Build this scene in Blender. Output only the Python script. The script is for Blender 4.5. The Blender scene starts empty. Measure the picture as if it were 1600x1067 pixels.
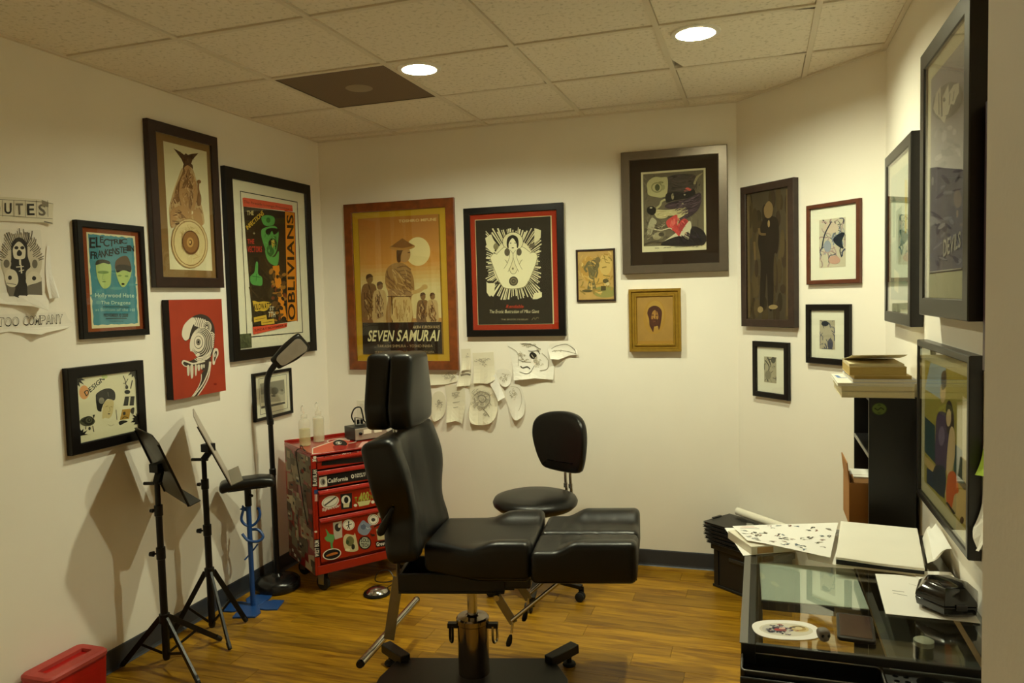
import bpy, bmesh, math, random
import numpy as np
from mathutils import Matrix, Vector

random.seed(7)
S = bpy.context.scene
COL = S.collection
PI = math.pi

# ------------------------------------------------------------ camera, world, exposure
cam = bpy.data.cameras.new('camera')
cam.sensor_width = 36.0
cam.lens = 1177.64 * 36.0 / 1600.0
cam.clip_start = 0.02
camo = bpy.data.objects.new('camera', cam)
COL.objects.link(camo)
yaw, pit, rol = -0.319289, -0.058922, -0.026361
F = Vector((math.cos(pit)*math.sin(yaw), math.cos(pit)*math.cos(yaw), math.sin(pit)))
R0 = Vector((math.cos(yaw), -math.sin(yaw), 0)); U0 = R0.cross(F)
Rr = math.cos(rol)*R0 + math.sin(rol)*U0
Ur = -math.sin(rol)*R0 + math.cos(rol)*U0
M = Matrix((Rr, Ur, -F)).transposed().to_4x4()
M.translation = Vector((2.83252, -2.53368, 1.65131))
camo.matrix_world = M
S.camera = camo

w = bpy.data.worlds.new('world'); S.world = w; w.use_nodes = True
w.node_tree.nodes['Background'].inputs[0].default_value = (0.9, 0.75, 0.5, 1)
w.node_tree.nodes['Background'].inputs[1].default_value = 0.02
S.view_settings.view_transform = 'Standard'
S.view_settings.look = 'None'
S.view_settings.gamma = 1.0
S.view_settings.use_curve_mapping = False
S.view_settings.exposure = 0.0
S.cycles.max_bounces = 16
S.cycles.diffuse_bounces = 12
S.cycles.transparent_max_bounces = 24
BULB = 1820.0                      # radiance of the recessed bulbs
BULB_HALL = 520.0
BULB_COL = (0.985, 1.0, 0.70)

# ------------------------------------------------------------ materials
def lin(h):
    h = h.lstrip('#')
    c = [int(h[i:i+2], 16)/255 for i in (0, 2, 4)]
    return tuple(x/12.92 if x <= 0.04045 else ((x+0.055)/1.055)**2.4 for x in c)
_mc = {}
def mat(h, rough=0.6, metal=0.0, noise=0.0, nscale=40.0, bump=0.0, bscale=200.0, coat=0.0, spec=0.5, stretch=None):
    key = (h, rough, metal, noise, nscale, bump, bscale, coat, spec, stretch)
    if key in _mc: return _mc[key]
    m = bpy.data.materials.new('surface_' + h.strip('#'))
    m.use_nodes = True
    nt = m.node_tree; N = nt.nodes; L = nt.links
    b = N['Principled BSDF']
    c = lin(h)
    b.inputs['Base Color'].default_value = (*c, 1)
    b.inputs['Roughness'].default_value = rough
    b.inputs['Metallic'].default_value = metal
    b.inputs['Specular IOR Level'].default_value = spec
    b.inputs['Coat Weight'].default_value = coat
    tc = None
    if noise or bump:
        tc = N.new('ShaderNodeTexCoord'); mp = N.new('ShaderNodeMapping')
        L.new(tc.outputs['Object'], mp.inputs[0])
        if stretch: mp.inputs['Scale'].default_value = stretch
    if noise:
        n = N.new('ShaderNodeTexNoise'); n.inputs['Scale'].default_value = nscale; n.inputs['Detail'].default_value = 5
        L.new(mp.outputs[0], n.inputs['Vector'])
        r = N.new('ShaderNodeMapRange'); r.inputs[1].default_value = 0.25; r.inputs[2].default_value = 0.75
        r.inputs[3].default_value = 1-noise; r.inputs[4].default_value = 1+noise
        L.new(n.outputs['Fac'], r.inputs[0])
        h2 = N.new('ShaderNodeHueSaturation'); h2.inputs['Color'].default_value = (*c, 1)
        L.new(r.outputs[0], h2.inputs['Value']); L.new(h2.outputs[0], b.inputs['Base Color'])
    if bump:
        n2 = N.new('ShaderNodeTexNoise'); n2.inputs['Scale'].default_value = bscale; n2.inputs['Detail'].default_value = 3
        L.new(mp.outputs[0], n2.inputs['Vector'])
        bp = N.new('ShaderNodeBump'); bp.inputs['Strength'].default_value = bump; bp.inputs['Distance'].default_value = 0.002
        L.new(n2.outputs['Fac'], bp.inputs['Height']); L.new(bp.outputs[0], b.inputs['Normal'])
    _mc[key] = m
    return m
def ink(h): return mat(h, rough=0.65, spec=0.25)

def pane_mat(name, tint=(0.97, 0.98, 0.96), base=0.04):
    m = bpy.data.materials.new(name); m.use_nodes = True
    nt = m.node_tree; N = nt.nodes; L = nt.links
    N.remove(N['Principled BSDF'])
    t = N.new('ShaderNodeBsdfTransparent'); t.inputs[0].default_value = (*tint, 1)
    g = N.new('ShaderNodeBsdfGlossy'); g.inputs['Roughness'].default_value = 0.0
    lw = N.new('ShaderNodeLayerWeight'); lw.inputs['Blend'].default_value = 0.5
    p = N.new('ShaderNodeMath'); p.operation = 'POWER'; p.inputs[1].default_value = 5.0
    L.new(lw.outputs['Facing'], p.inputs[0])
    a = N.new('ShaderNodeMath'); a.operation = 'MULTIPLY_ADD'; a.inputs[1].default_value = 1-base; a.inputs[2].default_value = base
    L.new(p.outputs[0], a.inputs[0])
    mx = N.new('ShaderNodeMixShader')
    L.new(a.outputs[0], mx.inputs[0]); L.new(t.outputs[0], mx.inputs[1]); L.new(g.outputs[0], mx.inputs[2])
    L.new(mx.outputs[0], N['Material Output'].inputs[0])
    return m
GLASS = pane_mat('picture_glass', base=0.03)
TABLE_GLASS = pane_mat('table_glass', tint=(0.95, 0.97, 0.95), base=0.10)

def plastic_clear(name, col, alpha):
    m = bpy.data.materials.new(name); m.use_nodes = True
    nt = m.node_tree; N = nt.nodes; L = nt.links
    b = N['Principled BSDF']; b.inputs['Base Color'].default_value = (*lin(col), 1); b.inputs['Roughness'].default_value = 0.3
    t = N.new('ShaderNodeBsdfTransparent'); mx = N.new('ShaderNodeMixShader'); mx.inputs[0].default_value = alpha
    L.new(t.outputs[0], mx.inputs[1]); L.new(b.outputs[0], mx.inputs[2])
    L.new(mx.outputs[0], N['Material Output'].inputs[0])
    return m

# wall paint: light orange-peel relief, faint unevenness
WALL = mat('#f2ecdf', rough=0.75, noise=0.02, nscale=3, bump=0.10, bscale=160, spec=0.25)
BASE = mat('#33363c', rough=0.45, noise=0.05, nscale=8)
BLACK = mat('#0a0909', rough=0.38, spec=0.35)
BLACKWOOD = mat('#0d0907', rough=0.38, noise=0.15, nscale=30, spec=0.3)
VINYL = mat('#0c0b0a', rough=0.36, bump=0.16, bscale=420, spec=0.45)
CHROME = mat('#c9c6c0', rough=0.16, metal=1.0)
STEEL = mat('#8d8a84', rough=0.3, metal=1.0, noise=0.06, nscale=30)
RUBBER = mat('#131313', rough=0.7)
PAPER = mat('#f1ede2', rough=0.8, spec=0.2, noise=0.015, nscale=12)

# floor boards: random tone per board, long grain
def plank_material():
    m = bpy.data.materials.new('oak_board'); m.use_nodes = True
    nt = m.node_tree; N = nt.nodes; L = nt.links; b = N['Principled BSDF']
    g = N.new('ShaderNodeNewGeometry'); oi = N.new('ShaderNodeObjectInfo')
    mp = N.new('ShaderNodeMapping'); mp.inputs['Scale'].default_value = (1.6, 14, 1)
    add = N.new('ShaderNodeVectorMath'); add.operation = 'MULTIPLY_ADD'
    L.new(g.outputs['Position'], add.inputs[0]); add.inputs[1].default_value = (1, 1, 1)
    mul = N.new('ShaderNodeVectorMath'); mul.operation = 'SCALE'; mul.inputs[0].default_value = (37, 11, 5)
    L.new(oi.outputs['Random'], mul.inputs['Scale']); L.new(mul.outputs[0], add.inputs[2])
    L.new(add.outputs[0], mp.inputs[0])
    n = N.new('ShaderNodeTexNoise'); n.inputs['Scale'].default_value = 2.2; n.inputs['Detail'].default_value = 7; n.inputs['Distortion'].default_value = 1.1
    L.new(mp.outputs[0], n.inputs['Vector'])
    cr = N.new('ShaderNodeValToRGB')
    e = cr.color_ramp.elements
    e[0].position = 0.30; e[0].color = (*lin('#754f18'), 1)
    e[1].position = 0.72; e[1].color = (*lin('#b98d33'), 1)
    L.new(n.outputs['Fac'], cr.inputs[0])
    r = N.new('ShaderNodeMapRange'); r.inputs[3].default_value = 0.72; r.inputs[4].default_value = 1.12
    L.new(oi.outputs['Random'], r.inputs[0])
    hs = N.new('ShaderNodeHueSaturation'); hs.inputs['Saturation'].default_value = 1.05
    L.new(cr.outputs[0], hs.inputs['Color']); L.new(r.outputs[0], hs.inputs['Value'])
    L.new(hs.outputs[0], b.inputs['Base Color'])
    b.inputs['Roughness'].default_value = 0.36
    b.inputs['Specular IOR Level'].default_value = 0.4
    return m
PLANK = plank_material()

def tile_material():
    m = bpy.data.materials.new('mineral_tile'); m.use_nodes = True
    nt = m.node_tree; N = nt.nodes; L = nt.links; b = N['Principled BSDF']
    g = N.new('ShaderNodeNewGeometry')
    v = N.new('ShaderNodeTexVoronoi'); v.inputs['Scale'].default_value = 90
    L.new(g.outputs['Position'], v.inputs['Vector'])
    n = N.new('ShaderNodeTexNoise'); n.inputs['Scale'].default_value = 55; n.inputs['Detail'].default_value = 4
    L.new(g.outputs['Position'], n.inputs['Vector'])
    cr = N.new('ShaderNodeValToRGB'); e = cr.color_ramp.elements
    e[0].position = 0.30; e[0].color = (*lin('#d2cab6'), 1); e[1].position = 0.46; e[1].color = (*lin('#f0e8d8'), 1)
    L.new(n.outputs['Fac'], cr.inputs[0]); L.new(cr.outputs[0], b.inputs['Base Color'])
    bp = N.new('ShaderNodeBump'); bp.inputs['Strength'].default_value = 0.4; bp.inputs['Distance'].default_value = 0.003
    L.new(n.outputs['Fac'], bp.inputs['Height']); L.new(bp.outputs[0], b.inputs['Normal'])
    b.inputs['Roughness'].default_value = 0.95; b.inputs['Specular IOR Level'].default_value = 0.1
    return m
TILE = tile_material()
GRID = mat('#e2d9c6', rough=0.5, spec=0.3)

# ------------------------------------------------------------ mesh helpers
class MB:
    def __init__(s): s.v = []; s.f = []; s.mi = []; s.M = Matrix.Identity(4)
    def at(s, x=0, y=0, z=0, rx=0, ry=0, rz=0):
        s.M = Matrix.Translation((x, y, z)) @ Matrix.Rotation(rz, 4, 'Z') @ Matrix.Rotation(ry, 4, 'Y') @ Matrix.Rotation(rx, 4, 'X'); return s
    def frame(s, o, x, y, z):
        m = Matrix((Vector(x), Vector(y), Vector(z))).transposed().to_4x4(); m.translation = Vector(o); s.M = m; return s
    def add(s, vs, fs, mi=0):
        o = len(s.v); s.v += [tuple(s.M @ Vector(p)) for p in vs]
        s.f += [tuple(i+o for i in f) for f in fs]; s.mi += [mi]*len(fs); return s
    def box(s, x0, x1, y0, y1, z0, z1, mi=0):
        vs = [(x, y, z) for z in (z0, z1) for y in (y0, y1) for x in (x0, x1)]
        return s.add(vs, [(0, 2, 3, 1), (4, 5, 7, 6), (0, 1, 5, 4), (1, 3, 7, 5), (3, 2, 6, 7), (2, 0, 4, 6)], mi)
    def cbox(s, c, d, mi=0):
        return s.box(c[0]-d[0]/2, c[0]+d[0]/2, c[1]-d[1]/2, c[1]+d[1]/2, c[2]-d[2]/2, c[2]+d[2]/2, mi)
    def prism(s, poly, z0, z1, mi=0):
        n = len(poly)
        vs = [(x, y, z0) for x, y in poly] + [(x, y, z1) for x, y in poly]
        fs = [tuple(range(n-1, -1, -1)), tuple(range(n, 2*n))] + [(i, (i+1) % n, (i+1) % n+n, i+n) for i in range(n)]
        return s.add(vs, fs, mi)
    def lathe(s, prof, n=32, c=(0, 0, 0), mi=0, cap=True):
        vs = []
        for r, z in prof:
            vs += [(c[0]+r*math.cos(2*PI*k/n), c[1]+r*math.sin(2*PI*k/n), c[2]+z) for k in range(n)]
        fs = []
        for i in range(len(prof)-1):
            for k in range(n):
                a, b = i*n+k, i*n+(k+1) % n
                fs.append((a, b, b+n, a+n))
        if cap:
            if prof[0][0] > 1e-6: fs.append(tuple(range(n-1, -1, -1)))
            if prof[-1][0] > 1e-6: fs.append(tuple((len(prof)-1)*n+k for k in range(n)))
        return s.add(vs, fs, mi)
    def tube(s, pts, r, n=10, mi=0, closed=False):
        P = [Vector(p) for p in pts]; m = len(P)
        rs = r if isinstance(r, (list, tuple)) else [r]*m
        vs = []; up = None
        for i in range(m):
            a = P[i-1] if (i > 0 or closed) else P[i]; b = P[(i+1) % m] if (i < m-1 or closed) else P[i]
            t = (b-a).normalized()
            if up is None:
                up = t.orthogonal().normalized()
            up = (up - t*up.dot(t)).normalized(); q = t.cross(up)
            vs += [tuple(P[i] + rs[i]*(math.cos(2*PI*k/n)*up + math.sin(2*PI*k/n)*q)) for k in range(n)]
        fs = []
        for i in range(m if closed else m-1):
            for k in range(n):
                a, b = i*n+k, i*n+(k+1) % n; j = ((i+1) % m)*n
                fs.append((a, b, j+(k+1) % n, j+k))
        if not closed: fs += [tuple(range(n-1, -1, -1)), tuple((m-1)*n+k for k in range(n))]
        return s.add(vs, fs, mi)
    def bar(s, a, b, wd, th, side=(0, 0, 1), mi=0):
        a = Vector(a); b = Vector(b); t = (b-a).normalized(); q = t.cross(Vector(side)).normalized(); p = q.cross(t)
        vs = [tuple(c + sx*q*wd/2 + sy*p*th/2) for c in (a, b) for sx, sy in ((-1, -1), (1, -1), (1, 1), (-1, 1))]
        return s.add(vs, [(3, 2, 1, 0), (4, 5, 6, 7), (0, 1, 5, 4), (1, 2, 6, 5), (2, 3, 7, 6), (3, 0, 4, 7)], mi)
    def rbox(s, sx, sy, sz, r, n=(8, 8, 3), deform=None, mi=0):
        def ax(h, k):
            r_ = min(r, h*0.999); a = [-h, -h+r_*0.3, -h+r_*0.65, -h+r_]
            mid = [-h+r_ + (2*h-2*r_)*i/k for i in range(1, k)]
            return a + mid + [-x for x in reversed(a)]
        A = [ax(sx/2, n[0]), ax(sy/2, n[1]), ax(sz/2, n[2])]; h = (sx/2, sy/2, sz/2)
        idx = {}; vs = []; fs = []
        def vid(i, j, k):
            if (i, j, k) in idx: return idx[(i, j, k)]
            p = Vector((A[0][i], A[1][j], A[2][k])); q = Vector([max(-(hh-min(r, hh*.999)), min(hh-min(r, hh*.999), c)) for hh, c in zip(h, p)])
            d = p-q
            if d.length > 1e-9: p = q + d.normalized()*max(abs(c) for c in d)
            p = tuple(p)
            if deform: p = deform(*p)
            idx[(i, j, k)] = len(vs); vs.append(p); return idx[(i, j, k)]
        I, J, K = (len(a)-1 for a in A)
        for k, fl in ((0, 1), (K, 0)):
            for i in range(I):
                for j in range(J):
                    q = (vid(i, j, k), vid(i+1, j, k), vid(i+1, j+1, k), vid(i, j+1, k)); fs.append(q[::-1] if fl else q)
        for j, fl in ((0, 0), (J, 1)):
            for i in range(I):
                for k in range(K):
                    q = (vid(i, j, k), vid(i+1, j, k), vid(i+1, j, k+1), vid(i, j, k+1)); fs.append(q[::-1] if fl else q)
        for i, fl in ((0, 1), (I, 0)):
            for j in range(J):
                for k in range(K):
                    q = (vid(i, j, k), vid(i, j+1, k), vid(i, j+1, k+1), vid(i, j, k+1)); fs.append(q[::-1] if fl else q)
        return s.add(vs, fs, mi)
    def build(s, name, mats, parent=None, smooth=False, bevel=0, angle=40, loc=None):
        me = bpy.data.meshes.new(name); me.from_pydata(s.v, [], s.f)
        if not isinstance(mats, (list, tuple)): mats = [mats]
        for m in mats: me.materials.append(m)
        if len(mats) > 1: me.polygons.foreach_set('material_index', s.mi)
        o = bpy.data.objects.new(name, me); COL.objects.link(o)
        if parent: o.parent = parent
        if loc: o.location = loc
        if bevel:
            b = o.modifiers.new('bevel', 'BEVEL'); b.width = bevel; b.segments = 2; b.limit_method = 'ANGLE'; b.angle_limit = math.radians(35)
        if smooth or bevel:
            me.polygons.foreach_set('use_smooth', [True]*len(me.polygons))
            try: me.set_sharp_from_angle(angle=math.radians(angle))
            except Exception: pass
        me.update()
        return o
def sst(a, b, x):
    t = max(0, min(1, (x-a)/(b-a))) if a != b else float(x > a)
    return t*t*(3-2*t)
def tag(o, label, cat, group=None):
    o['label'] = label; o['category'] = cat
    if group: o['group'] = group
    return o
def thing(name, label, cat, loc=(0, 0, 0), rz=0.0, group=None):
    o = bpy.data.objects.new(name, None); o.empty_display_size = 0.05; COL.objects.link(o)
    o.location = loc; o.rotation_euler = (0, 0, rz)
    return tag(o, label, cat, group)
def struct(name, mb, m, **k):
    o = mb.build(name, m, **k); o['kind'] = 'structure'; return o
def rrect(x0, x1, y0, y1, r, n=5):
    P = []
    for cx, cy, a in ((x1-r, y0+r, -PI/2), (x1-r, y1-r, 0), (x0+r, y1-r, PI/2), (x0+r, y0+r, PI)):
        P += [(cx+r*math.cos(a+PI/2*i/n), cy+r*math.sin(a+PI/2*i/n)) for i in range(n+1)]
    return P

# ------------------------------------------------------------ letters (built-in font, made into flat mesh once)
CH = "ABCDEFGHIJKLMNOPQRSTUVWXYZabcdefghijklmnopqrstuvwxyz0123456789.-'&/,+"
GLY = {}
def _glyphs():
    tmp = []
    for bold in (0, 1):
        for c in CH:
            cu = bpy.data.curves.new('glyph', 'FONT'); cu.body = c; cu.resolution_u = 3; cu.offset = 0.022*bold
            o = bpy.data.objects.new('glyph', cu); COL.objects.link(o); tmp.append((bold, c, o, cu))
    dg = bpy.context.evaluated_depsgraph_get()
    for bold, c, o, cu in tmp:
        me = bpy.data.meshes.new_from_object(o.evaluated_get(dg))
        v = [(p.co.x, p.co.y) for p in me.vertices]; f = [tuple(p.vertices) for p in me.polygons]
        x0 = min(p[0] for p in v); x1 = max(p[0] for p in v)
        GLY[(bold, c)] = ([(x-x0, y) for x, y in v], f, x1-x0)
        bpy.data.meshes.remove(me)
    for bold, c, o, cu in tmp:
        bpy.data.objects.remove(o); bpy.data.curves.remove(cu)
_glyphs()
def text_geo(t, bold=0, italic=0.0):
    V = []; Fc = []; x = 0
    for c in t:
        if c == ' ' or (bold, c) not in GLY: x += 0.28; continue
        v, f, wd = GLY[(bold, c)]
        o = len(V); V += [(px+x+italic*py, py) for px, py in v]; Fc += [tuple(i+o for i in q) for q in f]
        x += wd+0.07
    x0 = min(p[0] for p in V); x1 = max(p[0] for p in V); y0 = min(p[1] for p in V); y1 = max(p[1] for p in V)
    return [((px-x0)/(x1-x0), (py-y0)/(y1-y0)) for px, py in V], Fc

# ------------------------------------------------------------ flat prints: shapes measured on the photograph, laid out in the print's own metric plane
def homog(src, dst):
    A = []; B = []
    for (x, y), (u, v) in zip(src, dst):
        A.append([x, y, 1, 0, 0, 0, -u*x, -u*y]); B.append(u)
        A.append([0, 0, 0, x, y, 1, -v*x, -v*y]); B.append(v)
    h = np.linalg.solve(np.array(A, float), np.array(B, float))
    Hm = np.append(h, 1).reshape(3, 3)
    def f(p):
        q = Hm @ np.array([p[0], p[1], 1.0]); return q[0]/q[2], q[1]/q[2]
    return f
def art(name, parent, quad, x0, x1, z0, z1, items, y=0.0, crop=(0, 0, 1.0), base=None, step=5e-5, horizontal=False):
    """quad: the print's four corners in the photo (TL,TR,BR,BL); items in crop pixels; result lies in local XZ (or XY)."""
    H = homog(quad, [(x0, z1), (x1, z1), (x1, z0), (x0, z0)])
    ox, oy, sc = crop
    def mp(p):
        a, b = H((ox+p[0]/sc, oy+p[1]/sc))
        return (min(max(a, x0), x1), min(max(b, z0), z1))
    mats = []; mid = {}
    V = []; Fc = []; MI = []
    def m_(h):
        if h not in mid: mid[h] = len(mats); mats.append(ink(h) if isinstance(h, str) else h)
        return mid[h]
    lay = [0]
    def put(pts, faces, h):
        lay[0] += 1; o = len(V); d = y - step*lay[0]
        for a, b in pts: V.append((a, d, b) if not horizontal else (a, b, -d))
        Fc.extend(tuple(i+o for i in f) for f in faces); MI.extend([m_(h)]*len(faces))
    if base: put([(x0, z0), (x1, z0), (x1, z1), (x0, z1)], [(0, 1, 2, 3)], base)
    def orient(pts):
        a = sum(pts[i-1][0]*pts[i][1]-pts[i][0]*pts[i-1][1] for i in range(len(pts)))
        return pts if a > 0 else pts[::-1]
    for it in items:
        k, h = it[0], it[1]
        if k == 'p':
            pts = orient([mp(p) for p in it[2]]); put(pts, [tuple(range(len(pts)))], h)
        elif k == 'u':                        # polygon in unit coordinates of the print
            pts = orient([(x0+p[0]*(x1-x0), z1-p[1]*(z1-z0)) for p in it[2]]); put(pts, [tuple(range(len(pts)))], h)
        elif k == 'e':
            c, rx, ry = it[2], it[3], it[4]; a = it[5] if len(it) > 5 else 0; n = 22
            pts = []
            for i in range(n):
                t = 2*PI*i/n; ex, ey = rx*math.cos(t), ry*math.sin(t)
                pts.append(mp((c[0]+ex*math.cos(a)-ey*math.sin(a), c[1]+ex*math.sin(a)+ey*math.cos(a))))
            put(orient(pts), [tuple(range(n))], h)
        elif k == 'l':
            wd, ln = it[2], [Vector(p) for p in it[3]]
            pl = []
            L_, R_ = [], []
            for i, p in enumerate(ln):
                a = ln[max(i-1, 0)]; b = ln[min(i+1, len(ln)-1)]
                t = (b-a); t = t.normalized() if t.length > 0 else Vector((1, 0)); nn = Vector((-t.y, t.x))*wd/2
                L_.append(mp(p+nn)); R_.append(mp(p-nn))
            n = len(ln)
            put(L_+R_, [(i, i+1, n+i+1, n+i) for i in range(n-1)], h)
        elif k == 't':
            txt, bx = it[2], it[3]; bold = it[4] if len(it) > 4 else 0; ital = it[5] if len(it) > 5 else 0
            if len(bx) == 4 and not isinstance(bx[0], (tuple, list)):
                bx = ((bx[0], bx[1]), (bx[2], bx[1]), (bx[2], bx[3]), (bx[0], bx[3]))
            g, f = text_geo(txt, bold, ital); pts = []
            tl, tr, br, bl = [Vector(q) for q in bx]
            for a, b in g:
                top = tl.lerp(tr, a); bot = bl.lerp(br, a); pts.append(mp(bot.lerp(top, b)))
            put(pts, f, h)
    me = bpy.data.meshes.new(name); me.from_pydata(V, [], Fc)
    for m in mats: me.materials.append(m)
    me.polygons.foreach_set('material_index', MI); me.update()
    o = bpy.data.objects.new(name, me); COL.objects.link(o); o.parent = parent
    return o
def inpoly(p, P):
    x, y = p; c = False
    for i in range(len(P)):
        (x1, y1), (x2, y2) = P[i-1], P[i]
        if (y1 > y) != (y2 > y) and x < (x2-x1)*(y-y1)/(y2-y1)+x1: c = not c
    return c
def shade(P, cols, n, ln, wd, ang=1.2, seed=0, jit=0.5):
    """painterly strokes kept inside a drawn shape"""
    rn = random.Random(seed); out = []
    x0, x1 = min(p[0] for p in P), max(p[0] for p in P); y0, y1 = min(p[1] for p in P), max(p[1] for p in P); k = 0
    while len(out) < n and k < n*12:
        k += 1; c = (rn.uniform(x0, x1), rn.uniform(y0, y1)); a = ang+rn.uniform(-jit, jit); l = ln*rn.uniform(0.5, 1.2)/2
        a_, b_ = (c[0]-l*math.cos(a), c[1]-l*math.sin(a)), (c[0]+l*math.cos(a), c[1]+l*math.sin(a))
        if inpoly(a_, P) and inpoly(b_, P): out.append(('l', rn.choice(cols), wd*rn.uniform(0.5, 1.3), [a_, (c[0]+rn.uniform(-1, 1)*wd, c[1]), b_]))
    return out
def spline(P, n=6, closed=False):
    out = []; m = len(P)
    for i in range(m if closed else m-1):
        p0 = Vector(P[(i-1) % m] if (closed or i > 0) else P[i]); p1 = Vector(P[i]); p2 = Vector(P[(i+1) % m]); p3 = Vector(P[(i+2) % m] if (closed or i+2 < m) else P[(i+1) % m])
        for k in range(n):
            t = k/n
            out.append(tuple(0.5*((2*p1)+(p2-p0)*t+(2*p0-5*p1+4*p2-p3)*t*t+(3*p1-p0-3*p2+p3)*t**3)))
    if not closed: out.append(tuple(P[-1]))
    return out
# ------------------------------------------------------------ the room
H_C = 2.72
LX, RX = 0.018, 3.38
A_ = (0.028, 1.94); B_ = (2.709, 2.0); C_ = (3.38, 1.304)
FY0, FY1 = -2.05, -2.20            # front wall (with the doorway)
DX0, DX1 = 1.98, 2.952             # doorway
TOPZ = 2.95
def wall_slab(name, p, q, th=0.12, z0=0.0, z1=TOPZ, ext0=0.0, ext1=0.0):
    p = Vector((p[0], p[1])); q = Vector((q[0], q[1])); t = (q-p).normalized(); n = Vector((-t.y, t.x))
    p = p - t*ext0; q = q + t*ext1
    poly = [tuple(p), tuple(q), tuple(q+n*th), tuple(p+n*th)]
    a = sum(poly[i-1][0]*poly[i][1]-poly[i][0]*poly[i-1][1] for i in range(4))
    if a < 0: poly = poly[::-1]
    return struct(name, MB().prism(poly, z0, z1), WALL)
wall_slab('wall_left', (LX, FY1), (LX, 1.94), ext1=0.1)
wall_slab('wall_back', A_, B_, ext0=0.1, ext1=0.05)
wall_slab('wall_diagonal', B_, C_, ext0=0.04, ext1=0.04)
wall_slab('wall_right', C_, (RX, FY1), ext0=0.04)
m_ = MB()
m_.box(LX, DX0, FY1, FY0, 0, TOPZ); m_.box(DX1, RX, FY1, FY0, 0, TOPZ); m_.box(DX0, DX1, FY1, FY0, 2.08, TOPZ)
struct('wall_front', m_, WALL)
# the corridor the photograph is taken from
HY = -3.7; HX0, HX1 = 0.7, 4.2
struct('wall_corridor_far', MB().box(HX0-0.12, HX1+0.12, HY-0.12, HY, 0, TOPZ), WALL)
struct('wall_corridor_left', MB().box(HX0-0.12, HX0, HY, FY1, 0, TOPZ), WALL)
struct('wall_corridor_right', MB().box(HX1, HX1+0.12, HY, FY1, 0, TOPZ), WALL)
struct('wall_corridor_near', MB().box(RX, HX1, FY1, FY1+0.12, 0, TOPZ), WALL)

def cove(name, p, q):
    """rubber cove base: a thin strip with a small toe"""
    p = Vector((*p, 0)); q = Vector((*q, 0)); t = (q-p).normalized(); n = Vector((t.y, -t.x, 0)); L = (q-p).length
    prof = [(0.001, 0.001), (0.014, 0.001), (0.009, 0.006), (0.0055, 0.016), (0.005, 0.094), (0.003, 0.099), (0.001, 0.1)]
    m = MB(); vs = []
    for s in (0, L):
        vs += [tuple(p + t*s + n*a + Vector((0, 0, b))) for a, b in prof]
    k = len(prof)
    m.add(vs, [tuple(range(k)), tuple(range(2*k-1, k-1, -1))] + [(i, i+k, (i+1) % k+k, (i+1) % k) for i in range(k)])
    return struct(name, m, BASE)
cove('baseboard_left', (LX, FY0), (LX, 1.935))
cove('baseboard_back', A_, B_)
cove('baseboard_diagonal', B_, C_)
cove('baseboard_right', C_, (RX, FY0))
cove('baseboard_front', (DX0, FY0), (LX, FY0))

# floor: sub-floor plus separate boards
fl = struct('floor', MB().box(-0.1, HX1+0.1, HY-0.1, 2.1, -0.06, -0.008), mat('#4a3320', rough=0.8, noise=0.1, nscale=20))
pw = 0.118
y = 2.02; k = 0; rnd = random.Random(3)
while y > -3.6:
    x = LX - rnd.uniform(0, 1.0)
    big = y > -1.4
    while x < RX+0.05:
        ln = rnd.uniform(0.75, 1.35) if big else rnd.uniform(1.6, 2.4)
        x0, x1 = max(x, LX-0.05), min(x+ln, RX+0.05)
        if x1-x0 > 0.03:
            o = MB().box(x0+0.0007, x1-0.0007, y-pw+0.0006, y-0.0006, -0.0085, -0.0006*rnd.random()).build('floor_board', PLANK, fl)
            k += 1
        x += ln
    y -= pw

# ceiling: grid, tiles, and the deck above
ceil = struct('ceiling', MB().box(-0.12, HX1+0.12, HY-0.12, 2.12, 2.93, 3.0), mat('#8d8578', rough=0.9, noise=0.05, nscale=9))
T = 0.61
m_ = MB()
for i in range(0, 8): m_.box(i*T-0.012, i*T+0.012, HY, 2.06, H_C-0.0005, H_C+0.03)
g_ = m_.build('ceiling_grid', GRID, ceil)
m_ = MB()
for j in range(-6, 4): m_.box(-0.02, HX1, j*T-0.012, j*T+0.012, H_C+0.0005, H_C+0.03)
m_.build('ceiling_grid', GRID, ceil)
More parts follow.
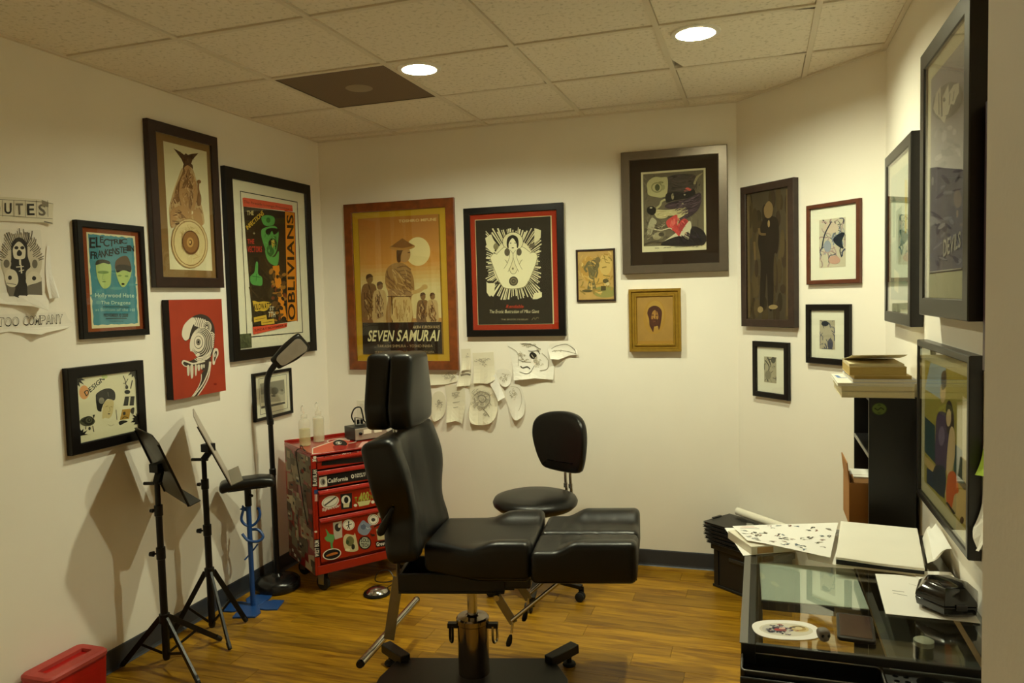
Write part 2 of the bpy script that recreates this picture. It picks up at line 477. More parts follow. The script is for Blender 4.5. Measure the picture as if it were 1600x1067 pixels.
# wall angle round the room
m_ = MB()
for p, q in (((LX, FY0), (LX, 1.94)), (A_, B_), (B_, C_), (C_, (RX, FY0))):
    p = Vector((*p, 0)); q = Vector((*q, 0)); t = (q-p).normalized(); n = Vector((t.y, -t.x, 0)); z = Vector((0, 0, 1))
    vs = [tuple(c + n*a + z*b) for c in (p, q) for a, b in ((0.001, H_C-0.002), (0.02, H_C-0.002), (0.02, H_C+0.012), (0.001, H_C+0.012))]
    m_.add(vs, [(0, 1, 2, 3), (7, 6, 5, 4), (0, 4, 5, 1), (1, 5, 6, 2), (2, 6, 7, 3), (3, 7, 4, 0)])
struct('trim_1', m_, GRID)
L1 = (1.333, 0.735); L2 = (2.585, 0.741)
CAN_R = 0.086
HALL = (2.45, -2.95)
holes = {(2, 1): L1, (4, 1): L2, (4, -5): HALL}
tile_me = None
for i in range(0, 7):
    for j in range(-6, 4):
        if (i, j) == (1, 1): continue
        x0, y0 = i*T, j*T
        m_ = MB()
        if (i, j) in holes:
            cx, cy = holes[(i, j)]; n = 32; rr = CAN_R+0.004
            sq = []
            for k in range(n):
                a = 2*PI*k/n; dx, dy = math.cos(a), math.sin(a)
                # ray from the hole centre to the tile edge
                ts = []
                if dx > 1e-6: ts.append((x0+T-0.01-cx)/dx)
                if dx < -1e-6: ts.append((x0+0.01-cx)/dx)
                if dy > 1e-6: ts.append((y0+T-0.01-cy)/dy)
                if dy < -1e-6: ts.append((y0+0.01-cy)/dy)
                t = min(ts); sq.append((cx+dx*t, cy+dy*t))
            ci = [(cx+rr*math.cos(2*PI*k/n), cy+rr*math.sin(2*PI*k/n)) for k in range(n)]
            vs = [(a, b, H_C+0.004) for a, b in sq] + [(a, b, H_C+0.004) for a, b in ci] + [(a, b, H_C+0.02) for a, b in ci] + [(a, b, H_C+0.02) for a, b in sq]
            fs = []
            for k in range(n):
                q = (k+1) % n
                fs += [(k, n+k, n+q, q), (n+k, 2*n+k, 2*n+q, n+q), (2*n+k, 3*n+k, 3*n+q, 2*n+q)]
            m_.add(vs, fs); m_.build('ceiling_tile', TILE, ceil)
        else:
            if tile_me is None:
                e = 0.0145
                m_.box(e, T-e, e, T-e, 0.007, 0.022); o = m_.build('ceiling_tile', TILE, ceil); tile_me = o.data
            else:
                o = bpy.data.objects.new('ceiling_tile', tile_me); COL.objects.link(o); o.parent = ceil
            o.location = (x0, y0, H_C)

# recessed downlights: trim ring, reflector can, frosted lamp
def emis(name, s):
    m = bpy.data.materials.new(name); m.use_nodes = True
    N = m.node_tree.nodes; b = N['Principled BSDF']
    b.inputs['Base Color'].default_value = (0, 0, 0, 1)
    b.inputs['Emission Color'].default_value = (*BULB_COL, 1); b.inputs['Emission Strength'].default_value = s
    return m
LAMP = emis('lamp_glow', BULB); LAMP_H = emis('lamp_glow_corridor', BULB_HALL)
WHITE_TRIM = mat('#f2efe6', rough=0.4)
def downlight(x, y, label, lm):
    t = thing('recessed_downlight', label, 'ceiling light', (x, y, H_C), group='recessed downlights')
    MB().lathe([(CAN_R-0.006, 0.002), (CAN_R-0.006, -0.004), (CAN_R+0.004, -0.006), (CAN_R+0.014, -0.003), (CAN_R+0.016, 0.0035), (CAN_R-0.006, 0.002)], 40, cap=False).build('trim_ring', WHITE_TRIM, t, smooth=True)
    MB().lathe([(CAN_R-0.006, 0.002), (CAN_R-0.012, 0.03), (0.062, 0.075), (0.05, 0.085), (0.0001, 0.085)], 40, cap=False).build('reflector', mat('#8a8478', rough=0.3, metal=0.6), t, smooth=True)
    MB().lathe([(0.0001, 0.012), (0.02, 0.015), (0.033, 0.024), (0.038, 0.037), (0.034, 0.051), (0.025, 0.063), (0.02, 0.084)], 28, cap=False).build('bulb', lm, t, smooth=True)
    return t
downlight(*L1, 'glowing recessed ceiling downlight beside the dark square vent panel', LAMP)
downlight(*L2, 'glowing recessed ceiling downlight in the tile nearer the right wall', LAMP)
downlight(*HALL, 'recessed downlight in the corridor ceiling behind the camera', LAMP_H)

# dark return-air panel with a pale round disc
t = thing('ceiling_vent', 'dark brown square perforated vent panel with a pale round disc in the ceiling', 'vent', (1.5*T, 1.5*T, H_C))
def vent_mat():
    m = bpy.data.materials.new('perforated_panel'); m.use_nodes = True
    nt = m.node_tree; N = nt.nodes; L = nt.links; b = N['Principled BSDF']
    tc = N.new('ShaderNodeTexCoord'); v = N.new('ShaderNodeTexVoronoi'); v.inputs['Scale'].default_value = 110; v.inputs['Randomness'].default_value = 0.0
    L.new(tc.outputs['Object'], v.inputs['Vector'])
    cr = N.new('ShaderNodeValToRGB'); e = cr.color_ramp.elements
    e[0].position = 0.32; e[0].color = (*lin('#2c2118'), 1); e[1].position = 0.42; e[1].color = (*lin('#7a6650'), 1)
    L.new(v.outputs['Distance'], cr.inputs[0]); L.new(cr.outputs[0], b.inputs['Base Color']); b.inputs['Roughness'].default_value = 0.7
    return m
MB().box(-0.294, 0.294, -0.294, 0.294, 0.003, 0.014).build('perforated_panel', vent_mat(), t, bevel=0.002)
MB().lathe([(0.0001, 0.0005), (0.062, 0.0005), (0.068, 0.003)], 32).build('disc', mat('#9a8a70', rough=0.6), t, smooth=True)
MB().box(-0.296, -0.288, -0.296, 0.296, 0.001, 0.01).box(0.288, 0.296, -0.296, 0.296, 0.001, 0.01).box(-0.288, 0.288, -0.296, -0.288, 0.001, 0.01).box(-0.288, 0.288, 0.288, 0.296, 0.001, 0.01).build('rim', mat('#4d4036', rough=0.5), t)
# ------------------------------------------------------------ framed pictures
WALLS = {'L': ((LX, 0.0), (0, 1)), 'B': (A_, (2.681, 0.06)), 'D': (B_, (0.671, -0.696)), 'R': ((RX, 0.0), (0, -1))}
def wall_point(wl, s, out=0.0):
    (ox, oy), (dx, dy) = WALLS[wl]; n = math.hypot(dx, dy); dx /= n; dy /= n
    return ox+dx*s+dy*out, oy+dy*s-dx*out, math.atan2(dy, dx)
def ring(m, ox, oz, ix, iz, yb, yf, yi, mi=0, bev=0.0):
    """mitred rails: outer half sizes ox,oz; opening ix,iz; back, front and inner-step depths"""
    b = bev
    loops = [(ox, oz, yb), (ox, oz, yf+b), (ox-b, oz-b, yf), (ix+b, iz+b, yf), (ix, iz, yf+b), (ix, iz, yi)]
    vs = []
    for x, z, y in loops: vs += [(-x, y, -z), (x, y, -z), (x, y, z), (-x, y, z)]
    fs = []
    for k in range(len(loops)-1):
        for i in range(4):
            a, c = k*4+i, k*4+(i+1) % 4; fs.append((a, c, c+4, a+4))
    return m.add(vs, fs, mi)
def picture(name, label, cat, wl, outer, rail, depth, rail_mat, boards, print_rect, quad, items, crop, base, glass=True, group='framed pictures', back=0.002, profile=None):
    s0, s1, z0, z1 = outer; cs, cz = (s0+s1)/2, (z0+z1)/2; hw, hh = (s1-s0)/2, (z1-z0)/2
    x, y, rz = wall_point(wl, cs, back)
    t = thing(name, label, cat, (x, y, cz), rz, group)
    m = MB(); yf = -depth
    iw, ih = hw-rail, hh-rail
    if profile:
        px = 0
        for (f0, f1, ya, yb_) in profile:      # stepped moulding
            ring(m, hw-rail*f0, hh-rail*f0, hw-rail*f1, hh-rail*f1, 0 if f0 == 0 else ya*depth*-1+0.004, -depth*yb_, -depth*min(ya, 0.5), bev=0.002)
    else:
        ring(m, hw, hh, iw, ih, 0.0, yf, yf+min(0.012, depth*0.6), bev=min(0.003, rail*0.2))
    m.build('frame', rail_mat, t, smooth=False)
    yb = yf+min(0.012, depth*0.6)
    # backing and mat boards
    if boards:
        for k, (inset, colr) in enumerate(boards):
            b = MB(); ow, oh = (iw, ih) if k == 0 else (iw-boards[k-1][0], ih-boards[k-1][0])
            if k == 0: b.box(-ow+0.0005, ow-0.0005, yb-0.0002, yb+0.002, -oh+0.0005, oh-0.0005)
            else: b.box(-ow, ow, yb-0.0002-0.0008*k, yb-0.0004, -oh, oh)
            b.build('mat_board', colr if not isinstance(colr, str) else mat(colr, rough=0.85, spec=0.15), t)
    yp = yb-0.0010-0.0008*max(0, len(boards)-1)
    if print_rect:
        p0, p1, q0, q1 = print_rect
        art('print', t, quad, p0-cs, p1-cs, q0-cz, q1-cz, items, y=yp, crop=crop, base=base, step=3e-5)
    if glass:
        MB().box(-iw+0.0003, iw-0.0003, yf+0.0035, yf+0.0050, -ih+0.0003, ih-0.0003).build('glass_pane', GLASS, t)
    return t
DARKBROWN = mat('#2a1712', rough=0.4, noise=0.25, nscale=25)
CHERRY = mat('#5a2f1b', rough=0.38, noise=0.2, nscale=30)
BURL = mat('#7a3c12', rough=0.3, noise=0.35, nscale=22, coat=0.3)
PEWTER = mat('#7d7367', rough=0.28, metal=0.75, noise=0.05, nscale=30)
GOLD = mat('#a8842f', rough=0.38, metal=0.55, noise=0.15, nscale=35)
WALNUT = mat('#33231a', rough=0.5, noise=0.25, nscale=25)
K = '#15120f'

def jag(p, q, n, amp, rnd, nrm):
    out = []
    for i in range(n):
        t = i/n; a = amp*rnd.uniform(-1, 1)
        out.append((p[0]+(q[0]-p[0])*t+nrm[0]*a, p[1]+(q[1]-p[1])*t+nrm[1]*a))
    return out
# 1 blue gig poster with two faces
rn = random.Random(1)
C = []
blue = jag((120, 122), (540, 158), 26, 5, rn, (0, 1)) + jag((540, 158), (575, 950), 30, 5, rn, (1, 0)) + jag((575, 950), (165, 968), 26, 5, rn, (0, 1)) + jag((165, 968), (120, 122), 30, 5, rn, (1, 0))
C += [('p', '#4a8fa3', blue)]
for k in range(26):
    C.append(('e', rn.choice(['#3f849c', '#569cab', '#4790a8', '#62a3ac']), (rn.uniform(160, 530), rn.uniform(340, 920)), rn.uniform(20, 60), rn.uniform(8, 22)))
for ch, b in zip('ELECTRIC', [(132, 155, 185, 255), (190, 150, 238, 248), (228, 145, 262, 205), (258, 165, 315, 240), (312, 172, 362, 238), (358, 168, 408, 215), (405, 170, 428, 215), (424, 165, 480, 212)]): C.append(('t', '#1b2024', ch, b, 1))
for k, ch in enumerate('FRANKENSTEIN'):
    x = 140+k*33.5; yy = 285-k*6+(10 if k % 2 else 0); C.append(('t', '#1b2024', ch, (x, yy, x+36, yy+70-k*1.5), 1))
C += [('p', '#b9cf86', spline([(192, 400), (255, 385), (325, 405), (328, 520), (318, 600), (268, 630), (232, 600), (200, 520)], 5, True)),
      ('p', '#3b3a30', spline([(186, 395), (205, 365), (265, 360), (318, 380), (312, 402), (255, 392), (192, 412)], 4, True)),
      ('e', '#7f9b5e', (255, 478), 52, 15), ('e', '#5c7444', (262, 565), 20, 4), ('l', '#8fae66', 5, [(255, 490), (248, 545), (265, 550)]),
      ('p', '#b9cf86', spline([(372, 420), (440, 380), (512, 430), (510, 510), (470, 590), (440, 615), (410, 590), (380, 510)], 5, True)),
      ('p', '#5b4632', spline([(372, 450), (370, 380), (400, 345), (440, 325), (480, 330), (508, 390), (512, 445), (445, 420)], 4, True)),
      ('p', '#2a211a', spline([(375, 470), (378, 415), (445, 405), (512, 425), (508, 475), (470, 462), (430, 460), (395, 478)], 4, True)),
      ('e', '#7f9b5e', (408, 508), 18, 8), ('e', '#7f9b5e', (470, 512), 18, 8), ('e', '#1d1a16', (438, 585), 15, 9)]
C += [('t', '#bfe0d8', 'Hollywood Hate', (180, 672, 540, 722), 1), ('t', '#bfe0d8', 'The Dragons', (232, 742, 505, 785), 1), ('l', '#2f6676', 14, [(250, 798), (370, 796), (490, 800)]),
      ('t', '#a9d3cf', 'at Bottom of the Hill', (180, 810, 545, 838)), ('t', '#1f3b44', 'NOVEMBER 10 2000', (258, 858, 482, 892), 1), ('l', '#1f3b44', 8, [(275, 905), (470, 903)]), ('l', '#2f5560', 5, [(310, 930), (440, 930)])]
picture('framed_poster', 'blue gig poster with two pale green faces, black frame, rust brown mat', 'poster', 'L', (-0.016, 0.360, 1.517, 2.033), 0.029, 0.026, BLACKWOOD,
        [(0.03, '#8a4526')], (0.039, 0.309, 1.561, 1.984), [(137.4, 362.7), (213.3, 368.6), (219.9, 509.1), (145.3, 513.8)], C, (120, 345, 5.925), '#e8ddb8')

# 2 tall sepia figure with a round shield
SK, S2, S3 = '#b98d5c', '#8c623a', '#5d3c22'
C = [('p', '#c9a878', spline([(200, 290), (160, 380), (120, 500), (108, 580), (125, 680), (200, 640), (320, 660), (330, 600), (300, 470), (262, 300)], 5, True)),
     ('p', S3, [(140, 172), (185, 195), (207, 212), (218, 202), (232, 212), (255, 205), (298, 200), (262, 240), (250, 272), (205, 275), (190, 240)]),
     ('e', SK, (229, 300), 20, 34), ('p', S3, spline([(205, 270), (255, 270), (262, 300), (250, 290), (229, 278), (208, 292), (200, 320)], 4, True)),
     ('p', S2, spline([(205, 300), (185, 350), (150, 430), (140, 520), (180, 500), (200, 400), (212, 330)], 4, True)),
     ('p', SK, spline([(205, 335), (260, 335), (275, 400), (265, 470), (250, 560), (205, 560), (185, 470), (178, 400)], 5, True)),
     ('p', S2, spline([(180, 380), (262, 378), (255, 425), (222, 418), (190, 425)], 4, True)),
     ('l', S3, 5, [(215, 345), (228, 372), (248, 350)]),
     ('l', SK, 24, spline([(188, 380), (180, 470), (200, 560), (232, 600)], 5)), ('l', SK, 24, spline([(266, 380), (272, 470), (255, 560), (238, 600)], 5)),
     ('l', S2, 4, spline([(176, 380), (168, 470), (190, 560)], 5)), ('l', S2, 4, spline([(250, 400), (258, 470), (243, 550)], 5)),
     ('p', SK, spline([(125, 560), (190, 535), (225, 580), (210, 630), (160, 620), (120, 680), (112, 600)], 5, True)),
     ('p', SK, spline([(255, 590), (290, 550), (310, 590), (320, 660), (280, 650)], 5, True)),
     ('l', S2, 4, spline([(130, 600), (180, 590), (215, 620)], 4)), ('e', '#e3d4b0', (243, 580), 16, 14), ('l', SK, 20, [(240, 560), (236, 640)]),
     ('l', S2, 10, spline([(297, 372), (293, 420), (300, 470), (290, 530)], 4)), ('e', S2, (297, 382), 14, 12), ('p', S2, spline([(290, 450), (310, 470), (308, 530), (285, 530)], 4, True)),
     ('e', '#a98352', (235, 778), 118, 162, -0.08), ('e', '#dbc291', (235, 778), 113, 156, -0.08), ('e', '#9c7747', (235, 778), 104, 146, -0.08), ('e', '#e2cd9c', (235, 778), 99, 140, -0.08)]
BOSS = [('e', '#6a4523', (238, 773), 55, 78, -0.08), ('e', '#94693a', (237, 770), 48, 68, -0.08), ('e', '#c19657', (234, 772), 22, 32), ('e', '#6a4523', (235, 772), 11, 18), ('e', '#d9b374', (233, 770), 6, 10)]
C[7:7] = shade([(120, 640), (115, 520), (200, 300), (260, 300), (310, 480), (325, 650)], [S2, '#a87b4c', '#cfa878', '#9a7048'], 90, 46, 5, 1.5, 2)
C += shade(spline([(205, 335), (260, 335), (275, 400), (250, 560), (205, 560), (178, 400)], 5, True), [S2, '#d3ae7e', '#a87b4c'], 40, 22, 4, 1.4, 5, 0.9)
C += shade([(120, 560), (215, 570), (210, 640), (120, 680)], [S2, '#d3ae7e', S3], 22, 26, 4, 0.4, 6, 0.8)
C += shade([(190, 850), (150, 700), (235, 640), (330, 720), (330, 850), (240, 920)], ['#d2b681', '#ead9ac', '#c8aa74'], 60, 40, 3, 0.8, 7, 1.5) + BOSS
C += shade([(150, 180), (207, 214), (298, 202), (250, 270), (205, 270)], ['#3a2415', '#7b5836'], 20, 22, 3, 1.0, 8, 0.8)
picture('framed_print', 'tall sepia print of a seated figure with a winged helmet and round shield', 'picture frame', 'L', (0.411, 0.903, 1.743, 2.554), 0.052, 0.03, DARKBROWN,
        [(0.04, '#8d6d45')], (0.517, 0.824, 1.834, 2.465), [(258.3, 221.0), (325.4, 236.3), (333.4, 422.9), (266.8, 420.5)], C, (240, 190, 4.1), '#e6dcbc')

# 3 large concert poster, green man in a beret
G1, G2, OR, RD = '#58a152', '#2f6a34', '#e08a1e', '#d6492c'
rn = random.Random(5)
C = [('p', K, [(75, 37), (460, 105), (487, 985), (115, 1010)]), ('p', '#eee8d6', [(80, 44), (456, 111), (482, 980), (119, 1003)]),
     ('p', '#e0573a', [(92, 85), (105, 82), (425, 130), (428, 172), (95, 142)]), ('t', '#5a1c12', 'The Fireside Lounge Presents', ((100, 100), (400, 145), (400, 165), (100, 125))),
     ('p', '#2a2115', [(97, 142), (440, 180), (452, 905), (154, 945)]),
     ('p', OR, [(375, 172), (440, 182), (450, 905), (385, 908)]),
     ('t', '#2a1c10', 'OBLIVIANS', ((388, 900), (385, 195), (432, 195), (438, 900)), 1),
     ('l', '#8a1f14', 5, [(372, 168), (440, 180), (443, 420), (450, 910)]),
     ('t', '#d9c88c', 'THE', (120, 170, 165, 200), 1), ('t', '#e0b93e', 'INFECTIONS', ((112, 275), (222, 165), (235, 195), (125, 300)), 1), ('t', '#cfc29a', '+', (160, 312, 174, 330)),
     ('t', '#c8372a', 'THE', (122, 360, 168, 392), 1), ('t', '#c8372a', 'VECTORS', (122, 408, 218, 448), 1),
     ('p', G1, spline([(216, 215), (255, 198), (300, 212), (304, 250), (285, 268), (235, 266)], 5, True)), ('e', G2, (262, 232), 14, 18),
     ('p', G1, spline([(225, 290), (300, 270), (330, 310), (322, 400), (310, 450), (280, 478), (250, 450), (222, 370), (214, 320)], 5, True)),
     ('p', '#14170f', spline([(245, 300), (275, 285), (325, 290), (328, 310), (300, 330), (285, 305), (270, 330), (248, 325)], 4, True)),
     ('p', '#16210f', spline([(262, 380), (290, 352), (318, 380), (310, 430), (300, 390), (285, 385), (270, 430)], 4, True)), ('p', '#d9b14a', [(278, 370), (300, 362), (306, 400), (290, 420)]),
     ('p', G2, spline([(250, 420), (270, 400), (300, 440), (280, 475), (255, 460)], 4, True)),
     ('p', G1, spline([(238, 430), (262, 470), (300, 478), (328, 440), (326, 510), (310, 538), (270, 520), (245, 480)], 5, True)),
     ('p', OR, [(286, 540), (330, 535), (350, 700), (380, 900), (340, 890), (310, 700)]),
     ('p', G1, spline([(137, 610), (165, 580), (176, 515), (190, 520), (190, 590), (215, 615), (215, 665), (180, 668), (145, 655)], 4, True)), ('l', G2, 4, [(150, 605), (205, 615)]), ('l', G2, 3, [(178, 590), (176, 640)])]
for k in range(46):
    x, yy = rn.uniform(275, 372), rn.uniform(560, 900)
    C.append(('e', rn.choice(['#6b4a22', '#a5712c', '#3a2a18', '#1e1710', '#7c3b1f']), (x, yy), rn.uniform(5, 18), rn.uniform(6, 22), rn.uniform(0, 3)))
C += [('p', '#d9b23c', jag((150, 772), (275, 780), 8, 4, rn, (0, 1))+jag((275, 790), (250, 830), 4, 4, rn, (1, 0))+jag((245, 835), (155, 835), 8, 4, rn, (0, 1))), ('t', K, 'KILOWATT', ((160, 790), (270, 782), (268, 822), (162, 830)), 1),
      ('t', '#d8cfb4', 'ST', (262, 808, 292, 835), 1), ('t', '#d8cfb4', '7TH', (255, 842, 300, 880), 1),
      ('p', '#d9b23c', [(158, 878), (240, 862), (245, 895), (160, 910)]), ('p', '#d9b23c', [(205, 900), (290, 888), (295, 920), (208, 930)]), ('l', K, 3, [(168, 893), (235, 882)]), ('l', K, 3, [(215, 915), (282, 905)]),
      ('p', '#e0573a', [(150, 940), (380, 918), (375, 945), (155, 990)]), ('t', '#5a1c12', 'SUNDAY NOVEMBER 16', ((160, 955), (375, 925), (375, 940), (162, 972)), 1)]
C[20:20] = shade([(105, 470), (360, 470), (370, 890), (150, 930)], ['#3a2d1c', '#1d170f', '#45341f'], 50, 70, 9, 1.0, 3, 0.6)
C += shade(spline([(230, 330), (310, 330), (315, 400), (285, 465), (250, 440)], 5, True), ['#78bf6c', '#3f8a44', '#2c6a34'], 26, 24, 4, 1.1, 4, 0.8)
t = picture('framed_poster', 'large black-framed concert poster of a green man in a beret with a vertical orange title', 'poster', 'L', (0.951, 1.781, 1.332, 2.413), 0.062, 0.03, BLACKWOOD,
        [(0.03, '#eee8d6')], (1.083, 1.642, 1.458, 2.292), [(377.6, 298.7), (467.8, 314.6), (474.1, 520.8), (387.0, 526.7)], C, (360, 290, 4.267), '#eee8d6')
sn = MB().box(-0.345, -0.245, -0.0215, -0.0212, -0.472, -0.39).build('snapshot', mat('#4c5238', noise=0.6, nscale=45, rough=0.4), t)
sn['label'] = 'small dark green snapshot tucked into the lower left corner'

# 4 red canvas with the striped head
C = []
W1, W2 = '#d8cfbb', '#3c342c'
REDC = mat('#9c2f0a', rough=0.7, noise=0.10, nscale=9)
C += [('p', W2, spline([(190, 330), (225, 255), (300, 190), (380, 165), (460, 195), (512, 280), (520, 380), (510, 510), (480, 600), (440, 640), (330, 655), (260, 650), (290, 540), (290, 430), (260, 420), (225, 440), (195, 400)], 6, True)),
      ('p', W1, spline([(190, 350), (215, 270), (290, 200), (330, 230), (300, 280), (275, 350), (260, 410), (225, 432), (197, 400)], 6, True))]
for k in range(7):
    a = 0.36+k*0.1
    C.append(('l', W1, 13, spline([(285+k*22, 205-k*5+k*k*1.2), (310+k*20, 240+k*2), (325+k*17, 285+k*6)], 5)))
for r in (62, 46, 30, 15): C += [('e', W1 if r != 15 else W2, (440, 295), r*0.75, r), ('e', W2 if r != 15 else W1, (440, 295), r*0.62, r*0.85)]
for k in range(8): C.append(('l', W1, 10, spline([(445+k*2, 350+k*18), (490, 345+k*20), (516-k, 370+k*18)], 4)))
for r, (cx, cy) in zip((205, 185, 165, 145, 125, 108), ((385, 470), (380, 466), (374, 462), (368, 458), (362, 455), (357, 452))):
    C += [('e', W1, (cx, cy), r*0.57, r*0.86, 0.1), ('e', W2, (cx, cy), r*0.57-7, r*0.86-7, 0.1)]
C += [('e', W1, (355, 448), 62, 92), ('e', W2, (355, 448), 45, 66), ('e', W1, (354, 447), 40, 60), ('e', W2, (354, 445), 22, 32), ('e', '#8a8070', (354, 445), 17, 25), ('e', '#1a1512', (354, 445), 10, 15)]
C += [('p', REDC, spline([(285, 540), (320, 570), (345, 590), (300, 625), (250, 640), (190, 625), (180, 560)], 5, True)),
      ('e', W1, (348, 575), 22, 15, -0.3)]
for k in range(4): C.append(('l', W1, 9, spline([(340, 608+k*14), (400, 600+k*13), (450, 560+k*16), (478, 520+k*20)], 6)))
C += [('p', W2, spline([(182, 650), (200, 628), (240, 640), (300, 655), (380, 640), (440, 620), (470, 610), (450, 690), (400, 735), (380, 700), (300, 690), (240, 700), (205, 690)], 6, True)),
      ('l', W1, 16, spline([(190, 665), (205, 638), (250, 650), (300, 665), (370, 650), (420, 635)], 6)), ('l', W1, 10, spline([(190, 665), (215, 690), (240, 695)], 4))]
for x, w_, h_ in ((252, 26, 95), (288, 30, 125), (328, 20, 105), (358, 26, 60), (388, 18, 50), (410, 16, 40)):
    C.append(('p', '#cfc7b2', spline([(x-w_/2, 690-(x-252)*0.1), (x+w_/2, 688-(x-252)*0.1), (x+w_/2-2, 690+h_*0.9-(x-252)*0.15), (x-w_/4, 690+h_-(x-252)*0.15)], 3, True)))
C += [('p', W2, spline([(478, 600), (470, 720), (420, 860), (345, 992), (275, 1020), (340, 940), (385, 840), (390, 760), (440, 700)], 6, True)),
      ('l', W1, 12, spline([(468, 640), (455, 740), (400, 870), (300, 1005)], 6)), ('l', W1, 10, spline([(480, 640), (462, 780), (420, 880), (348, 990)], 6)), ('l', W1, 7, spline([(385, 770), (380, 840), (340, 930), (280, 1015)], 6)),
      ('p', W1, spline([(500, 540), (520, 505), (550, 515), (555, 570), (530, 620), (515, 670), (497, 660), (498, 600)], 6, True)), ('p', W2, spline([(515, 560), (528, 530), (542, 545), (530, 600), (514, 640), (510, 600)], 5, True)), ('e', W1, (522, 575), 6, 20, 0.2),
      ('e', '#7e1a10', (525, 868), 16, 10)]
x, y, rz = wall_point('L', (0.471+0.856)/2, 0.002)
t = thing('canvas_painting', 'bright red unframed canvas of a grinning black and white striped head', 'painting', (x, y, (1.184+1.682)/2), rz)
MB().box(-0.1925, 0.1925, -0.043, 0.0, -0.249, 0.249).build('stretched_canvas', mat('#1c0f0c', rough=0.8, bump=0.2, bscale=500), t, bevel=0.002)
art('painted_face', t, [(255+x/6.467, 465+y/6.467) for x, y in ((55, 25), (585, 12), (637, 930), (108, 1045))], -0.1925, 0.1925, -0.249, 0.249, C, y=-0.0432, crop=(255, 465, 6.467), base=REDC, step=3e-5)

# 5 square collage print in a heavy black frame
rn = random.Random(9)
def burst(cx, cy, r, n=14, a0=0, a1=2*PI):
    P = []
    for i in range(n*2): a = a0+(a1-a0)*i/(2*n); q = r*(1 if i % 2 else 0.62)*rn.uniform(0.85, 1.1); P.append((cx+q*math.cos(a), cy+q*math.sin(a)))
    return P
C = [('e', '#e3a065', (190, 350), 62, 88), ('t', '#1e221c', 'DESIGN', ((185, 345), (430, 140), (455, 190), (215, 405)), 1), ('e', '#c9d48e', (450, 150), 40, 28),
     ('p', '#262320', spline([(335, 430), (345, 370), (430, 315), (520, 305), (578, 350), (585, 430), (560, 460), (490, 440), (440, 490), (410, 560), (400, 600), (355, 580), (340, 500)], 6, True)),
     ('e', '#8b8578', (408, 460), 36, 42), ('l', '#6b655a', 8, [(490, 350), (500, 410)]),
     ('p', '#d8c694', spline([(440, 490), (500, 445), (560, 465), (558, 560), (540, 640), (500, 690), (450, 680), (415, 690), (420, 590)], 6, True)),
     ('e', '#3a2a1d', (500, 632), 16, 6), ('l', '#7b6238', 4, spline([(505, 540), (515, 590), (490, 605)], 4)), ('l', '#7b6238', 5, [(455, 540), (490, 530)]), ('l', '#7b6238', 5, [(520, 540), (550, 545)]),
     ('p', '#e9e2c4', spline([(395, 640), (420, 700), (500, 720), (560, 700), (600, 720), (570, 780), (500, 790), (420, 760)], 5, True)), ('l', '#9a8d62', 4, spline([(485, 765), (520, 785), (560, 770)], 4)),
     ('p', '#201d1a', [(710, 412), (838, 410), (825, 530), (688, 530)]), ('p', '#d9d0ae', [(765, 415), (785, 415), (768, 530), (748, 530)]),
     ('p', '#b58a33', [(672, 580), (785, 570), (760, 700), (640, 715)]), ('p', '#1e1b16', spline([(680, 620), (710, 610), (715, 640), (690, 655)], 4, True)), ('p', '#1e1b16', spline([(625, 740), (680, 720), (740, 735), (690, 760), (640, 782)], 4, True)), ('p', '#2a2418', spline([(790, 570), (830, 560), (820, 640), (780, 620)], 4, True)), ('l', '#1e1b16', 9, spline([(670, 700), (700, 675), (745, 690)], 4)),
     ('l', '#34302a', 10, [(690, 140), (715, 200), (735, 300)]), ('l', '#34302a', 9, [(755, 180), (720, 240), (690, 240)]), ('l', '#34302a', 14, [(810, 200), (785, 310)]), ('e', '#23201c', (742, 352), 38, 28), ('e', '#34302a', (735, 290), 20, 26),
     ('l', '#3a382c', 7, [(590, 580), (602, 710)]), ('e', '#55533f', (225, 720), 95, 60), ('e', '#2c2b22', (240, 710), 66, 58), ('e', '#5d5b45', (245, 705), 42, 38), ('e', '#2c2b22', (248, 705), 24, 22), ('e', '#77745a', (250, 703), 10, 9),
     ('p', '#2c2b22', [(140, 710), (190, 680), (190, 740)]), ('p', '#2c2b22', [(290, 640), (322, 635), (305, 690)]), ('l', '#3a382c', 10, [(205, 780), (200, 820)]), ('l', '#3a382c', 10, [(290, 775), (305, 855)]), ('e', '#2c2b22', (250, 810), 15, 22),
     ('p', '#2b2925', burst(85, 170, 125)), ('p', '#2b2925', burst(850, 60, 130)), ('p', '#14110f', burst(895, 720, 110)), ('p', '#14110f', burst(130, 905, 110))]
# keep the corner bursts inside the print by clipping to its edge
def clip_print(C, x0, x1, y0a, y0b, y1a, y1b):
    out = []
    for it in C:
        if it[0] == 'p':
            P = []
            for x, y in it[2]:
                x = min(max(x, x0), x1); f = (x-x0)/(x1-x0); P.append((x, min(max(y, y0a+(y0b-y0a)*f), y1a+(y1b-y1a)*f)))
            out.append(('p', it[1], P))
        else: out.append(it)
    return out
C = clip_print(C, 100, 872, 139, 48, 905, 772)
picture('framed_print', 'nearly square heavy black frame with a cream collage of a dark haired head', 'picture frame', 'L', (-0.110, 0.304, 1.025, 1.399), 0.046, 0.032, BLACKWOOD,
        [(0.012, '#e9e2c4')], (-0.063, 0.263, 1.101, 1.363), [(120.7, 587.1), (214.2, 575.5), (217.8, 663.8), (125.2, 680.3)], C, (110, 570, 8.208), '#ebe4c8')

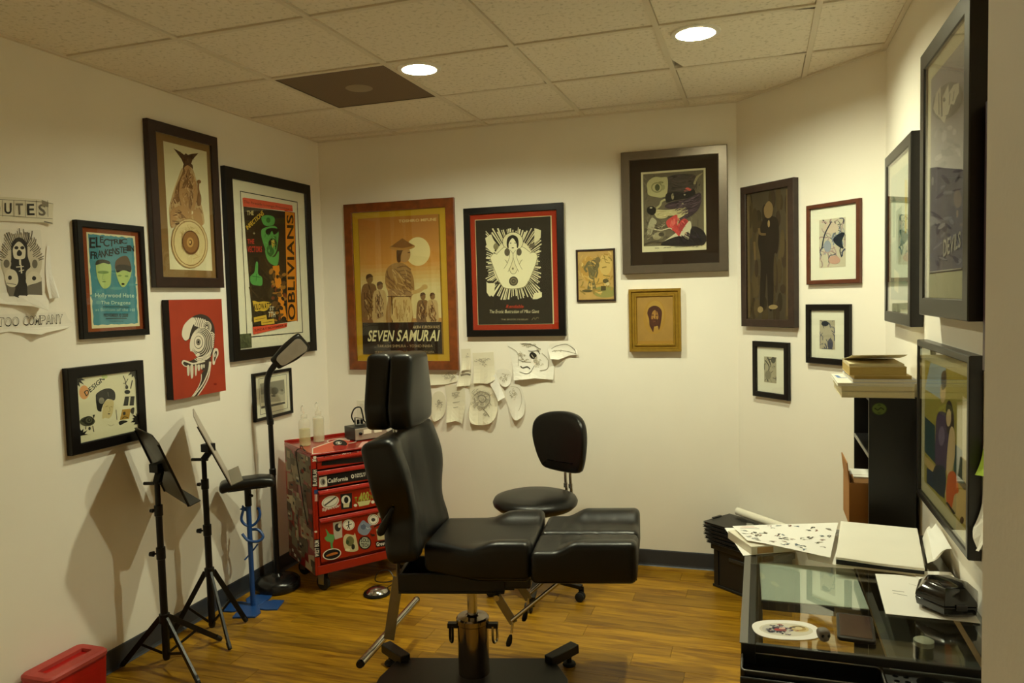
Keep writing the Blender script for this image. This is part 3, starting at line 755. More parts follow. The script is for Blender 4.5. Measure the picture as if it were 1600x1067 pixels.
# 6 small grey picture by the lamp
C = [('p', K, [(165, 235), (632, 150), (660, 720), (205, 840)]), ('p', '#e9e3cf', [(172, 242), (627, 158), (654, 716), (211, 831)]),
     ('p', '#8d897c', [(190, 320), (595, 245), (615, 560), (215, 600)]), ('p', '#bfb9a6', [(200, 500), (610, 470), (615, 600), (215, 640)]),
     ('p', '#5f5c52', spline([(390, 400), (470, 380), (500, 440), (450, 500), (400, 490)], 4, True)), ('p', '#a49f90', spline([(500, 460), (580, 400), (600, 460), (560, 500)], 4, True)), ('e', '#45423b', (420, 520), 40, 14), ('e', '#6b675c', (560, 425), 25, 20),
     ('p', '#4b4942', [(215, 700), (612, 612), (615, 645), (218, 738)])]
picture('framed_print', 'small thin black frame with a grey landscape print behind the floor lamp neck', 'picture frame', 'L', (1.130, 1.503, 0.961, 1.245), 0.018, 0.02, BLACKWOOD,
        [(0.03, '#efe9d8')], (1.185, 1.459, 0.996, 1.211), [(405.5, 592.0), (449.2, 584.1), (451.8, 637.4), (409.2, 648.7)], C, (390, 570, 10.675), '#efe9d8')

# 7 film poster (plain stand-in artwork, its lettering kept)
C = []
n = 26
for k in range(n):
    f0, f1 = k/n*0.74, (k+1)/n*0.74+0.002; t_ = k/(n-1)
    if t_ < 0.45: a, b, q = (0xb4, 0x77, 0x35), (0xd0, 0x92, 0x46), t_/0.45
    else: a, b, q = (0xd0, 0x92, 0x46), (0xdd, 0xc9, 0x92), min(1, (t_-0.45)/0.25)
    C.append(('u', '#%02x%02x%02x' % tuple(int(a[i]+(b[i]-a[i])*q) for i in range(3)), [(0, f0), (1, f0), (1, f1), (0, f1)]))
C += [('e', '#e6d29a', (450, 345), 72, 84), ('t', '#e3c689', 'TOSHIRO MIFUNE', ((338, 160), (558, 148), (558, 165), (338, 177)), 1)]
B1, B2, B3, B4 = '#5a3a22', '#86603a', '#a9825035'[:7], '#c7a672'
def man(x, yh, s, robe, dark):
    r = [('e', B2, (x, yh), 13*s, 17*s), ('p', B1, spline([(x-14*s, yh-2*s), (x-11*s, yh-16*s), (x+4*s, yh-20*s), (x+14*s, yh-8*s), (x+4*s, yh-9*s), (x-8*s, yh-2*s)], 4, True)),
         ('p', robe, spline([(x-8*s, yh+16*s), (x-26*s, yh+26*s), (x-32*s, yh+70*s), (x-28*s, 752), (x+28*s, 752), (x+30*s, yh+70*s), (x+24*s, yh+26*s), (x+8*s, yh+16*s)], 4, True)),
         ('l', dark, 4*s, [(x-4*s, yh+22*s), (x+10*s, yh+60*s), (x+4*s, yh+110*s)]), ('l', dark, 3*s, [(x-20*s, yh+50*s), (x-16*s, yh+110*s)])]
    return r
C += man(172, 505, 1.5, B2, B1) + man(232, 545, 1.3, B4, B2) + man(480, 605, 1.15, B2, B1) + man(535, 605, 1.1, B4, B2)
# plain standing figure in a loose robe
C += [('p', '#a67d4a', spline([(310, 415), (270, 450), (262, 520), (280, 600), (275, 752), (415, 752), (412, 620), (430, 580), (425, 500), (400, 440), (360, 412)], 6, True)),
      ('p', '#d2b57c', spline([(310, 615), (405, 612), (412, 752), (305, 752)], 3, True)), ('l', B1, 6, [(300, 600), (305, 752)]), ('l', B1, 5, [(275, 605), (410, 605)])]
for k in range(7): C.append(('l', B2, 7, spline([(330+k*6, 440+k*22), (375+k*4, 430+k*24), (410, 450+k*22)], 4)))
C += [('l', '#caa468', 22, spline([(415, 580), (450, 575), (492, 548)], 4)), ('e', '#caa468', (490, 550), 18, 15),
      ('e', '#b78a55', (372, 360), 36, 48), ('p', B1, spline([(330, 400), (328, 330), (345, 298), (385, 290), (412, 305), (405, 322), (370, 330), (352, 370), (350, 405)], 5, True)), ('l', B1, 5, [(392, 352), (406, 350)]),
      ('e', '#b3803f', (360, 318), 74, 20, -0.05), ('p', '#8a5c2e', [(292, 318), (360, 268), (430, 312), (360, 326)]),
      ('p', '#2e1f17', [(134, 754), (588, 750), (592, 930), (140, 930)]), ('t', '#cdb184', "AKIRA KUROSAWA'S", (422, 770, 576, 788), 1, 0.15),
      ('t', '#eadfb0', 'SEVEN', (165, 797, 318, 860), 1, 0.25), ('t', '#eadfb0', 'SAMURAI', (330, 795, 578, 860), 1, 0.25),
      ('t', '#b59a72', '... TAKASHI SHIMURA - YOSHIO INABA', (203, 878, 535, 894)), ('t', '#b59a72', 'YUKIKO SHIMAZAKI  AND  MINORU TOYAMA', (205, 914, 545, 928))]
C += shade(spline([(310, 420), (270, 455), (266, 520), (283, 600), (405, 605), (425, 575), (420, 500), (400, 445)], 6, True), [B2, '#bf9658', '#8f6840', '#c9a468'], 46, 50, 5, 0.9, 2, 0.5)
C += shade([(306, 620), (405, 618), (410, 748), (306, 748)], ['#bd9c62', '#dfc48c', '#a8834e'], 26, 60, 6, 1.55, 3, 0.12)
for xx, yy in ((172, 505), (232, 545), (480, 605), (535, 605)): C += shade([(xx-24, yy+40), (xx+24, yy+40), (xx+26, 748), (xx-26, 748)], [B1, B4, '#9a7448', '#6d4a2c'], 26, 36, 5, 1.3, xx, 0.5)
picture('framed_poster', 'large burl wood frame with a gold mat and orange film poster titled SEVEN SAMURAI', 'poster', 'B', (0.178, 0.960, 1.192, 2.292), 0.058, 0.028, BURL,
        [(0.042, '#c9a02e'), (0.002, '#8f6a1b')], (0.281, 0.851, 1.298, 2.194), [(558.0, 342.1), (684.4, 334.0), (690.9, 552.8), (568.1, 552.8)], C, (530, 300, 3.679), '#c08a4a')

# 8 black exhibition poster with white rays
rn = random.Random(4)
IV = '#e9e0bd'
C = []
cx, cy = 368, 425
for k in range(92):
    a = 2*PI*k/92+rn.uniform(-0.02, 0.02); ca, sa = math.cos(a), math.sin(a)
    lim = min(260/abs(ca) if abs(ca) > 1e-3 else 1e9, 335/abs(sa) if abs(sa) > 1e-3 else 1e9)
    r = lim*rn.uniform(0.86, 1.0); da = rn.uniform(0.012, 0.03)
    C.append(('p', IV, [(cx+40*ca, cy+40*sa), (cx+r*math.cos(a-da), cy+r*math.sin(a-da)), (cx+r*math.cos(a+da*0.6), cy+r*math.sin(a+da*0.6))]))
C += [('e', IV, (368, 430), 190, 235), ('p', IV, [(105, 185), (160, 150), (210, 260), (180, 330), (125, 280)]), ('p', IV, [(560, 100), (620, 120), (618, 190), (560, 240)]), ('p', IV, [(118, 590), (200, 610), (190, 690), (150, 730), (120, 690)]), ('p', IV, [(560, 700), (632, 690), (632, 735), (590, 755), (545, 755)]),
      ('e', '#4f4635', (362, 222), 98, 90), ('e', IV, (362, 222), 93, 85)]
LN = '#8d8363'
C += [('p', '#f0e8c8', spline([(150, 370), (185, 330), (240, 350), (300, 400), (340, 500), (368, 520), (396, 500), (440, 400), (520, 330), (575, 330), (585, 390), (540, 520), (490, 620), (430, 652), (300, 652), (250, 610), (200, 500)], 6, True)),
      ('l', LN, 5, spline([(150, 370), (185, 330), (240, 350), (300, 400), (340, 500), (368, 520), (396, 500), (440, 400), (520, 330), (575, 330), (585, 390), (540, 520), (490, 620), (430, 652), (300, 652), (250, 610), (200, 500), (150, 370)], 6)),
      ('p', '#f0e8c8', spline([(215, 330), (290, 270), (440, 270), (520, 320), (470, 380), (368, 400), (270, 380)], 5, True)), ('l', LN, 5, spline([(215, 330), (290, 270), (330, 330)], 4)), ('l', LN, 5, spline([(405, 330), (445, 270), (520, 320)], 4)),
      ('e', '#f0e8c8', (362, 235), 42, 58), ('p', '#2a241c', spline([(305, 250), (315, 185), (360, 160), (405, 185), (415, 250), (400, 300), (395, 240), (360, 190), (325, 235), (325, 300)], 6, True)),
      ('e', '#2a241c', (342, 235), 8, 4), ('e', '#2a241c', (384, 235), 8, 4), ('e', '#2a241c', (362, 278), 12, 5),
      ('l', '#f0e8c8', 34, spline([(322, 280), (350, 340), (330, 420), (300, 490)], 5)), ('l', '#f0e8c8', 34, spline([(404, 280), (378, 340), (400, 420), (432, 490)], 5)),
      ('l', LN, 4, spline([(338, 300), (366, 345), (350, 430), (318, 500)], 5)), ('l', LN, 4, spline([(388, 300), (364, 345), (384, 430), (418, 500)], 5)), ('l', LN, 4, spline([(305, 280), (332, 345), (312, 420), (280, 470)], 5)), ('l', LN, 4, spline([(420, 280), (396, 345), (418, 420), (450, 480)], 5)),
      ('e', '#5f5646', (310, 318), 26, 36), ('e', '#5f5646', (420, 318), 24, 34), ('e', '#6b6050', (540, 262), 26, 20), ('e', '#8d8363', (205, 265), 24, 30),
      ('e', '#4f4738', (370, 587), 42, 44), ('e', '#857a62', (370, 587), 30, 31), ('e', '#4f4738', (370, 587), 20, 21), ('e', '#857a62', (370, 587), 9, 9), ('e', LN, (363, 470), 9, 11),
      ('t', '#4f4738', 'Mike Giant', ((500, 590), (590, 575), (592, 615), (505, 625))), ('e', '#3a3226', (150, 592), 28, 12), ('e', '#3a3226', (220, 605), 26, 10),
      ('t', '#b0391f', 'Rendable', (300, 805, 465, 838), 1, 0.25), ('t', '#ddd3b0', 'The Erotic Illustration of Mike Giant', (148, 852, 608, 884), 0, 0.2), ('t', '#a89d80', 'THE EROTIC MUSEUM', (255, 935, 505, 949)), ('l', '#8d8363', 4, spline([(540, 950), (560, 925), (572, 945), (590, 922), (605, 935)], 4))]
picture('framed_poster', 'black poster of a crouching figure in white rays with a red mat, black frame', 'poster', 'B', (1.025, 1.670, 1.405, 2.216), 0.042, 0.03, BLACKWOOD,
        [(0.032, '#a8341d'), (0.002, '#d8cba0')], (1.103, 1.589, 1.481, 2.138), [(742.0, 343.4), (858.9, 338.7), (863.7, 505.7), (747.1, 507.3)], C, (740, 340, 5.928), '#2c251c')

# 9 small ochre painting
C = [('e', '#c49f52', (130, 660), 60, 75), ('e', '#b38d45', (90, 640), 40, 60), ('e', '#8e8a4c', (170, 750), 60, 28), ('e', '#c9ad66', (170, 620), 30, 50),
     ('p', '#6d6440', spline([(80, 612), (105, 598), (130, 600), (140, 625), (125, 655), (118, 690), (128, 740), (112, 742), (104, 700), (98, 740), (84, 738), (92, 690), (88, 650)], 5, True)),
     ('e', '#7a6a44', (133, 598), 13, 14), ('l', '#6d6440', 11, [(85, 615), (70, 640), (82, 655)]), ('l', '#6d6440', 9, [(128, 625), (132, 660), (125, 680)]), ('e', '#57502f', (85, 745), 26, 6), ('p', '#4c4527', [(150, 722), (173, 722), (173, 742), (150, 744)]), ('e', '#57502f', (172, 698), 14, 11), ('e', '#cdbb86', (182, 712), 9, 8)]
C[5:5] = shade([(38, 562), (203, 556), (210, 780), (44, 784)], ['#c2a15a', '#a5853f', '#d0b46e', '#8f7b3f'], 60, 30, 6, 0.9, 3, 1.2)
C += shade(spline([(80, 612), (105, 598), (130, 600), (140, 625), (125, 655), (100, 690), (92, 690)], 5, True), ['#8b7f54', '#544c30'], 16, 16, 3, 1.2, 4)
picture('framed_painting', 'small ochre painting of a bending figure in a thin dark frame', 'painting', 'B', (1.740, 1.979, 1.611, 1.927), 0.011, 0.013, DARKBROWN,
        [(0.001, '#b08d4a')], (1.749, 1.968, 1.625, 1.914), [(901.5, 393.6), (957.2, 391.3), (959.8, 466.7), (903.8, 468.0)], C, (890, 210, 3.05), mat('#b49250', noise=0.2, nscale=8), glass=False)

# 10 large pewter frame, surreal beast in a suit
rn = random.Random(12)
C = [('p', '#6d6250', [(95, 148), (725, 100), (735, 880), (105, 900)])]
for k in range(40):
    C.append(('e', rn.choice(['#7d725e', '#5d5446', '#857a66', '#4c443a']), (rn.uniform(110, 715), rn.uniform(180, 860)), rn.uniform(4, 9), rn.uniform(12, 26), rn.uniform(0, 1)))
C += [('p', '#463d38', spline([(345, 190), (440, 150), (620, 150), (660, 240), (600, 320), (380, 370), (350, 420), (345, 300)], 6, True)),
      ('p', '#bdb488', spline([(135, 250), (165, 205), (220, 175), (285, 180), (350, 190), (345, 350), (300, 388), (230, 385), (150, 360), (140, 300)], 6, True)), ('e', '#8d8760', (240, 285), 60, 55), ('e', '#bdb488', (240, 285), 48, 42), ('e', '#4f5436', (245, 285), 26, 36), ('e', '#8d8760', (282, 232), 28, 12), ('e', '#a09a70', (305, 285), 20, 28),
      ('p', '#1a1416', spline([(340, 350), (450, 335), (590, 320), (630, 300), (640, 400), (560, 400), (420, 420), (340, 440)], 6, True)), ('e', '#9d9272', (405, 378), 14, 32), ('e', '#a39a80', (530, 360), 10, 9),
      ('p', '#d0564e', spline([(525, 320), (555, 285), (600, 305), (570, 325)], 4, True)), ('p', '#9f9270', spline([(620, 250), (650, 170), (720, 130), (665, 190), (640, 255)], 4, True)),
      ('p', '#43323c', spline([(330, 470), (420, 430), (560, 400), (690, 340), (690, 480), (600, 580), (480, 620), (420, 520), (340, 500)], 6, True)), ('l', '#6d5662', 8, spline([(350, 480), (470, 450), (640, 400)], 5)), ('l', '#6d5662', 7, spline([(560, 500), (640, 470), (700, 420)], 5)), ('l', '#2a1f26', 8, spline([(400, 460), (520, 430), (650, 430)], 5)), ('e', '#a39a80', (510, 455), 12, 9),
      ('p', '#c9bf92', spline([(215, 520), (330, 520), (420, 510), (520, 490), (565, 510), (560, 560), (490, 600), (455, 680), (450, 600), (380, 570), (330, 605), (240, 600)], 6, True)), ('l', '#6a5f42', 5, spline([(470, 560), (520, 520), (545, 525), (500, 565)], 4)),
      ('e', '#17110f', (185, 525), 50, 45, 0.4), ('e', '#cfc6b0', (180, 497), 14, 7), ('l', '#bdb488', 20, spline([(235, 505), (275, 470), (290, 430), (330, 410)], 5)),
      ('p', '#cf4a48', spline([(340, 640), (400, 590), (455, 570), (450, 680), (520, 610), (570, 640), (560, 700), (480, 790), (420, 740), (360, 700)], 6, True)), ('p', '#a83a40', spline([(470, 690), (540, 620), (565, 690), (490, 780)], 5, True)), ('e', '#e0726a', (410, 650), 22, 40, 0.3),
      ('p', '#d6ceb4', spline([(570, 640), (600, 660), (600, 740), (575, 825), (480, 790)], 3, True)), ('e', '#b0594a', (550, 768), 18, 16), ('e', '#d6ceb4', (550, 768), 11, 9), ('p', '#d6ceb4', [(440, 760), (470, 795), (340, 850), (300, 860)]),
      ('p', '#1f171c', spline([(285, 885), (430, 800), (520, 800), (575, 828), (610, 690), (735, 745), (735, 880)], 3, True)),
      ('p', '#b1a98e', spline([(190, 600), (150, 680), (140, 760), (180, 780), (215, 700), (240, 640)], 5, True)), ('e', '#7d745e', (270, 780), 70, 52, -0.5), ('e', '#aaa083', (250, 790), 52, 36, -0.5), ('l', '#d6ceb4', 12, spline([(210, 720), (290, 730), (370, 710), (400, 720)], 5)), ('e', '#4b4236', (290, 775), 30, 22), ('l', '#4b4236', 14, spline([(110, 880), (200, 850), (300, 860)], 4)),
      ('t', '#4c443a', 'the artist', (225, 905, 265, 925)), ('t', '#4c443a', 'proof', (315, 900, 395, 922), 0, 0.3), ('t', '#3a332b', 'Hand pulled print', ((430, 900), (600, 885), (600, 905), (430, 918)), 0, 0.3), ('l', '#3a332b', 4, spline([(618, 905), (650, 885), (660, 905), (690, 882), (715, 895)], 4))]
C[41:41] = shade([(95, 148), (725, 100), (735, 880), (105, 900)], ['#857a66', '#544b3d', '#746a58'], 90, 60, 8, 1.2, 3)
C += shade(spline([(330, 470), (420, 430), (560, 400), (690, 340), (690, 480), (600, 580), (480, 620), (420, 520)], 6, True), ['#5d4853', '#2f232a', '#75606c', '#3a2b34'], 70, 90, 6, -0.35, 4, 0.25)
C += shade(spline([(345, 190), (440, 150), (620, 150), (660, 240), (600, 320), (380, 370)], 6, True), ['#544a44', '#39312d', '#63564e'], 60, 70, 7, -0.1, 5, 0.5)
C += shade(spline([(215, 520), (330, 520), (420, 510), (520, 490), (490, 560), (330, 600), (240, 595)], 6, True), ['#d8cfa6', '#a89f74', '#b9af82'], 30, 50, 6, -0.1, 6, 0.3)
C += shade(spline([(345, 640), (400, 600), (450, 600), (520, 630), (560, 650), (480, 780), (420, 740)], 6, True), ['#e0726a', '#b03a3c', '#d85a56'], 40, 34, 6, 1.2, 7, 0.8)
C += shade([(300, 880), (430, 810), (600, 720), (730, 760), (730, 875)], ['#2c2228', '#15100f', '#352930'], 30, 60, 8, 0.9, 8, 0.5)
C += shade([(110, 840), (120, 640), (330, 640), (330, 860)], ['#9a8f75', '#5d5446', '#b9b094', '#453c33'], 50, 36, 6, 0.2, 9, 1.5)
picture('framed_print', 'large silvery pewter frame with a dark mat and a snarling beast in a suit', 'picture frame', 'B', (2.028, 2.631, 1.768, 2.482), 0.05, 0.042, PEWTER,
        [(0.06, '#2e2019')], (2.144, 2.511, 1.894, 2.360), [(1000.8, 269.2), (1101.7, 261.7), (1104.0, 389.8), (1003.5, 394.2)], C, (990, 250, 6.669), '#ddd3b4')

# 11 gilt frame with a bearded head
C = [('e', '#a07c36', (240, 480), 190, 290), ('e', '#a8853d', (250, 440), 150, 230),
     ('p', '#46281c', spline([(120, 410), (150, 335), (230, 298), (310, 320), (362, 390), (360, 500), (345, 620), (320, 700), (300, 640), (270, 630), (240, 650), (225, 735), (190, 680), (160, 620), (150, 520), (125, 450)], 6, True)),
     ('p', '#9c7436', spline([(190, 470), (210, 400), (245, 372), (285, 400), (305, 470), (295, 530), (245, 560), (195, 530)], 6, True)), ('e', '#5d3a22', (212, 455), 22, 12), ('e', '#5d3a22', (275, 458), 22, 12), ('l', '#b48f4b', 12, [(245, 430), (243, 510)]),
     ('p', '#4d2c1d', spline([(180, 540), (245, 520), (310, 540), (315, 600), (270, 640), (220, 640), (180, 600)], 6, True)), ('e', '#6d4527', (245, 560), 22, 6)]
C += shade(spline([(120, 410), (150, 335), (230, 298), (310, 320), (362, 390), (360, 500), (345, 620), (240, 650), (160, 620), (125, 450)], 6, True), ['#5d3620', '#331c12', '#4f2d1e'], 30, 60, 7, 1.5, 3, 0.3)[:18]
picture('framed_painting', 'small gilt frame with a dark bearded head on a golden ground', 'painting', 'B', (2.059, 2.362, 1.306, 1.678), 0.045, 0.034, GOLD,
        [(0.002, '#a07a34')], (2.109, 2.319, 1.370, 1.636), [(994.3, 462.5), (1051.3, 461.8), (1053.0, 532.0), (997.5, 533.0)], C, (1000, 450, 10.67), mat('#9c7834', noise=0.12, nscale=14), glass=False,
        profile=[(0.0, 0.35, 0.9, 1.0), (0.35, 0.75, 0.9, 0.72), (0.75, 1.0, 0.7, 0.9)])

# 12 tall dark figure
rn = random.Random(21)
C = []
for k in range(60): C.append(('e', rn.choice(['#3a2f1c', '#443822', '#2f2718', '#4d4028', '#382c1e']), (rn.uniform(80, 250), rn.uniform(130, 660)), rn.uniform(6, 14), rn.uniform(20, 70)))
C += [('l', '#5b4c31', 10, [(78, 130), (82, 660)]), ('l', '#5b4c31', 9, [(250, 100), (248, 660)]), ('p', '#241b12', spline([(140, 240), (165, 220), (205, 230), (212, 300), (205, 380), (190, 400), (185, 610), (165, 615), (158, 470), (145, 620), (128, 620), (132, 420), (120, 330)], 6, True)),
      ('p', '#75603f', spline([(148, 180), (168, 152), (186, 175), (182, 215), (165, 228), (150, 215)], 5, True)), ('e', '#8a744c', (168, 252), 5, 16), ('l', '#5f4d2f', 10, spline([(125, 270), (130, 295), (155, 298)], 4)), ('e', '#8a7750', (130, 627), 12, 14), ('e', '#8a7750', (186, 618), 20, 10), ('l', '#5f4d2f', 9, [(105, 330), (108, 410)])]
picture('framed_painting', 'tall narrow dark brown painting of a thin standing figure', 'painting', 'D', (0.065, 0.454, 1.452, 2.229), 0.042, 0.036, WALNUT,
        [(0.001, '#3a2f1c')], (0.109, 0.417, 1.490, 2.194), [(1165.6, 301.0), (1231.9, 289.2), (1231.9, 502.2), (1166.7, 497.9)], C, (1140, 260, 2.808), mat('#3b301d', noise=0.25, nscale=6), glass=False)

# 13-15 white-matted ink studies on the angled wall
def ink_study(seed, box, cols, n):
    rn = random.Random(seed); x0, y0, x1, y1 = box; C = []
    for k in range(n):
        P = []; cx, cy = rn.uniform(x0+8, x1-8), rn.uniform(y0+8, y1-8); a = rn.uniform(0, 6.28)
        for i in range(5): P.append((min(max(cx, x0+2), x1-2), min(max(cy, y0+2), y1-2))); a += rn.uniform(-0.9, 0.9); cx += 13*math.cos(a); cy += 17*math.sin(a)
        C.append(('l', rn.choice(cols), rn.uniform(1.5, 6), spline(P, 4)))
    return C
BL = ['#3f4a66', '#7f86a0', '#23283a', '#b79f9f', '#a58c8c', '#8c93a8', '#cdbcae']
C = ink_study(3, (387, 226, 503, 445), BL, 44) + [('p', '#242838', spline([(450, 320), (475, 295), (500, 292), (488, 330), (495, 360), (465, 345)], 5, True)), ('e', '#c99f93', (455, 410), 26, 18), ('e', '#d5c2b2', (440, 270), 34, 24), ('l', '#2b3146', 5, spline([(400, 360), (412, 300), (440, 245)], 5)), ('e', '#9aa0b4', (425, 350), 16, 26)]
picture('framed_drawing', 'reddish brown wooden frame with a white mat and a pale blue ink study', 'picture frame', 'D', (0.520, 0.841, 1.674, 2.074), 0.021, 0.02, CHERRY,
        [(0.05, '#f2eee2')], (0.596, 0.755, 1.756, 1.994), [(1277.8, 344.0), (1319.1, 339.1), (1319.5, 416.0), (1278.2, 419.2)], C, (1140, 260, 2.808), '#cfc6b4')
C = ink_study(8, (391, 674, 458, 803), ['#3d3f4d', '#7d7c84', '#a89f90', '#5a5b6e'], 18) + [('e', '#31323f', (415, 690), 16, 12), ('e', '#4c4d63', (438, 780), 12, 24), ('e', '#b8ae9c', (425, 730), 20, 30)]
picture('framed_drawing', 'black frame with a white mat and a grey blue study, directly below the reddish frame', 'picture frame', 'D', (0.516, 0.784, 1.274, 1.574), 0.030, 0.022, BLACKWOOD,
        [(0.05, '#f2eee2')], (0.599, 0.693, 1.350, 1.495), [(1279.2, 500.0), (1303.1, 500.4), (1303.1, 546.0), (1279.2, 545.3)], C, (1140, 260, 2.808), '#b9ae9b')
C = ink_study(15, (147, 833, 201, 952), ['#6d6a5e', '#9a9482', '#4e4c44', '#b6ad97'], 14) + [('l', '#3d3b34', 4, spline([(152, 850), (170, 880), (160, 920), (165, 945)], 5)), ('e', '#55524a', (188, 850), 10, 14), ('e', '#8f8977', (165, 915), 14, 20)]
picture('framed_drawing', 'smallest black frame with a white mat and grey smoke study, lowest on the angled wall', 'picture frame', 'D', (0.135, 0.396, 1.062, 1.371), 0.030, 0.022, BLACKWOOD,
        [(0.05, '#f2eee2')], (0.216, 0.306, 1.146, 1.288), [(1192.4, 556.7), (1211.6, 558.4), (1211.6, 599.0), (1192.4, 597.3)], C, (1140, 260, 2.808), '#b3a994')

# 16-19 the right-hand wall
SIDEBLACK = mat('#1b1613', rough=0.32, noise=0.1, nscale=30)
C = [('u', '#b9c3b2', [(0, 0), (1, 0), (1, 1), (0, 1)]), ('u', '#8fa395', [(0, 0.55), (0.5, 0.5), (0.9, 0.6), (1, 1), (0, 1)]), ('u', '#3f6a5c', [(0.3, 0.3), (0.62, 0.28), (0.6, 0.7), (0.34, 0.72)]), ('u', '#c7b23c', [(0.78, 0.1), (0.9, 0.12), (0.88, 0.5), (0.8, 0.5)]), ('u', '#6d8f7e', [(0.1, 0.15), (0.28, 0.2), (0.24, 0.5), (0.12, 0.5)]), ('u', '#d9d7b8', [(0.2, 0.75), (0.5, 0.8), (0.45, 0.95), (0.22, 0.92)])]
picture('framed_print', 'black box frame with a pale green print above the bookcase', 'picture frame', 'R', (-1.030, -0.450, 1.507, 2.195), 0.045, 0.042, SIDEBLACK,
        [(0.03, '#dcd9c0')], (-0.94, -0.54, 1.60, 2.10), [(0, 0), (1, 0), (1, 1), (0, 1)], C, (0, 0, 1), '#b9c3b2')
rn = random.Random(31)
C = [('p', '#8a8494', [(48, 155), (174, 2), (184, 893), (55, 893)])]
for k in range(60): C.append(('e', rn.choice(['#8d88a0', '#a29db0', '#6a657c', '#b5b0bb', '#5d5870']), (rn.uniform(58, 172), rn.uniform(230, 860)), rn.uniform(3, 10), rn.uniform(8, 26), rn.uniform(0, 3)))
C += [('e', '#4a4554', (115, 235), 52, 75, 0.5), ('p', '#c9c2b6', [(62, 262), (72, 205), (88, 178), (92, 290), (74, 285)]), ('l', '#4a4554', 4, [(82, 205), (84, 285)]), ('p', '#c9c2b6', [(96, 220), (118, 172), (120, 205), (138, 175), (158, 168), (158, 205), (148, 225), (140, 250), (128, 245), (118, 285), (98, 292)]), ('e', '#4a4554', (103, 230), 5, 9), ('l', '#4a4554', 3, [(125, 205), (122, 250)]), ('l', '#4a4554', 3, [(140, 200), (136, 235)]), ('p', '#c9c2b6', [(66, 272), (92, 292), (112, 290), (106, 318), (90, 300)]),
      ('t', '#d8d2cc', 'DEVILS', ((108, 765), (176, 735), (176, 800), (108, 835)), 1), ('l', '#d8d2cc', 5, [(55, 888), (182, 885)])]
picture('framed_poster', 'largest black box frame on the right wall with a purple grey poster and cream mat', 'poster', 'R', (-0.205, 0.398, 1.560, 2.380), 0.055, 0.057, SIDEBLACK,
        [(0.03, '#dcd5b8')], (-0.100, 0.300, 1.690, 2.280), [(1451.1, 125.4), (1503.0, 62.1), (1507.2, 436.6), (1453.2, 436.6)], C, (1430, 60, 2.371), '#8a8494')
C = [('p', '#a0923e', [(215, 185), (365, 245), (395, 880), (215, 675)]), ('p', '#8fa7b8', [(235, 195), (290, 215), (280, 330), (215, 290)]), ('p', '#1f4046', [(215, 395), (255, 430), (260, 590), (215, 540)]), ('p', '#1f4a48', [(325, 490), (372, 530), (385, 700), (335, 640)]), ('p', '#c8a86a', [(218, 560), (260, 600), (255, 640), (215, 590)]), ('p', '#20334a', [(225, 610), (300, 660), (300, 745), (225, 680)]), ('p', '#cdb27a', [(300, 690), (385, 690), (395, 860), (310, 780)]),
     ('p', '#4f3a5c', spline([(262, 390), (282, 372), (310, 400), (315, 500), (300, 620), (262, 600), (258, 480)], 5, True)), ('p', '#26303f', spline([(258, 600), (300, 610), (298, 735), (250, 690)], 3, True)),
     ('e', '#d8b98c', (282, 300), 10, 40), ('p', '#2a2233', spline([(275, 235), (290, 225), (293, 275), (278, 290)], 4, True)), ('p', '#3a2a26', spline([(295, 350), (308, 330), (322, 370), (327, 460), (312, 470), (298, 430)], 5, True)), ('e', '#d8b98c', (306, 395), 9, 34), ('p', '#d8b98c', spline([(312, 440), (330, 450), (334, 560), (318, 640), (304, 600)], 4, True)), ('p', '#d2601f', spline([(312, 630), (340, 620), (356, 700), (340, 720), (330, 790), (308, 750)], 4, True)), ('l', '#2a2018', 10, [(310, 760), (345, 810)]), ('e', '#2a2018', (376, 835), 8, 18), ('e', '#7a6a86', (282, 470), 12, 40), ('p', '#ded2b0', [(352, 310), (385, 330), (392, 670), (368, 640)])]
picture('framed_print', 'thin black frame with a colourful print of two figures, one in orange trousers', 'picture frame', 'R', (-0.378, 0.312, 0.927, 1.468), 0.022, 0.032, SIDEBLACK,
        [(0.035, '#cfc4a0')], (-0.300, 0.250, 0.990, 1.405), [(1440.6, 569.4), (1496.9, 591.9), (1508.1, 830.0), (1440.6, 753.1)], C, (1360, 500, 2.667), '#a0923e')
picture('framed_poster', 'dark frame with a thin magenta edge, half hidden by the doorway jamb', 'poster', 'R', (0.425, 0.95, 1.440, 2.090), 0.03, 0.03, mat('#3a1c28', rough=0.4),
        [(0.03, '#b8a98c')], (0.50, 0.88, 1.52, 2.02), [(0, 0), (1, 0), (1, 1), (0, 1)], [('u', '#7c4250', [(0, 0), (1, 0), (1, 1), (0, 1)]), ('u', '#4a3040', [(0.2, 0.2), (0.8, 0.25), (0.7, 0.8), (0.25, 0.75)])], (0, 0, 1), '#7c4250')
# ------------------------------------------------------------ client chair (black vinyl, hydraulic base)
t = thing('tattoo_chair', 'black vinyl client chair with upright back, split leg rests and chrome pump', 'chair', (1.66, 0.38, 0), math.radians(14))
CH_ = t
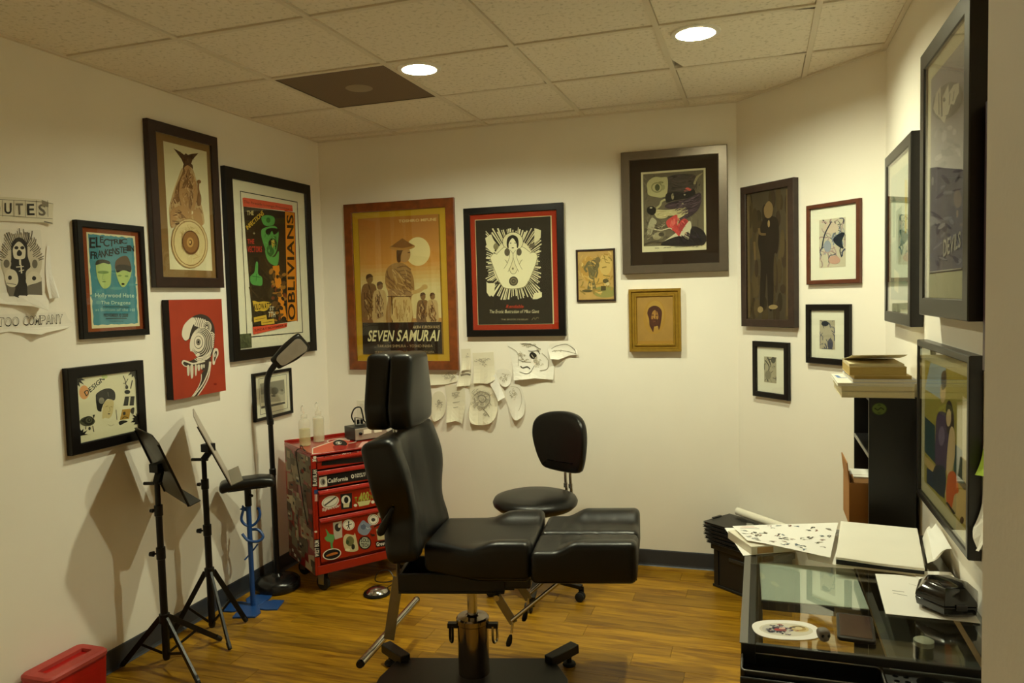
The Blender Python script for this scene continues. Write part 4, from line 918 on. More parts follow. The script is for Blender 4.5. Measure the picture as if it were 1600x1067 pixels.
# floor plate with four outrigger feet
m = MB()
m.prism([(-0.352, 0.122), (0.335, 0.132), (0.40, -0.05), (0.41, -0.32), (-0.41, -0.32), (-0.40, -0.05)][::-1], 0.040, 0.056)
base = m.build('base_plate', mat('#171615', rough=0.42, noise=0.15, nscale=40), t, bevel=0.004)
for sx, y0, y1 in ((-1, 0.085, 0.198), (1, 0.085, 0.208), (-1, -0.28, -0.40), (1, -0.28, -0.40)):
    a = Vector((sx*0.315, y0, 0.064)); b = Vector((sx*0.432, y1, 0.07))
    o = MB().bar(a, b, 0.05, 0.042).build('outrigger', mat('#151413', rough=0.45), t, bevel=0.004)
    d = (b-a).normalized(); c = b - d*0.04
    MB().lathe([(0.0001, 0.0), (0.026, 0.0), (0.03, 0.006), (0.027, 0.014), (0.012, 0.018), (0.010, 0.052), (0.0001, 0.052)], 20, c=(c.x, c.y, 0)).build('levelling_foot', RUBBER, o, smooth=True)
# hydraulic pump
m = MB().lathe([(0.066, 0.056), (0.066, 0.075), (0.066, 0.272), (0.07, 0.276), (0.07, 0.296), (0.064, 0.303), (0.03, 0.306), (0.024, 0.312)], 40, cap=False)
m.build('pump_cylinder', mat('#8f8378', rough=0.14, metal=1.0), t, smooth=True)
MB().lathe([(0.0215, 0.30), (0.0215, 0.445)], 24).build('piston', CHROME, t, smooth=True)
for sx in (-1, 1):
    o = MB().bar((sx*0.06, 0, 0.262), (sx*0.108, 0.0, 0.262), 0.03, 0.02).build('lever_bracket', BLACK, t, bevel=0.002)
    pts = [(sx*0.086, -0.012, 0.262), (sx*0.086, -0.014, 0.21), (sx*0.089, -0.010, 0.192), (sx*0.095, 0, 0.188), (sx*0.1, 0.010, 0.192), (sx*0.102, 0.014, 0.21), (sx*0.1, 0.012, 0.262)]
    MB().tube(spline(pts, 4), 0.0055, 8).build('hook', CHROME if sx > 0 else BLACK, o, smooth=True)
# under-frame
MB().box(-0.29, 0.15, -0.115, 0.115, 0.442, 0.452).box(-0.29, 0.15, -0.115, -0.10, 0.452, 0.524).box(-0.29, 0.15, 0.10, 0.115, 0.452, 0.524).box(-0.29, -0.275, -0.1, 0.1, 0.452, 0.524).box(-0.09, 0.19, -0.10, 0.10, 0.452, 0.537).build('under_frame', mat('#121110', rough=0.5), t, bevel=0.003)
m = MB().rbox(0.10, 0.30, 0.05, 0.008, (2, 2, 1)); m.v = [(x+0.21, y, z+0.502) for x, y, z in m.v]
m.build('leg_hinge', mat('#121110', rough=0.5), t, smooth=True)
# cushions
def seat_def(x, y, z):
    r = 0.034*sst(-0.02, 0.09, x)*sst(0.12, 0.19, abs(y))*sst(-0.02, 0.05, z)
    q = 1-sst(-0.26, 0.06, x)
    return x+0.10*(y*(1.0-0.28*q)+0.055*q), y*(1.0-0.28*q)+0.055*q, z+r
m = MB().rbox(0.455, 0.49, 0.125, 0.028, (12, 14, 2), seat_def)
m.v = [(x+0.062, y, z+0.5985) for x, y, z in m.v]
seat = m.build('seat', VINYL, t, smooth=True)
def piping(path, r, parent, name='piping'):
    return MB().tube(path, r, 6).build(name, mat('#0c0b0b', rough=0.4), parent, smooth=True)
for zz in (0.555,):
    piping([(0.05, -0.2455, zz), (0.27, -0.2455, zz)], 0.002, seat)
for sy in (-1, 1):
    def leg_def(x, y, z, sy=sy):
        o = sst(-0.02, 0.075, y*sy)
        r = 0.036*sst(-0.12, -0.02, x)*o*sst(-0.02, 0.045, z)
        # ribs stitched across the pad
        rib = -0.0025*math.exp(-((((x+0.21) % 0.07)-0.035)/0.006)**2)*(1-o)*sst(0.02, 0.05, z)
        return x+0.12*(y+sy*0.1295), y, z+r+rib
    m = MB().rbox(0.412, 0.255, 0.128, 0.027, (40, 12, 2), leg_def)
    m.v = [(x+0.500-0.02*max(0, -y*sy)*0, y+sy*0.1295, z+0.598) for x, y, z in m.v]
    o = m.build('leg_rest', VINYL, t, smooth=True)
    MB().box(0.32, 0.68, sy*0.1235-0.07, sy*0.1235+0.07, 0.531, 0.541).build('support_board', BLACK, o)
# linkages under the leg rests
for sy, dy in ((-1, 0.0), (1, 0.05)):
    y = sy*0.12
    o = MB().bar((0.118+dy, y, 0.44), (0.185+dy, y, 0.325), 0.035, 0.006, side=(0, 1, 0)).build('link_plate', STEEL, t, bevel=0.001)
    MB().tube([(0.178+dy, y+sy*0.008, 0.338), (0.425+dy*0.6, y+sy*0.008, 0.54)], 0.0085, 10).build('gas_strut', CHROME, o, smooth=True)
    MB().tube([(0.182+dy, y, 0.33), (0.176+dy, y-0.004, 0.285)], 0.005, 8).build('lever', CHROME, o, smooth=True)
    m = MB().lathe([(0.0001, -0.026), (0.009, -0.024), (0.0125, -0.012), (0.0105, 0.008), (0.006, 0.022), (0.0001, 0.024)], 14); 
    m.v = [(p[0]+0.166+dy-(p[2]*-0.25), p[1]+y, p[2]+0.253) for p in m.v]
    m.build('lever_handle', BLACK, o, smooth=True)
    MB().lathe([(0.0001, 0), (0.012, 0), (0.012, 0.022), (0.0001, 0.022)], 12, c=(0, 0, 0)).build('pivot', CHROME, o, smooth=True, loc=(0.12+dy, y-0.01, 0.44)).rotation_euler = (PI/2, 0, 0)
# back rest
def back_def(x, y, z):
    # x thickness (front +), y width, z height; waist below, bolstered shoulders above
    h = (z+0.25)/0.5
    wst = 1.0 - 0.20*math.exp(-((h-0.32)/0.2)**2) - 0.10*sst(0.18, -0.05, h) + 0.02*sst(0.6, 0.9, h)
    fr = sst(0.0, 0.05, x)
    bol = 0.042*fr*sst(0.12, 0.215, abs(y))*(0.35+0.65*math.exp(-((h-0.68)/0.26)**2))
    cup = -0.012*fr*(1-sst(0.0, 0.14, abs(y)))
    return x+bol+cup, y*wst, z+0.02*(h-0.5)*0
m = MB().rbox(0.118, 0.565, 0.50, 0.032, (3, 18, 18), back_def)
Rb = Matrix.Translation((-0.262, 0.012, 0.856)) @ Matrix.Rotation(math.radians(-6), 4, 'Z') @ Matrix.Rotation(math.radians(-10.5), 4, 'Y')
m.v = [tuple(Rb @ Vector(p)) for p in m.v]
back = m.build('backrest', VINYL, t, smooth=True)
m = MB(); m.M = Rb; m.cbox((-0.068, 0, -0.02), (0.014, 0.36, 0.40)).build('back_board', BLACK, back, bevel=0.004)
# head rest: two pads on twin posts
def head_def(x, y, z):
    h = (z+0.15)/0.3
    wd = (0.88+0.40*h if h < 0.3 else 1.0-0.36*(h-0.3)/0.7)
    return x+0.012*math.cos(PI*y/0.34)*sst(0, 0.03, x), y*wd, z
hp = MB().rbox(0.092, 0.36, 0.305, 0.026, (2, 12, 12), head_def); hp.v = [(x-0.240+0.1*y, y+0.022, z+1.277) for x, y, z in hp.v]
head = hp.build('headrest', VINYL, t, smooth=True)
hp = MB().rbox(0.095, 0.345, 0.308, 0.024, (2, 12, 12), head_def); hp.v = [(x-0.336+0.1*y, y+0.022, z+1.278) for x, y, z in hp.v]
hp.build('rear_pad', VINYL, head, smooth=True)
for sy in (-1, 1):
    MB().tube([(-0.292, sy*0.06, 1.05), (-0.292, sy*0.06, 1.16)], 0.009, 10).build('headrest_post', CHROME, t, smooth=True)
# rear push bar with flat chrome hanger
MB().box(-0.305, -0.299, -0.075, -0.03, 0.48, 0.64).bar((-0.302, -0.052, 0.49), (-0.352, -0.052, 0.22), 0.045, 0.006, side=(0, 1, 0)).build('bar_hanger', STEEL, t, bevel=0.001)
br = MB().tube([(-0.427, -0.223, 0.2), (-0.329, 0.407, 0.2)], 0.0165, 20).build('push_bar', CHROME, t, smooth=True)
d = (Vector((-0.329, 0.407, 0.2))-Vector((-0.427, -0.223, 0.2))).normalized()
for c, s in ((Vector((-0.427, -0.223, 0.2)), -1), (Vector((-0.329, 0.407, 0.2)), 1)):
    MB().tube([c, c+d*s*0.012], [0.0172, 0.015], 20).build('end_cap', BLACK, br, smooth=True)
# recline lever on the near side of the back
o = MB().tube([(-0.268, -0.24, 0.845), (-0.25, -0.18, 0.87)], 0.006, 8).build('recline_lever', CHROME, t, smooth=True)
m = MB(); a, b = Vector((-0.268, -0.24, 0.84)), Vector((-0.326, -0.245, 0.73))
m.tube([a.lerp(b, f) for f in (0, 0.12, 0.4, 0.7, 0.92, 1)], [0.006, 0.009, 0.013, 0.017, 0.016, 0.008], 14).build('lever_handle', BLACK, o, smooth=True)

# ------------------------------------------------------------ artist stool with round seat
t = thing('artist_stool', 'black round-seated rolling stool with a padded shield-shaped backrest', 'stool', (1.64, 1.41, 0), 0)
m = MB().lathe([(0.0001, 0.475), (0.17, 0.478), (0.212, 0.487), (0.232, 0.505), (0.236, 0.522), (0.226, 0.541), (0.19, 0.553), (0.10, 0.557), (0.0001, 0.557)], 48)
m.build('seat', VINYL, t, smooth=True, angle=60)
MB().lathe([(0.12, 0.455), (0.12, 0.475), (0.035, 0.475), (0.03, 0.42), (0.028, 0.30), (0.02, 0.298), (0.02, 0.12), (0.04, 0.11), (0.045, 0.075), (0.0001, 0.07)], 24).build('gas_lift', CHROME, t, smooth=True)
for k in range(5):
    a = math.radians(64+72*k); ca, sa = math.cos(a), math.sin(a)
    o = MB().bar((0.03*ca, 0.03*sa, 0.095), (0.265*ca, 0.265*sa, 0.072), 0.036, 0.022).build('base_leg', BLACK, t, bevel=0.004)
    for s in (-1, 1):
        w_ = MB().lathe([(0.0001, 0), (0.018, 0), (0.025, 0.004), (0.025, 0.014), (0.018, 0.018), (0.0001, 0.018)], 18)
        cx, cy = 0.262*ca-s*0.012*sa, 0.262*sa+s*0.012*ca
        q = w_.build('caster_wheel', RUBBER, o, smooth=True, loc=(cx-(-sa)*0.009, cy-ca*0.009, 0.025))
        q.rotation_euler = (PI/2, 0, a)
    MB().box(-0.014, 0.014, -0.004, 0.004, 0.03, 0.075).build('caster_fork', BLACK, o, loc=(0.262*ca, 0.262*sa, 0))
# backrest facing the camera side
bd = Vector((-0.42, -0.9, 0)).normalized(); bx = Vector((-bd.y, bd.x, 0))
bx = bx if bx.x > 0 else -bx
O_ = Vector((0.128, 0.188, 0.818))
# outline of the shield-shaped pad in its own plane (x across, z up)
OUT = spline([(-0.190, 0.045), (-0.175, 0.120), (-0.120, 0.162), (0.000, 0.178), (0.120, 0.162), (0.175, 0.118), (0.190, 0.045), (0.178, -0.04), (0.154, -0.115), (0.118, -0.158), (0.000, -0.172), (-0.118, -0.158), (-0.154, -0.115), (-0.178, -0.04)], 4, True)
m = MB(); n = len(OUT); vs = []; rr = 0.024
def inset(d):
    out = []
    for i in range(n):
        a = Vector(OUT[i-1]); b = Vector(OUT[(i+1) % n]); tt = (b-a).normalized(); nn = Vector((-tt.y, tt.x))
        if nn.dot(Vector(OUT[i])) > 0: nn = -nn
        out.append(Vector(OUT[i])+nn*d)
    return out
levels = [(0.058, -0.034), (0.024, -0.032), (0.010, -0.027), (0.002, -0.016), (0.0, 0.0), (0.002, 0.014), (0.010, 0.024), (0.024, 0.029), (0.058, 0.031)]
for d, yy in levels:
    for p in inset(d):
        cv = 0.04*(p.x/0.165)**2
        vs.append(tuple(O_ + bx*p.x + Vector((0, 0, p.y)) - bd*(yy - cv)))
fs = [(k*n+i, k*n+(i+1) % n, (k+1)*n+(i+1) % n, (k+1)*n+i) for k in range(len(levels)-1) for i in range(n)]+[tuple(range(n-1, -1, -1)), tuple((len(levels)-1)*n+i for i in range(n))]
m.add(vs, fs)
bk = m.build('backrest', VINYL, t, smooth=True)
for s in (-1, 1):
    c = O_ + bx*(s*0.018) - bd*0.02
    pts = [tuple(c+Vector((0, 0, -0.10))), tuple(c+Vector((0, 0, -0.22))), tuple(c+Vector((0, 0, -0.31))-bd*0.005), tuple(c + bd*0.05 + Vector((0, 0, -0.352))), tuple(c + bd*0.16 + Vector((0, 0, -0.352)))]
    o = MB().tube(spline(pts, 5), 0.0085, 10).build('back_post', CHROME, t, smooth=True)
    MB().lathe([(0.0001, -0.012), (0.012, -0.012), (0.0125, 0.012), (0.0001, 0.012)], 12, c=tuple(c+Vector((0, 0, -0.255)))).build('collar', CHROME, o, smooth=True)

# ------------------------------------------------------------ two folding sheet-music stands
def music_stand(x, y, rz, label, ztop, legs, quad, lip, pale=False, zc=0.315):
    t = thing('music_stand', label, 'music stand', (x, y, 0), 0, 'folding music stands')
    m_ = BLACK
    pole = MB().lathe([(0.0165, 0.045), (0.0165, 0.50), (0.020, 0.502), (0.020, 0.555), (0.0145, 0.557), (0.0145, ztop-0.16), (0.0185, ztop-0.158), (0.0185, ztop-0.11), (0.012, ztop-0.108), (0.012, ztop), (0.0001, ztop)], 18).build('pole', m_, t, smooth=True)
    MB().lathe([(0.0001, 0.03), (0.013, 0.03), (0.017, 0.045), (0.017, 0.08), (0.0165, 0.082)], 16).build('lower_hub', m_, pole, smooth=True)
    for z, s in ((0.525, 1.0), (ztop-0.135, 0.75)):
        kx = MB().tube([(-0.012, -0.004, z), (-0.034*s, -0.012*s, z)], 0.004, 8).tube([(-0.030*s, -0.011*s, z), (-0.048*s, -0.017*s, z)], [0.013*s, 0.010*s], 12)
        kx.build('clamp_knob', m_, pole, smooth=True)
    MB().lathe([(0.0235, zc-0.02), (0.0235, zc+0.02), (0.0170, zc+0.023)], 16).build('leg_collar', m_, pole, smooth=True)
    for a, r in legs:
        a = math.radians(a); ca, sa = math.cos(a), math.sin(a)
        lg = MB().bar((0.02*ca, 0.02*sa, zc), (r*ca, r*sa, 0.014), 0.024, 0.012, side=(-sa, ca, 0)).build('leg', m_, t, bevel=0.001)
        MB().tube([(r*ca*0.93, r*sa*0.93, 0.034), (r*ca*1.02, r*sa*1.02, 0.010)], [0.011, 0.010], 12).build('rubber_foot', RUBBER, lg, smooth=True)
        mx = 0.55; MB().bar((0.015*ca, 0.015*sa, 0.06), (0.02*ca*(1-mx)+r*ca*mx, 0.02*sa*(1-mx)+r*sa*mx, zc*(1-mx)+0.014*mx), 0.012, 0.004, side=(-sa, ca, 0)).build('brace', m_, lg)
    TL, TR, BR, BL = [Vector(q)-Vector((x, y, 0)) for q in quad]
    ux = (TR-TL); uy = (BL-TL); n = ux.cross(uy).normalized()
    if n.y < 0: n = -n
    ch = 0.16
    P = [TL+uy*0.02+ux*0.0, TL+ux*ch*0.6, TR-ux*ch, TR+uy*0.10, BR, BL]
    m = MB(); k = len(P)
    vs = [tuple(p) for p in P]+[tuple(p-n*0.004) for p in P]
    fs = [tuple(range(k)), tuple(range(2*k-1, k-1, -1))]+[(i, i+k, (i+1) % k+k, (i+1) % k) for i in range(k)]
    desk = m.add(vs, fs).build('tray', mat('#2a2a27' if not pale else '#a59a8c', rough=0.38, noise=0.05, nscale=30) , t)
    # pressed rib down the middle of the tray and rolled edge
    MB().bar(TL+ux*0.98+uy*0.12-n*0.006, BR-ux*0.02-n*0.006, 0.012, 0.008, side=tuple(n)).build('folded_edge', BLACK, desk)
    MB().bar(TL+ux*0.02+uy*0.05-n*0.006, BL+ux*0.02-n*0.006, 0.010, 0.008, side=tuple(n)).build('folded_edge', BLACK, desk)
    a, b = BL, BR
    MB().add([tuple(a), tuple(b), tuple(b+n*lip+uy.normalized()*0.003), tuple(a+n*lip+uy.normalized()*0.003), tuple(a-n*0.003+uy.normalized()*0.004), tuple(b-n*0.003+uy.normalized()*0.004), tuple(b+n*lip+uy.normalized()*0.007), tuple(a+n*lip+uy.normalized()*0.007)], [(0, 1, 2, 3), (7, 6, 5, 4), (0, 4, 5, 1), (1, 5, 6, 2), (2, 6, 7, 3), (3, 7, 4, 0)]).build('ledge', mat('#2a2a27' if not pale else '#77705f', rough=0.45), desk)
    c = (TL+TR+BR+BL)/4
    top = Vector((0, 0, ztop-0.01))
    MB().bar(top, c-n*0.008+Vector((0, 0, -0.02)), 0.03, 0.03).cbox(tuple(c-n*0.02), (0.05, 0.05, 0.04)).build('tilt_bracket', BLACK, desk, bevel=0.003)
    MB().tube([top+Vector((-0.06, -0.015, 0)), top+Vector((0.02, 0.005, 0))], 0.008, 10).build('tilt_knob', BLACK, desk, smooth=True)
    return t
music_stand(0.228, 0.163, 0, 'nearer black music stand, its dark folding tray tilted, beside the red container', 0.86, [(-22, 0.29), (200, 0.20), (75, 0.28)],
            ((0.076, 0.203, 1.10), (0.345, 0.05, 1.09), (0.355, 0.219, 0.74), (0.100, 0.345, 0.765)), 0.05, zc=0.225)
music_stand(0.196, 0.505, 0, 'farther black music stand with a pale board tray, beside the blue armrest stand', 0.895, [(-33, 0.26), (212, 0.19), (58, 0.17)],
            ((0.079, 0.584, 1.13), (0.290, 0.348, 1.12), (0.385, 0.47, 0.775), (0.182, 0.695, 0.785)), 0.055, pale=True)

# ------------------------------------------------------------ blue armrest stand
BLUE = mat('#194687', rough=0.4, noise=0.1, nscale=20)
t = thing('armrest_stand', 'blue welded steel armrest stand with a black padded top', 'stand', (0.19, 0.835, 0), 0)
m = MB()
for k, a in enumerate((18, 108, 198, 288)):
    a = math.radians(a); ca, sa = math.cos(a), math.sin(a); r0, r1 = 0.0, 0.15
    pl = [(-sa*0.028, ca*0.028), (ca*0.09-sa*0.072, sa*0.09+ca*0.072), (ca*r1-sa*0.062, sa*r1+ca*0.062), (ca*r1+sa*0.058, sa*r1-ca*0.058), (ca*0.09+sa*0.058, sa*0.09-ca*0.058), (sa*0.028, -ca*0.028)]
    MB().prism(pl[::-1], 0.0, 0.008+0.0006*k).build('foot_plate', BLUE, t, bevel=0.001)
pole = MB().lathe([(0.0135, 0.006), (0.0135, 0.60), (0.0001, 0.60)], 16).build('pole', BLUE, t, smooth=True)
MB().lathe([(0.018, 0.56), (0.018, 0.655), (0.0001, 0.655)], 16).build('height_sleeve', BLACK, t, smooth=True)
MB().tube([(0.015, 0, 0.62), (0.035, -0.012, 0.62)], 0.008, 10).build('clamp_knob', BLACK, t, smooth=True)
# curled steel arms
def curl(pts, r=0.0075): return MB().tube(spline(pts, 6), r, 8).build('curled_arm', BLUE, pole, smooth=True)
curl([(-0.024, -0.016, 0.535), (-0.032, -0.022, 0.49), (-0.018, -0.014, 0.46), (0.012, 0.0, 0.45), (0.040, 0.012, 0.47), (0.054, 0.022, 0.505), (0.044, 0.03, 0.535), (0.034, 0.03, 0.54)])
curl([(-0.032, -0.022, 0.41), (0.0, -0.014, 0.372), (0.045, 0.01, 0.365), (0.062, 0.03, 0.385), (0.035, 0.03, 0.42), (0.0, 0.014, 0.425)])
curl([(-0.026, -0.02, 0.265), (-0.01, -0.008, 0.285), (0.018, 0.006, 0.32), (0.034, 0.02, 0.345)], 0.0045)
o = MB(); 
st = [(0.021*(1 if i % 2 else 0.5)*math.cos(PI*i/5), 0.021*(1 if i % 2 else 0.5)*math.sin(PI*i/5)) for i in range(10)]
o.prism(st, -0.006, 0.006); o.build('star_knob', BLUE, pole, loc=(-0.022, -0.012, 0.545)).rotation_euler = (PI/2, 0, 0.3)
def pad_def(x, y, z): return x, y, z - 0.012*sst(0.06, 0.15, abs(x)) + 0.004*sst(0, .03, z)*math.cos(y/0.055*PI/2)
m = MB().rbox(0.285, 0.125, 0.052, 0.022, (14, 8, 2), pad_def)
pd = m.build('arm_pad', VINYL, t, smooth=True, loc=(0.0, 0.0, 0.69)); pd.rotation_euler = (0, math.radians(-2), math.radians(37))
MB().cbox((0, 0, -0.029), (0.20, 0.09, 0.008)).build('pad_plate', BLACK, pd)

# ------------------------------------------------------------ floor lamp
t = thing('floor_lamp', 'black floor lamp with a weighted round base and flat paddle-shaped head, switched off', 'lamp', (0.16, 1.10, 0), 0)
MB().lathe([(0.0001, 0.0), (0.120, 0.0), (0.128, 0.008), (0.128, 0.042), (0.118, 0.058), (0.085, 0.070), (0.03, 0.075), (0.02, 0.09), (0.0001, 0.09)], 40).build('base', mat('#121111', rough=0.25), t, smooth=True)
MB().lathe([(0.017, 0.05), (0.0165, 0.66), (0.019, 0.665), (0.019, 0.70), (0.0145, 0.705), (0.0145, 0.955), (0.019, 0.96), (0.019, 0.985), (0.0001, 0.985)], 18).build('pole', BLACK, t, smooth=True)
MB().tube(spline([(0, 0, 0.97), (-0.008, -0.006, 1.08), (-0.008, -0.006, 1.185), (0.004, 0.003, 1.25), (0.034, 0.026, 1.305)], 6), [0.0175]*25, 12).build('gooseneck', BLACK, t, smooth=True)
hx = Vector((0.66, 0.45, 0.60)).normalized(); hn = Vector((0.50, -0.72, -0.42)); hn = (hn-hx*hn.dot(hx)).normalized(); hy = hx.cross(hn)
hd = MB().rbox(0.222, 0.125, 0.034, 0.016, (14, 10, 2), lambda x, y, z: (x, y*(0.62+0.40*sst(-0.12, 0.02, x)-0.12*sst(0.06, 0.118, x)), z+0.016*(x/0.117)**2*(x > 0)))
hd.v = [tuple(Vector((0.099, 0.073, 1.367))+hx*p[0]+hy*p[1]-hn*p[2]) for p in hd.v]
head = hd.build('lamp_head', mat('#151413', rough=0.3), t, smooth=True)
pl = [(x*0.84+0.004, y*(0.62+0.40*sst(-0.12, 0.02, x)-0.12*sst(0.06, 0.118, x))*0.8) for x, y in rrect(-0.105, 0.11, -0.0625, 0.0625, 0.03)]
m = MB(); m.frame(Vector((0.099, 0.073, 1.367))+hn*0.0178, hx, hy, hx.cross(hy)); m.prism(pl, -0.0015, 0.0015) 
m.build('diffuser', mat('#8f8576', rough=0.35, noise=0.12, nscale=20), head)

# ------------------------------------------------------------ red sharps container
RED = mat('#b81410', rough=0.35, noise=0.06, nscale=15)
t = thing('sharps_container', 'red plastic sharps container with a slotted lid at the foot of the left wall', 'container', (0.118, -0.262, 0), PI/2)
m = MB().rbox(0.285, 0.155, 0.20, 0.022, (6, 6, 6), lambda x, y, z: (x*(0.93+0.07*(z+0.1)/0.2), y*(0.92+0.08*(z+0.1)/0.2), z+0.1))
body = m.build('body', RED, t, smooth=True)
for s in (-1, 1):
    MB().prism(rrect(-0.09, 0.09, 0.03, 0.15, 0.012), -0.002, 0.002).build('moulded_panel', RED, body, loc=(0, s*0.0755, 0)).rotation_euler = (PI/2, 0, 0)
m = MB(); o_ = rrect(-0.146, 0.146, -0.083, 0.083, 0.03); i_ = rrect(-0.105, 0.105, -0.028, 0.028, 0.006); n = len(o_)
top_ = rrect(-0.138, 0.138, -0.075, 0.075, 0.026)
vs = [(x, y, 0.192) for x, y in o_]+[(x, y, 0.206) for x, y in o_]+[(x, y, 0.214) for x, y in top_]+[(x, y, 0.214) for x, y in i_]+[(x, y, 0.198) for x, y in i_]
fs = [(k*n+i, k*n+(i+1) % n, (k+1)*n+(i+1) % n, (k+1)*n+i) for k in range(4) for i in range(n)]
m.add(vs, fs).build('lid', mat('#b4423a', rough=0.6, noise=0.12, nscale=25), t, smooth=True, angle=30)
MB().box(-0.107, 0.107, -0.03, 0.03, 0.197, 0.199).build('slot_flap', mat('#8d0d0b', rough=0.5), t)

# ------------------------------------------------------------ foot pedal on the floor
t = thing('foot_pedal', 'round chrome foot pedal with a dark rim on the boards behind the chair', 'pedal', (0.768, 1.165, 0), 0.4)
MB().lathe([(0.0001, 0.0), (0.072, 0.0), (0.076, 0.006), (0.072, 0.014), (0.066, 0.016)], 32).build('rim', BLACK, t, smooth=True)
MB().lathe([(0.066, 0.012), (0.058, 0.026), (0.035, 0.038), (0.0001, 0.042)], 32).build('dome', CHROME, t, smooth=True)
MB().tube(spline([(0.05, 0.05, 0.012), (0.09, 0.10, 0.03), (0.06, 0.15, 0.075), (0.0, 0.16, 0.07), (-0.02, 0.13, 0.03), (0.04, 0.16, 0.006), (0.15, 0.22, 0.006)], 7), 0.003, 6).build('cable', BLACK, t, smooth=True)
# ------------------------------------------------------------ red tool chest covered in stickers
CW, CD, CZ0, CZ1 = 0.65, 0.45, 0.115, 0.806
t = thing('tool_chest', 'red rolling tool chest with four sticker-covered drawers in the room corner', 'tool chest', (0.448, 1.053, 0), math.radians(53.13))
TC = mat('#981a09', rough=0.3, noise=0.05, nscale=12, coat=0.3)
DK = mat('#16110f', rough=0.35)
m = MB()
m.box(0, 0.014, 0, CD, CZ0, CZ1-0.012).box(CW-0.014, CW, 0, CD, CZ0, CZ1-0.012).box(0.014, CW-0.014, CD-0.012, CD, CZ0, CZ1-0.012).box(0.014, CW-0.014, 0.0, CD-0.012, CZ0, CZ0+0.05)
m.box(0.014, 0.03, 0.0, 0.012, CZ0+0.05, CZ1-0.012).box(CW-0.03, CW-0.014, 0.0, 0.012, CZ0+0.05, CZ1-0.012).box(0.014, CW-0.014, 0.02, CD-0.012, CZ0+0.05, CZ0+0.06)
cab = m.build('cabinet', TC, t, bevel=0.002)
MB().box(-0.002, CW+0.002, -0.004, CD, CZ1-0.012, CZ1).build('lid', TC, t, bevel=0.004)
MB().box(0, 0.008, 0.0, CD, CZ1, CZ1+0.008).box(0, CW, CD-0.006, CD, CZ1, CZ1+0.016).build('rim', TC, t, bevel=0.002)
QF = [(485.1, 710.0), (641.1, 687.4), (647.2, 863.0), (493.2, 900.0)]   # front face, width 0.62
c1 = (440, 630, 6.277); c2 = (440, 770, 6.277)
def drawer(z0, z1, items, crop, dark=True):
    d = MB().box(0.032, CW-0.032, -0.008, 0.016, z0, z1).build('drawer', TC, t, bevel=0.003)
    # full-width rolled pull along the top with a bright edge
    MB().add([(0.034, -0.008, z1-0.004), (0.034, -0.02, z1-0.012), (0.034, -0.021, z1-0.020), (0.034, -0.016, z1-0.024), (0.034, -0.008, z1-0.020),
              (CW-0.034, -0.008, z1-0.004), (CW-0.034, -0.02, z1-0.012), (CW-0.034, -0.021, z1-0.020), (CW-0.034, -0.016, z1-0.024), (CW-0.034, -0.008, z1-0.020)],
             [(i, (i+1) % 5, (i+1) % 5+5, i+5) for i in range(5)]+[(4, 3, 2, 1, 0), (5, 6, 7, 8, 9)]).build('drawer_pull', TC, d, smooth=True)
    art('stickers', d, QF, 0, 0.62, CZ0, CZ1, items, y=-0.0085, crop=crop)
    return d
SW, SG, SY, SC = '#d9d2c0', '#8c877c', '#a9ab4a', '#c9bd92'
I = [('p', '#1a1715', [(405, 520), (580, 500), (752, 470), (752, 505), (580, 545), (405, 560)]), ('l', '#8d8577', 6, [(425, 520), (420, 550)]), ('t', '#6d675b', 'PRODUCTS', ((430, 520), (572, 500), (572, 522), (430, 545))), ('t', '#e2dccb', 'Old Land', ((585, 490), (745, 468), (748, 505), (588, 528)), 1),
     ('p', '#15110f', [(390, 570), (880, 510), (880, 565), (385, 610)])]
drawer(0.715, 0.785, I, c1)
I = [('p', '#1a1311', [(360, 690), (870, 620), (900, 735), (650, 770), (440, 815), (360, 822)]), ('p', SW, [(362, 728), (438, 712), (442, 812), (362, 822)]), ('e', SG, (400, 770), 26, 34), ('e', '#3a352e', (404, 768), 12, 22),
     ('p', '#15110f', [(442, 730), (645, 705), (648, 760), (444, 790)]), ('t', SW, 'California', ((445, 738), (642, 712), (645, 752), (447, 782)), 1, 0.15),
     ('p', '#15110f', [(668, 690), (822, 668), (824, 715), (670, 738)]), ('e', SW, (690, 714), 15, 20), ('e', '#15110f', (690, 714), 7, 10), ('t', SW, 'IN PRESS WE', ((712, 690), (818, 673), (818, 690), (712, 708)), 1), ('t', SW, 'TRUST', ((712, 712), (818, 696), (818, 712), (712, 730)), 1),
     ('p', '#20343a', spline([(840, 650), (890, 640), (900, 700), (850, 715)], 4, True))]
drawer(0.605, 0.705, I, c1)
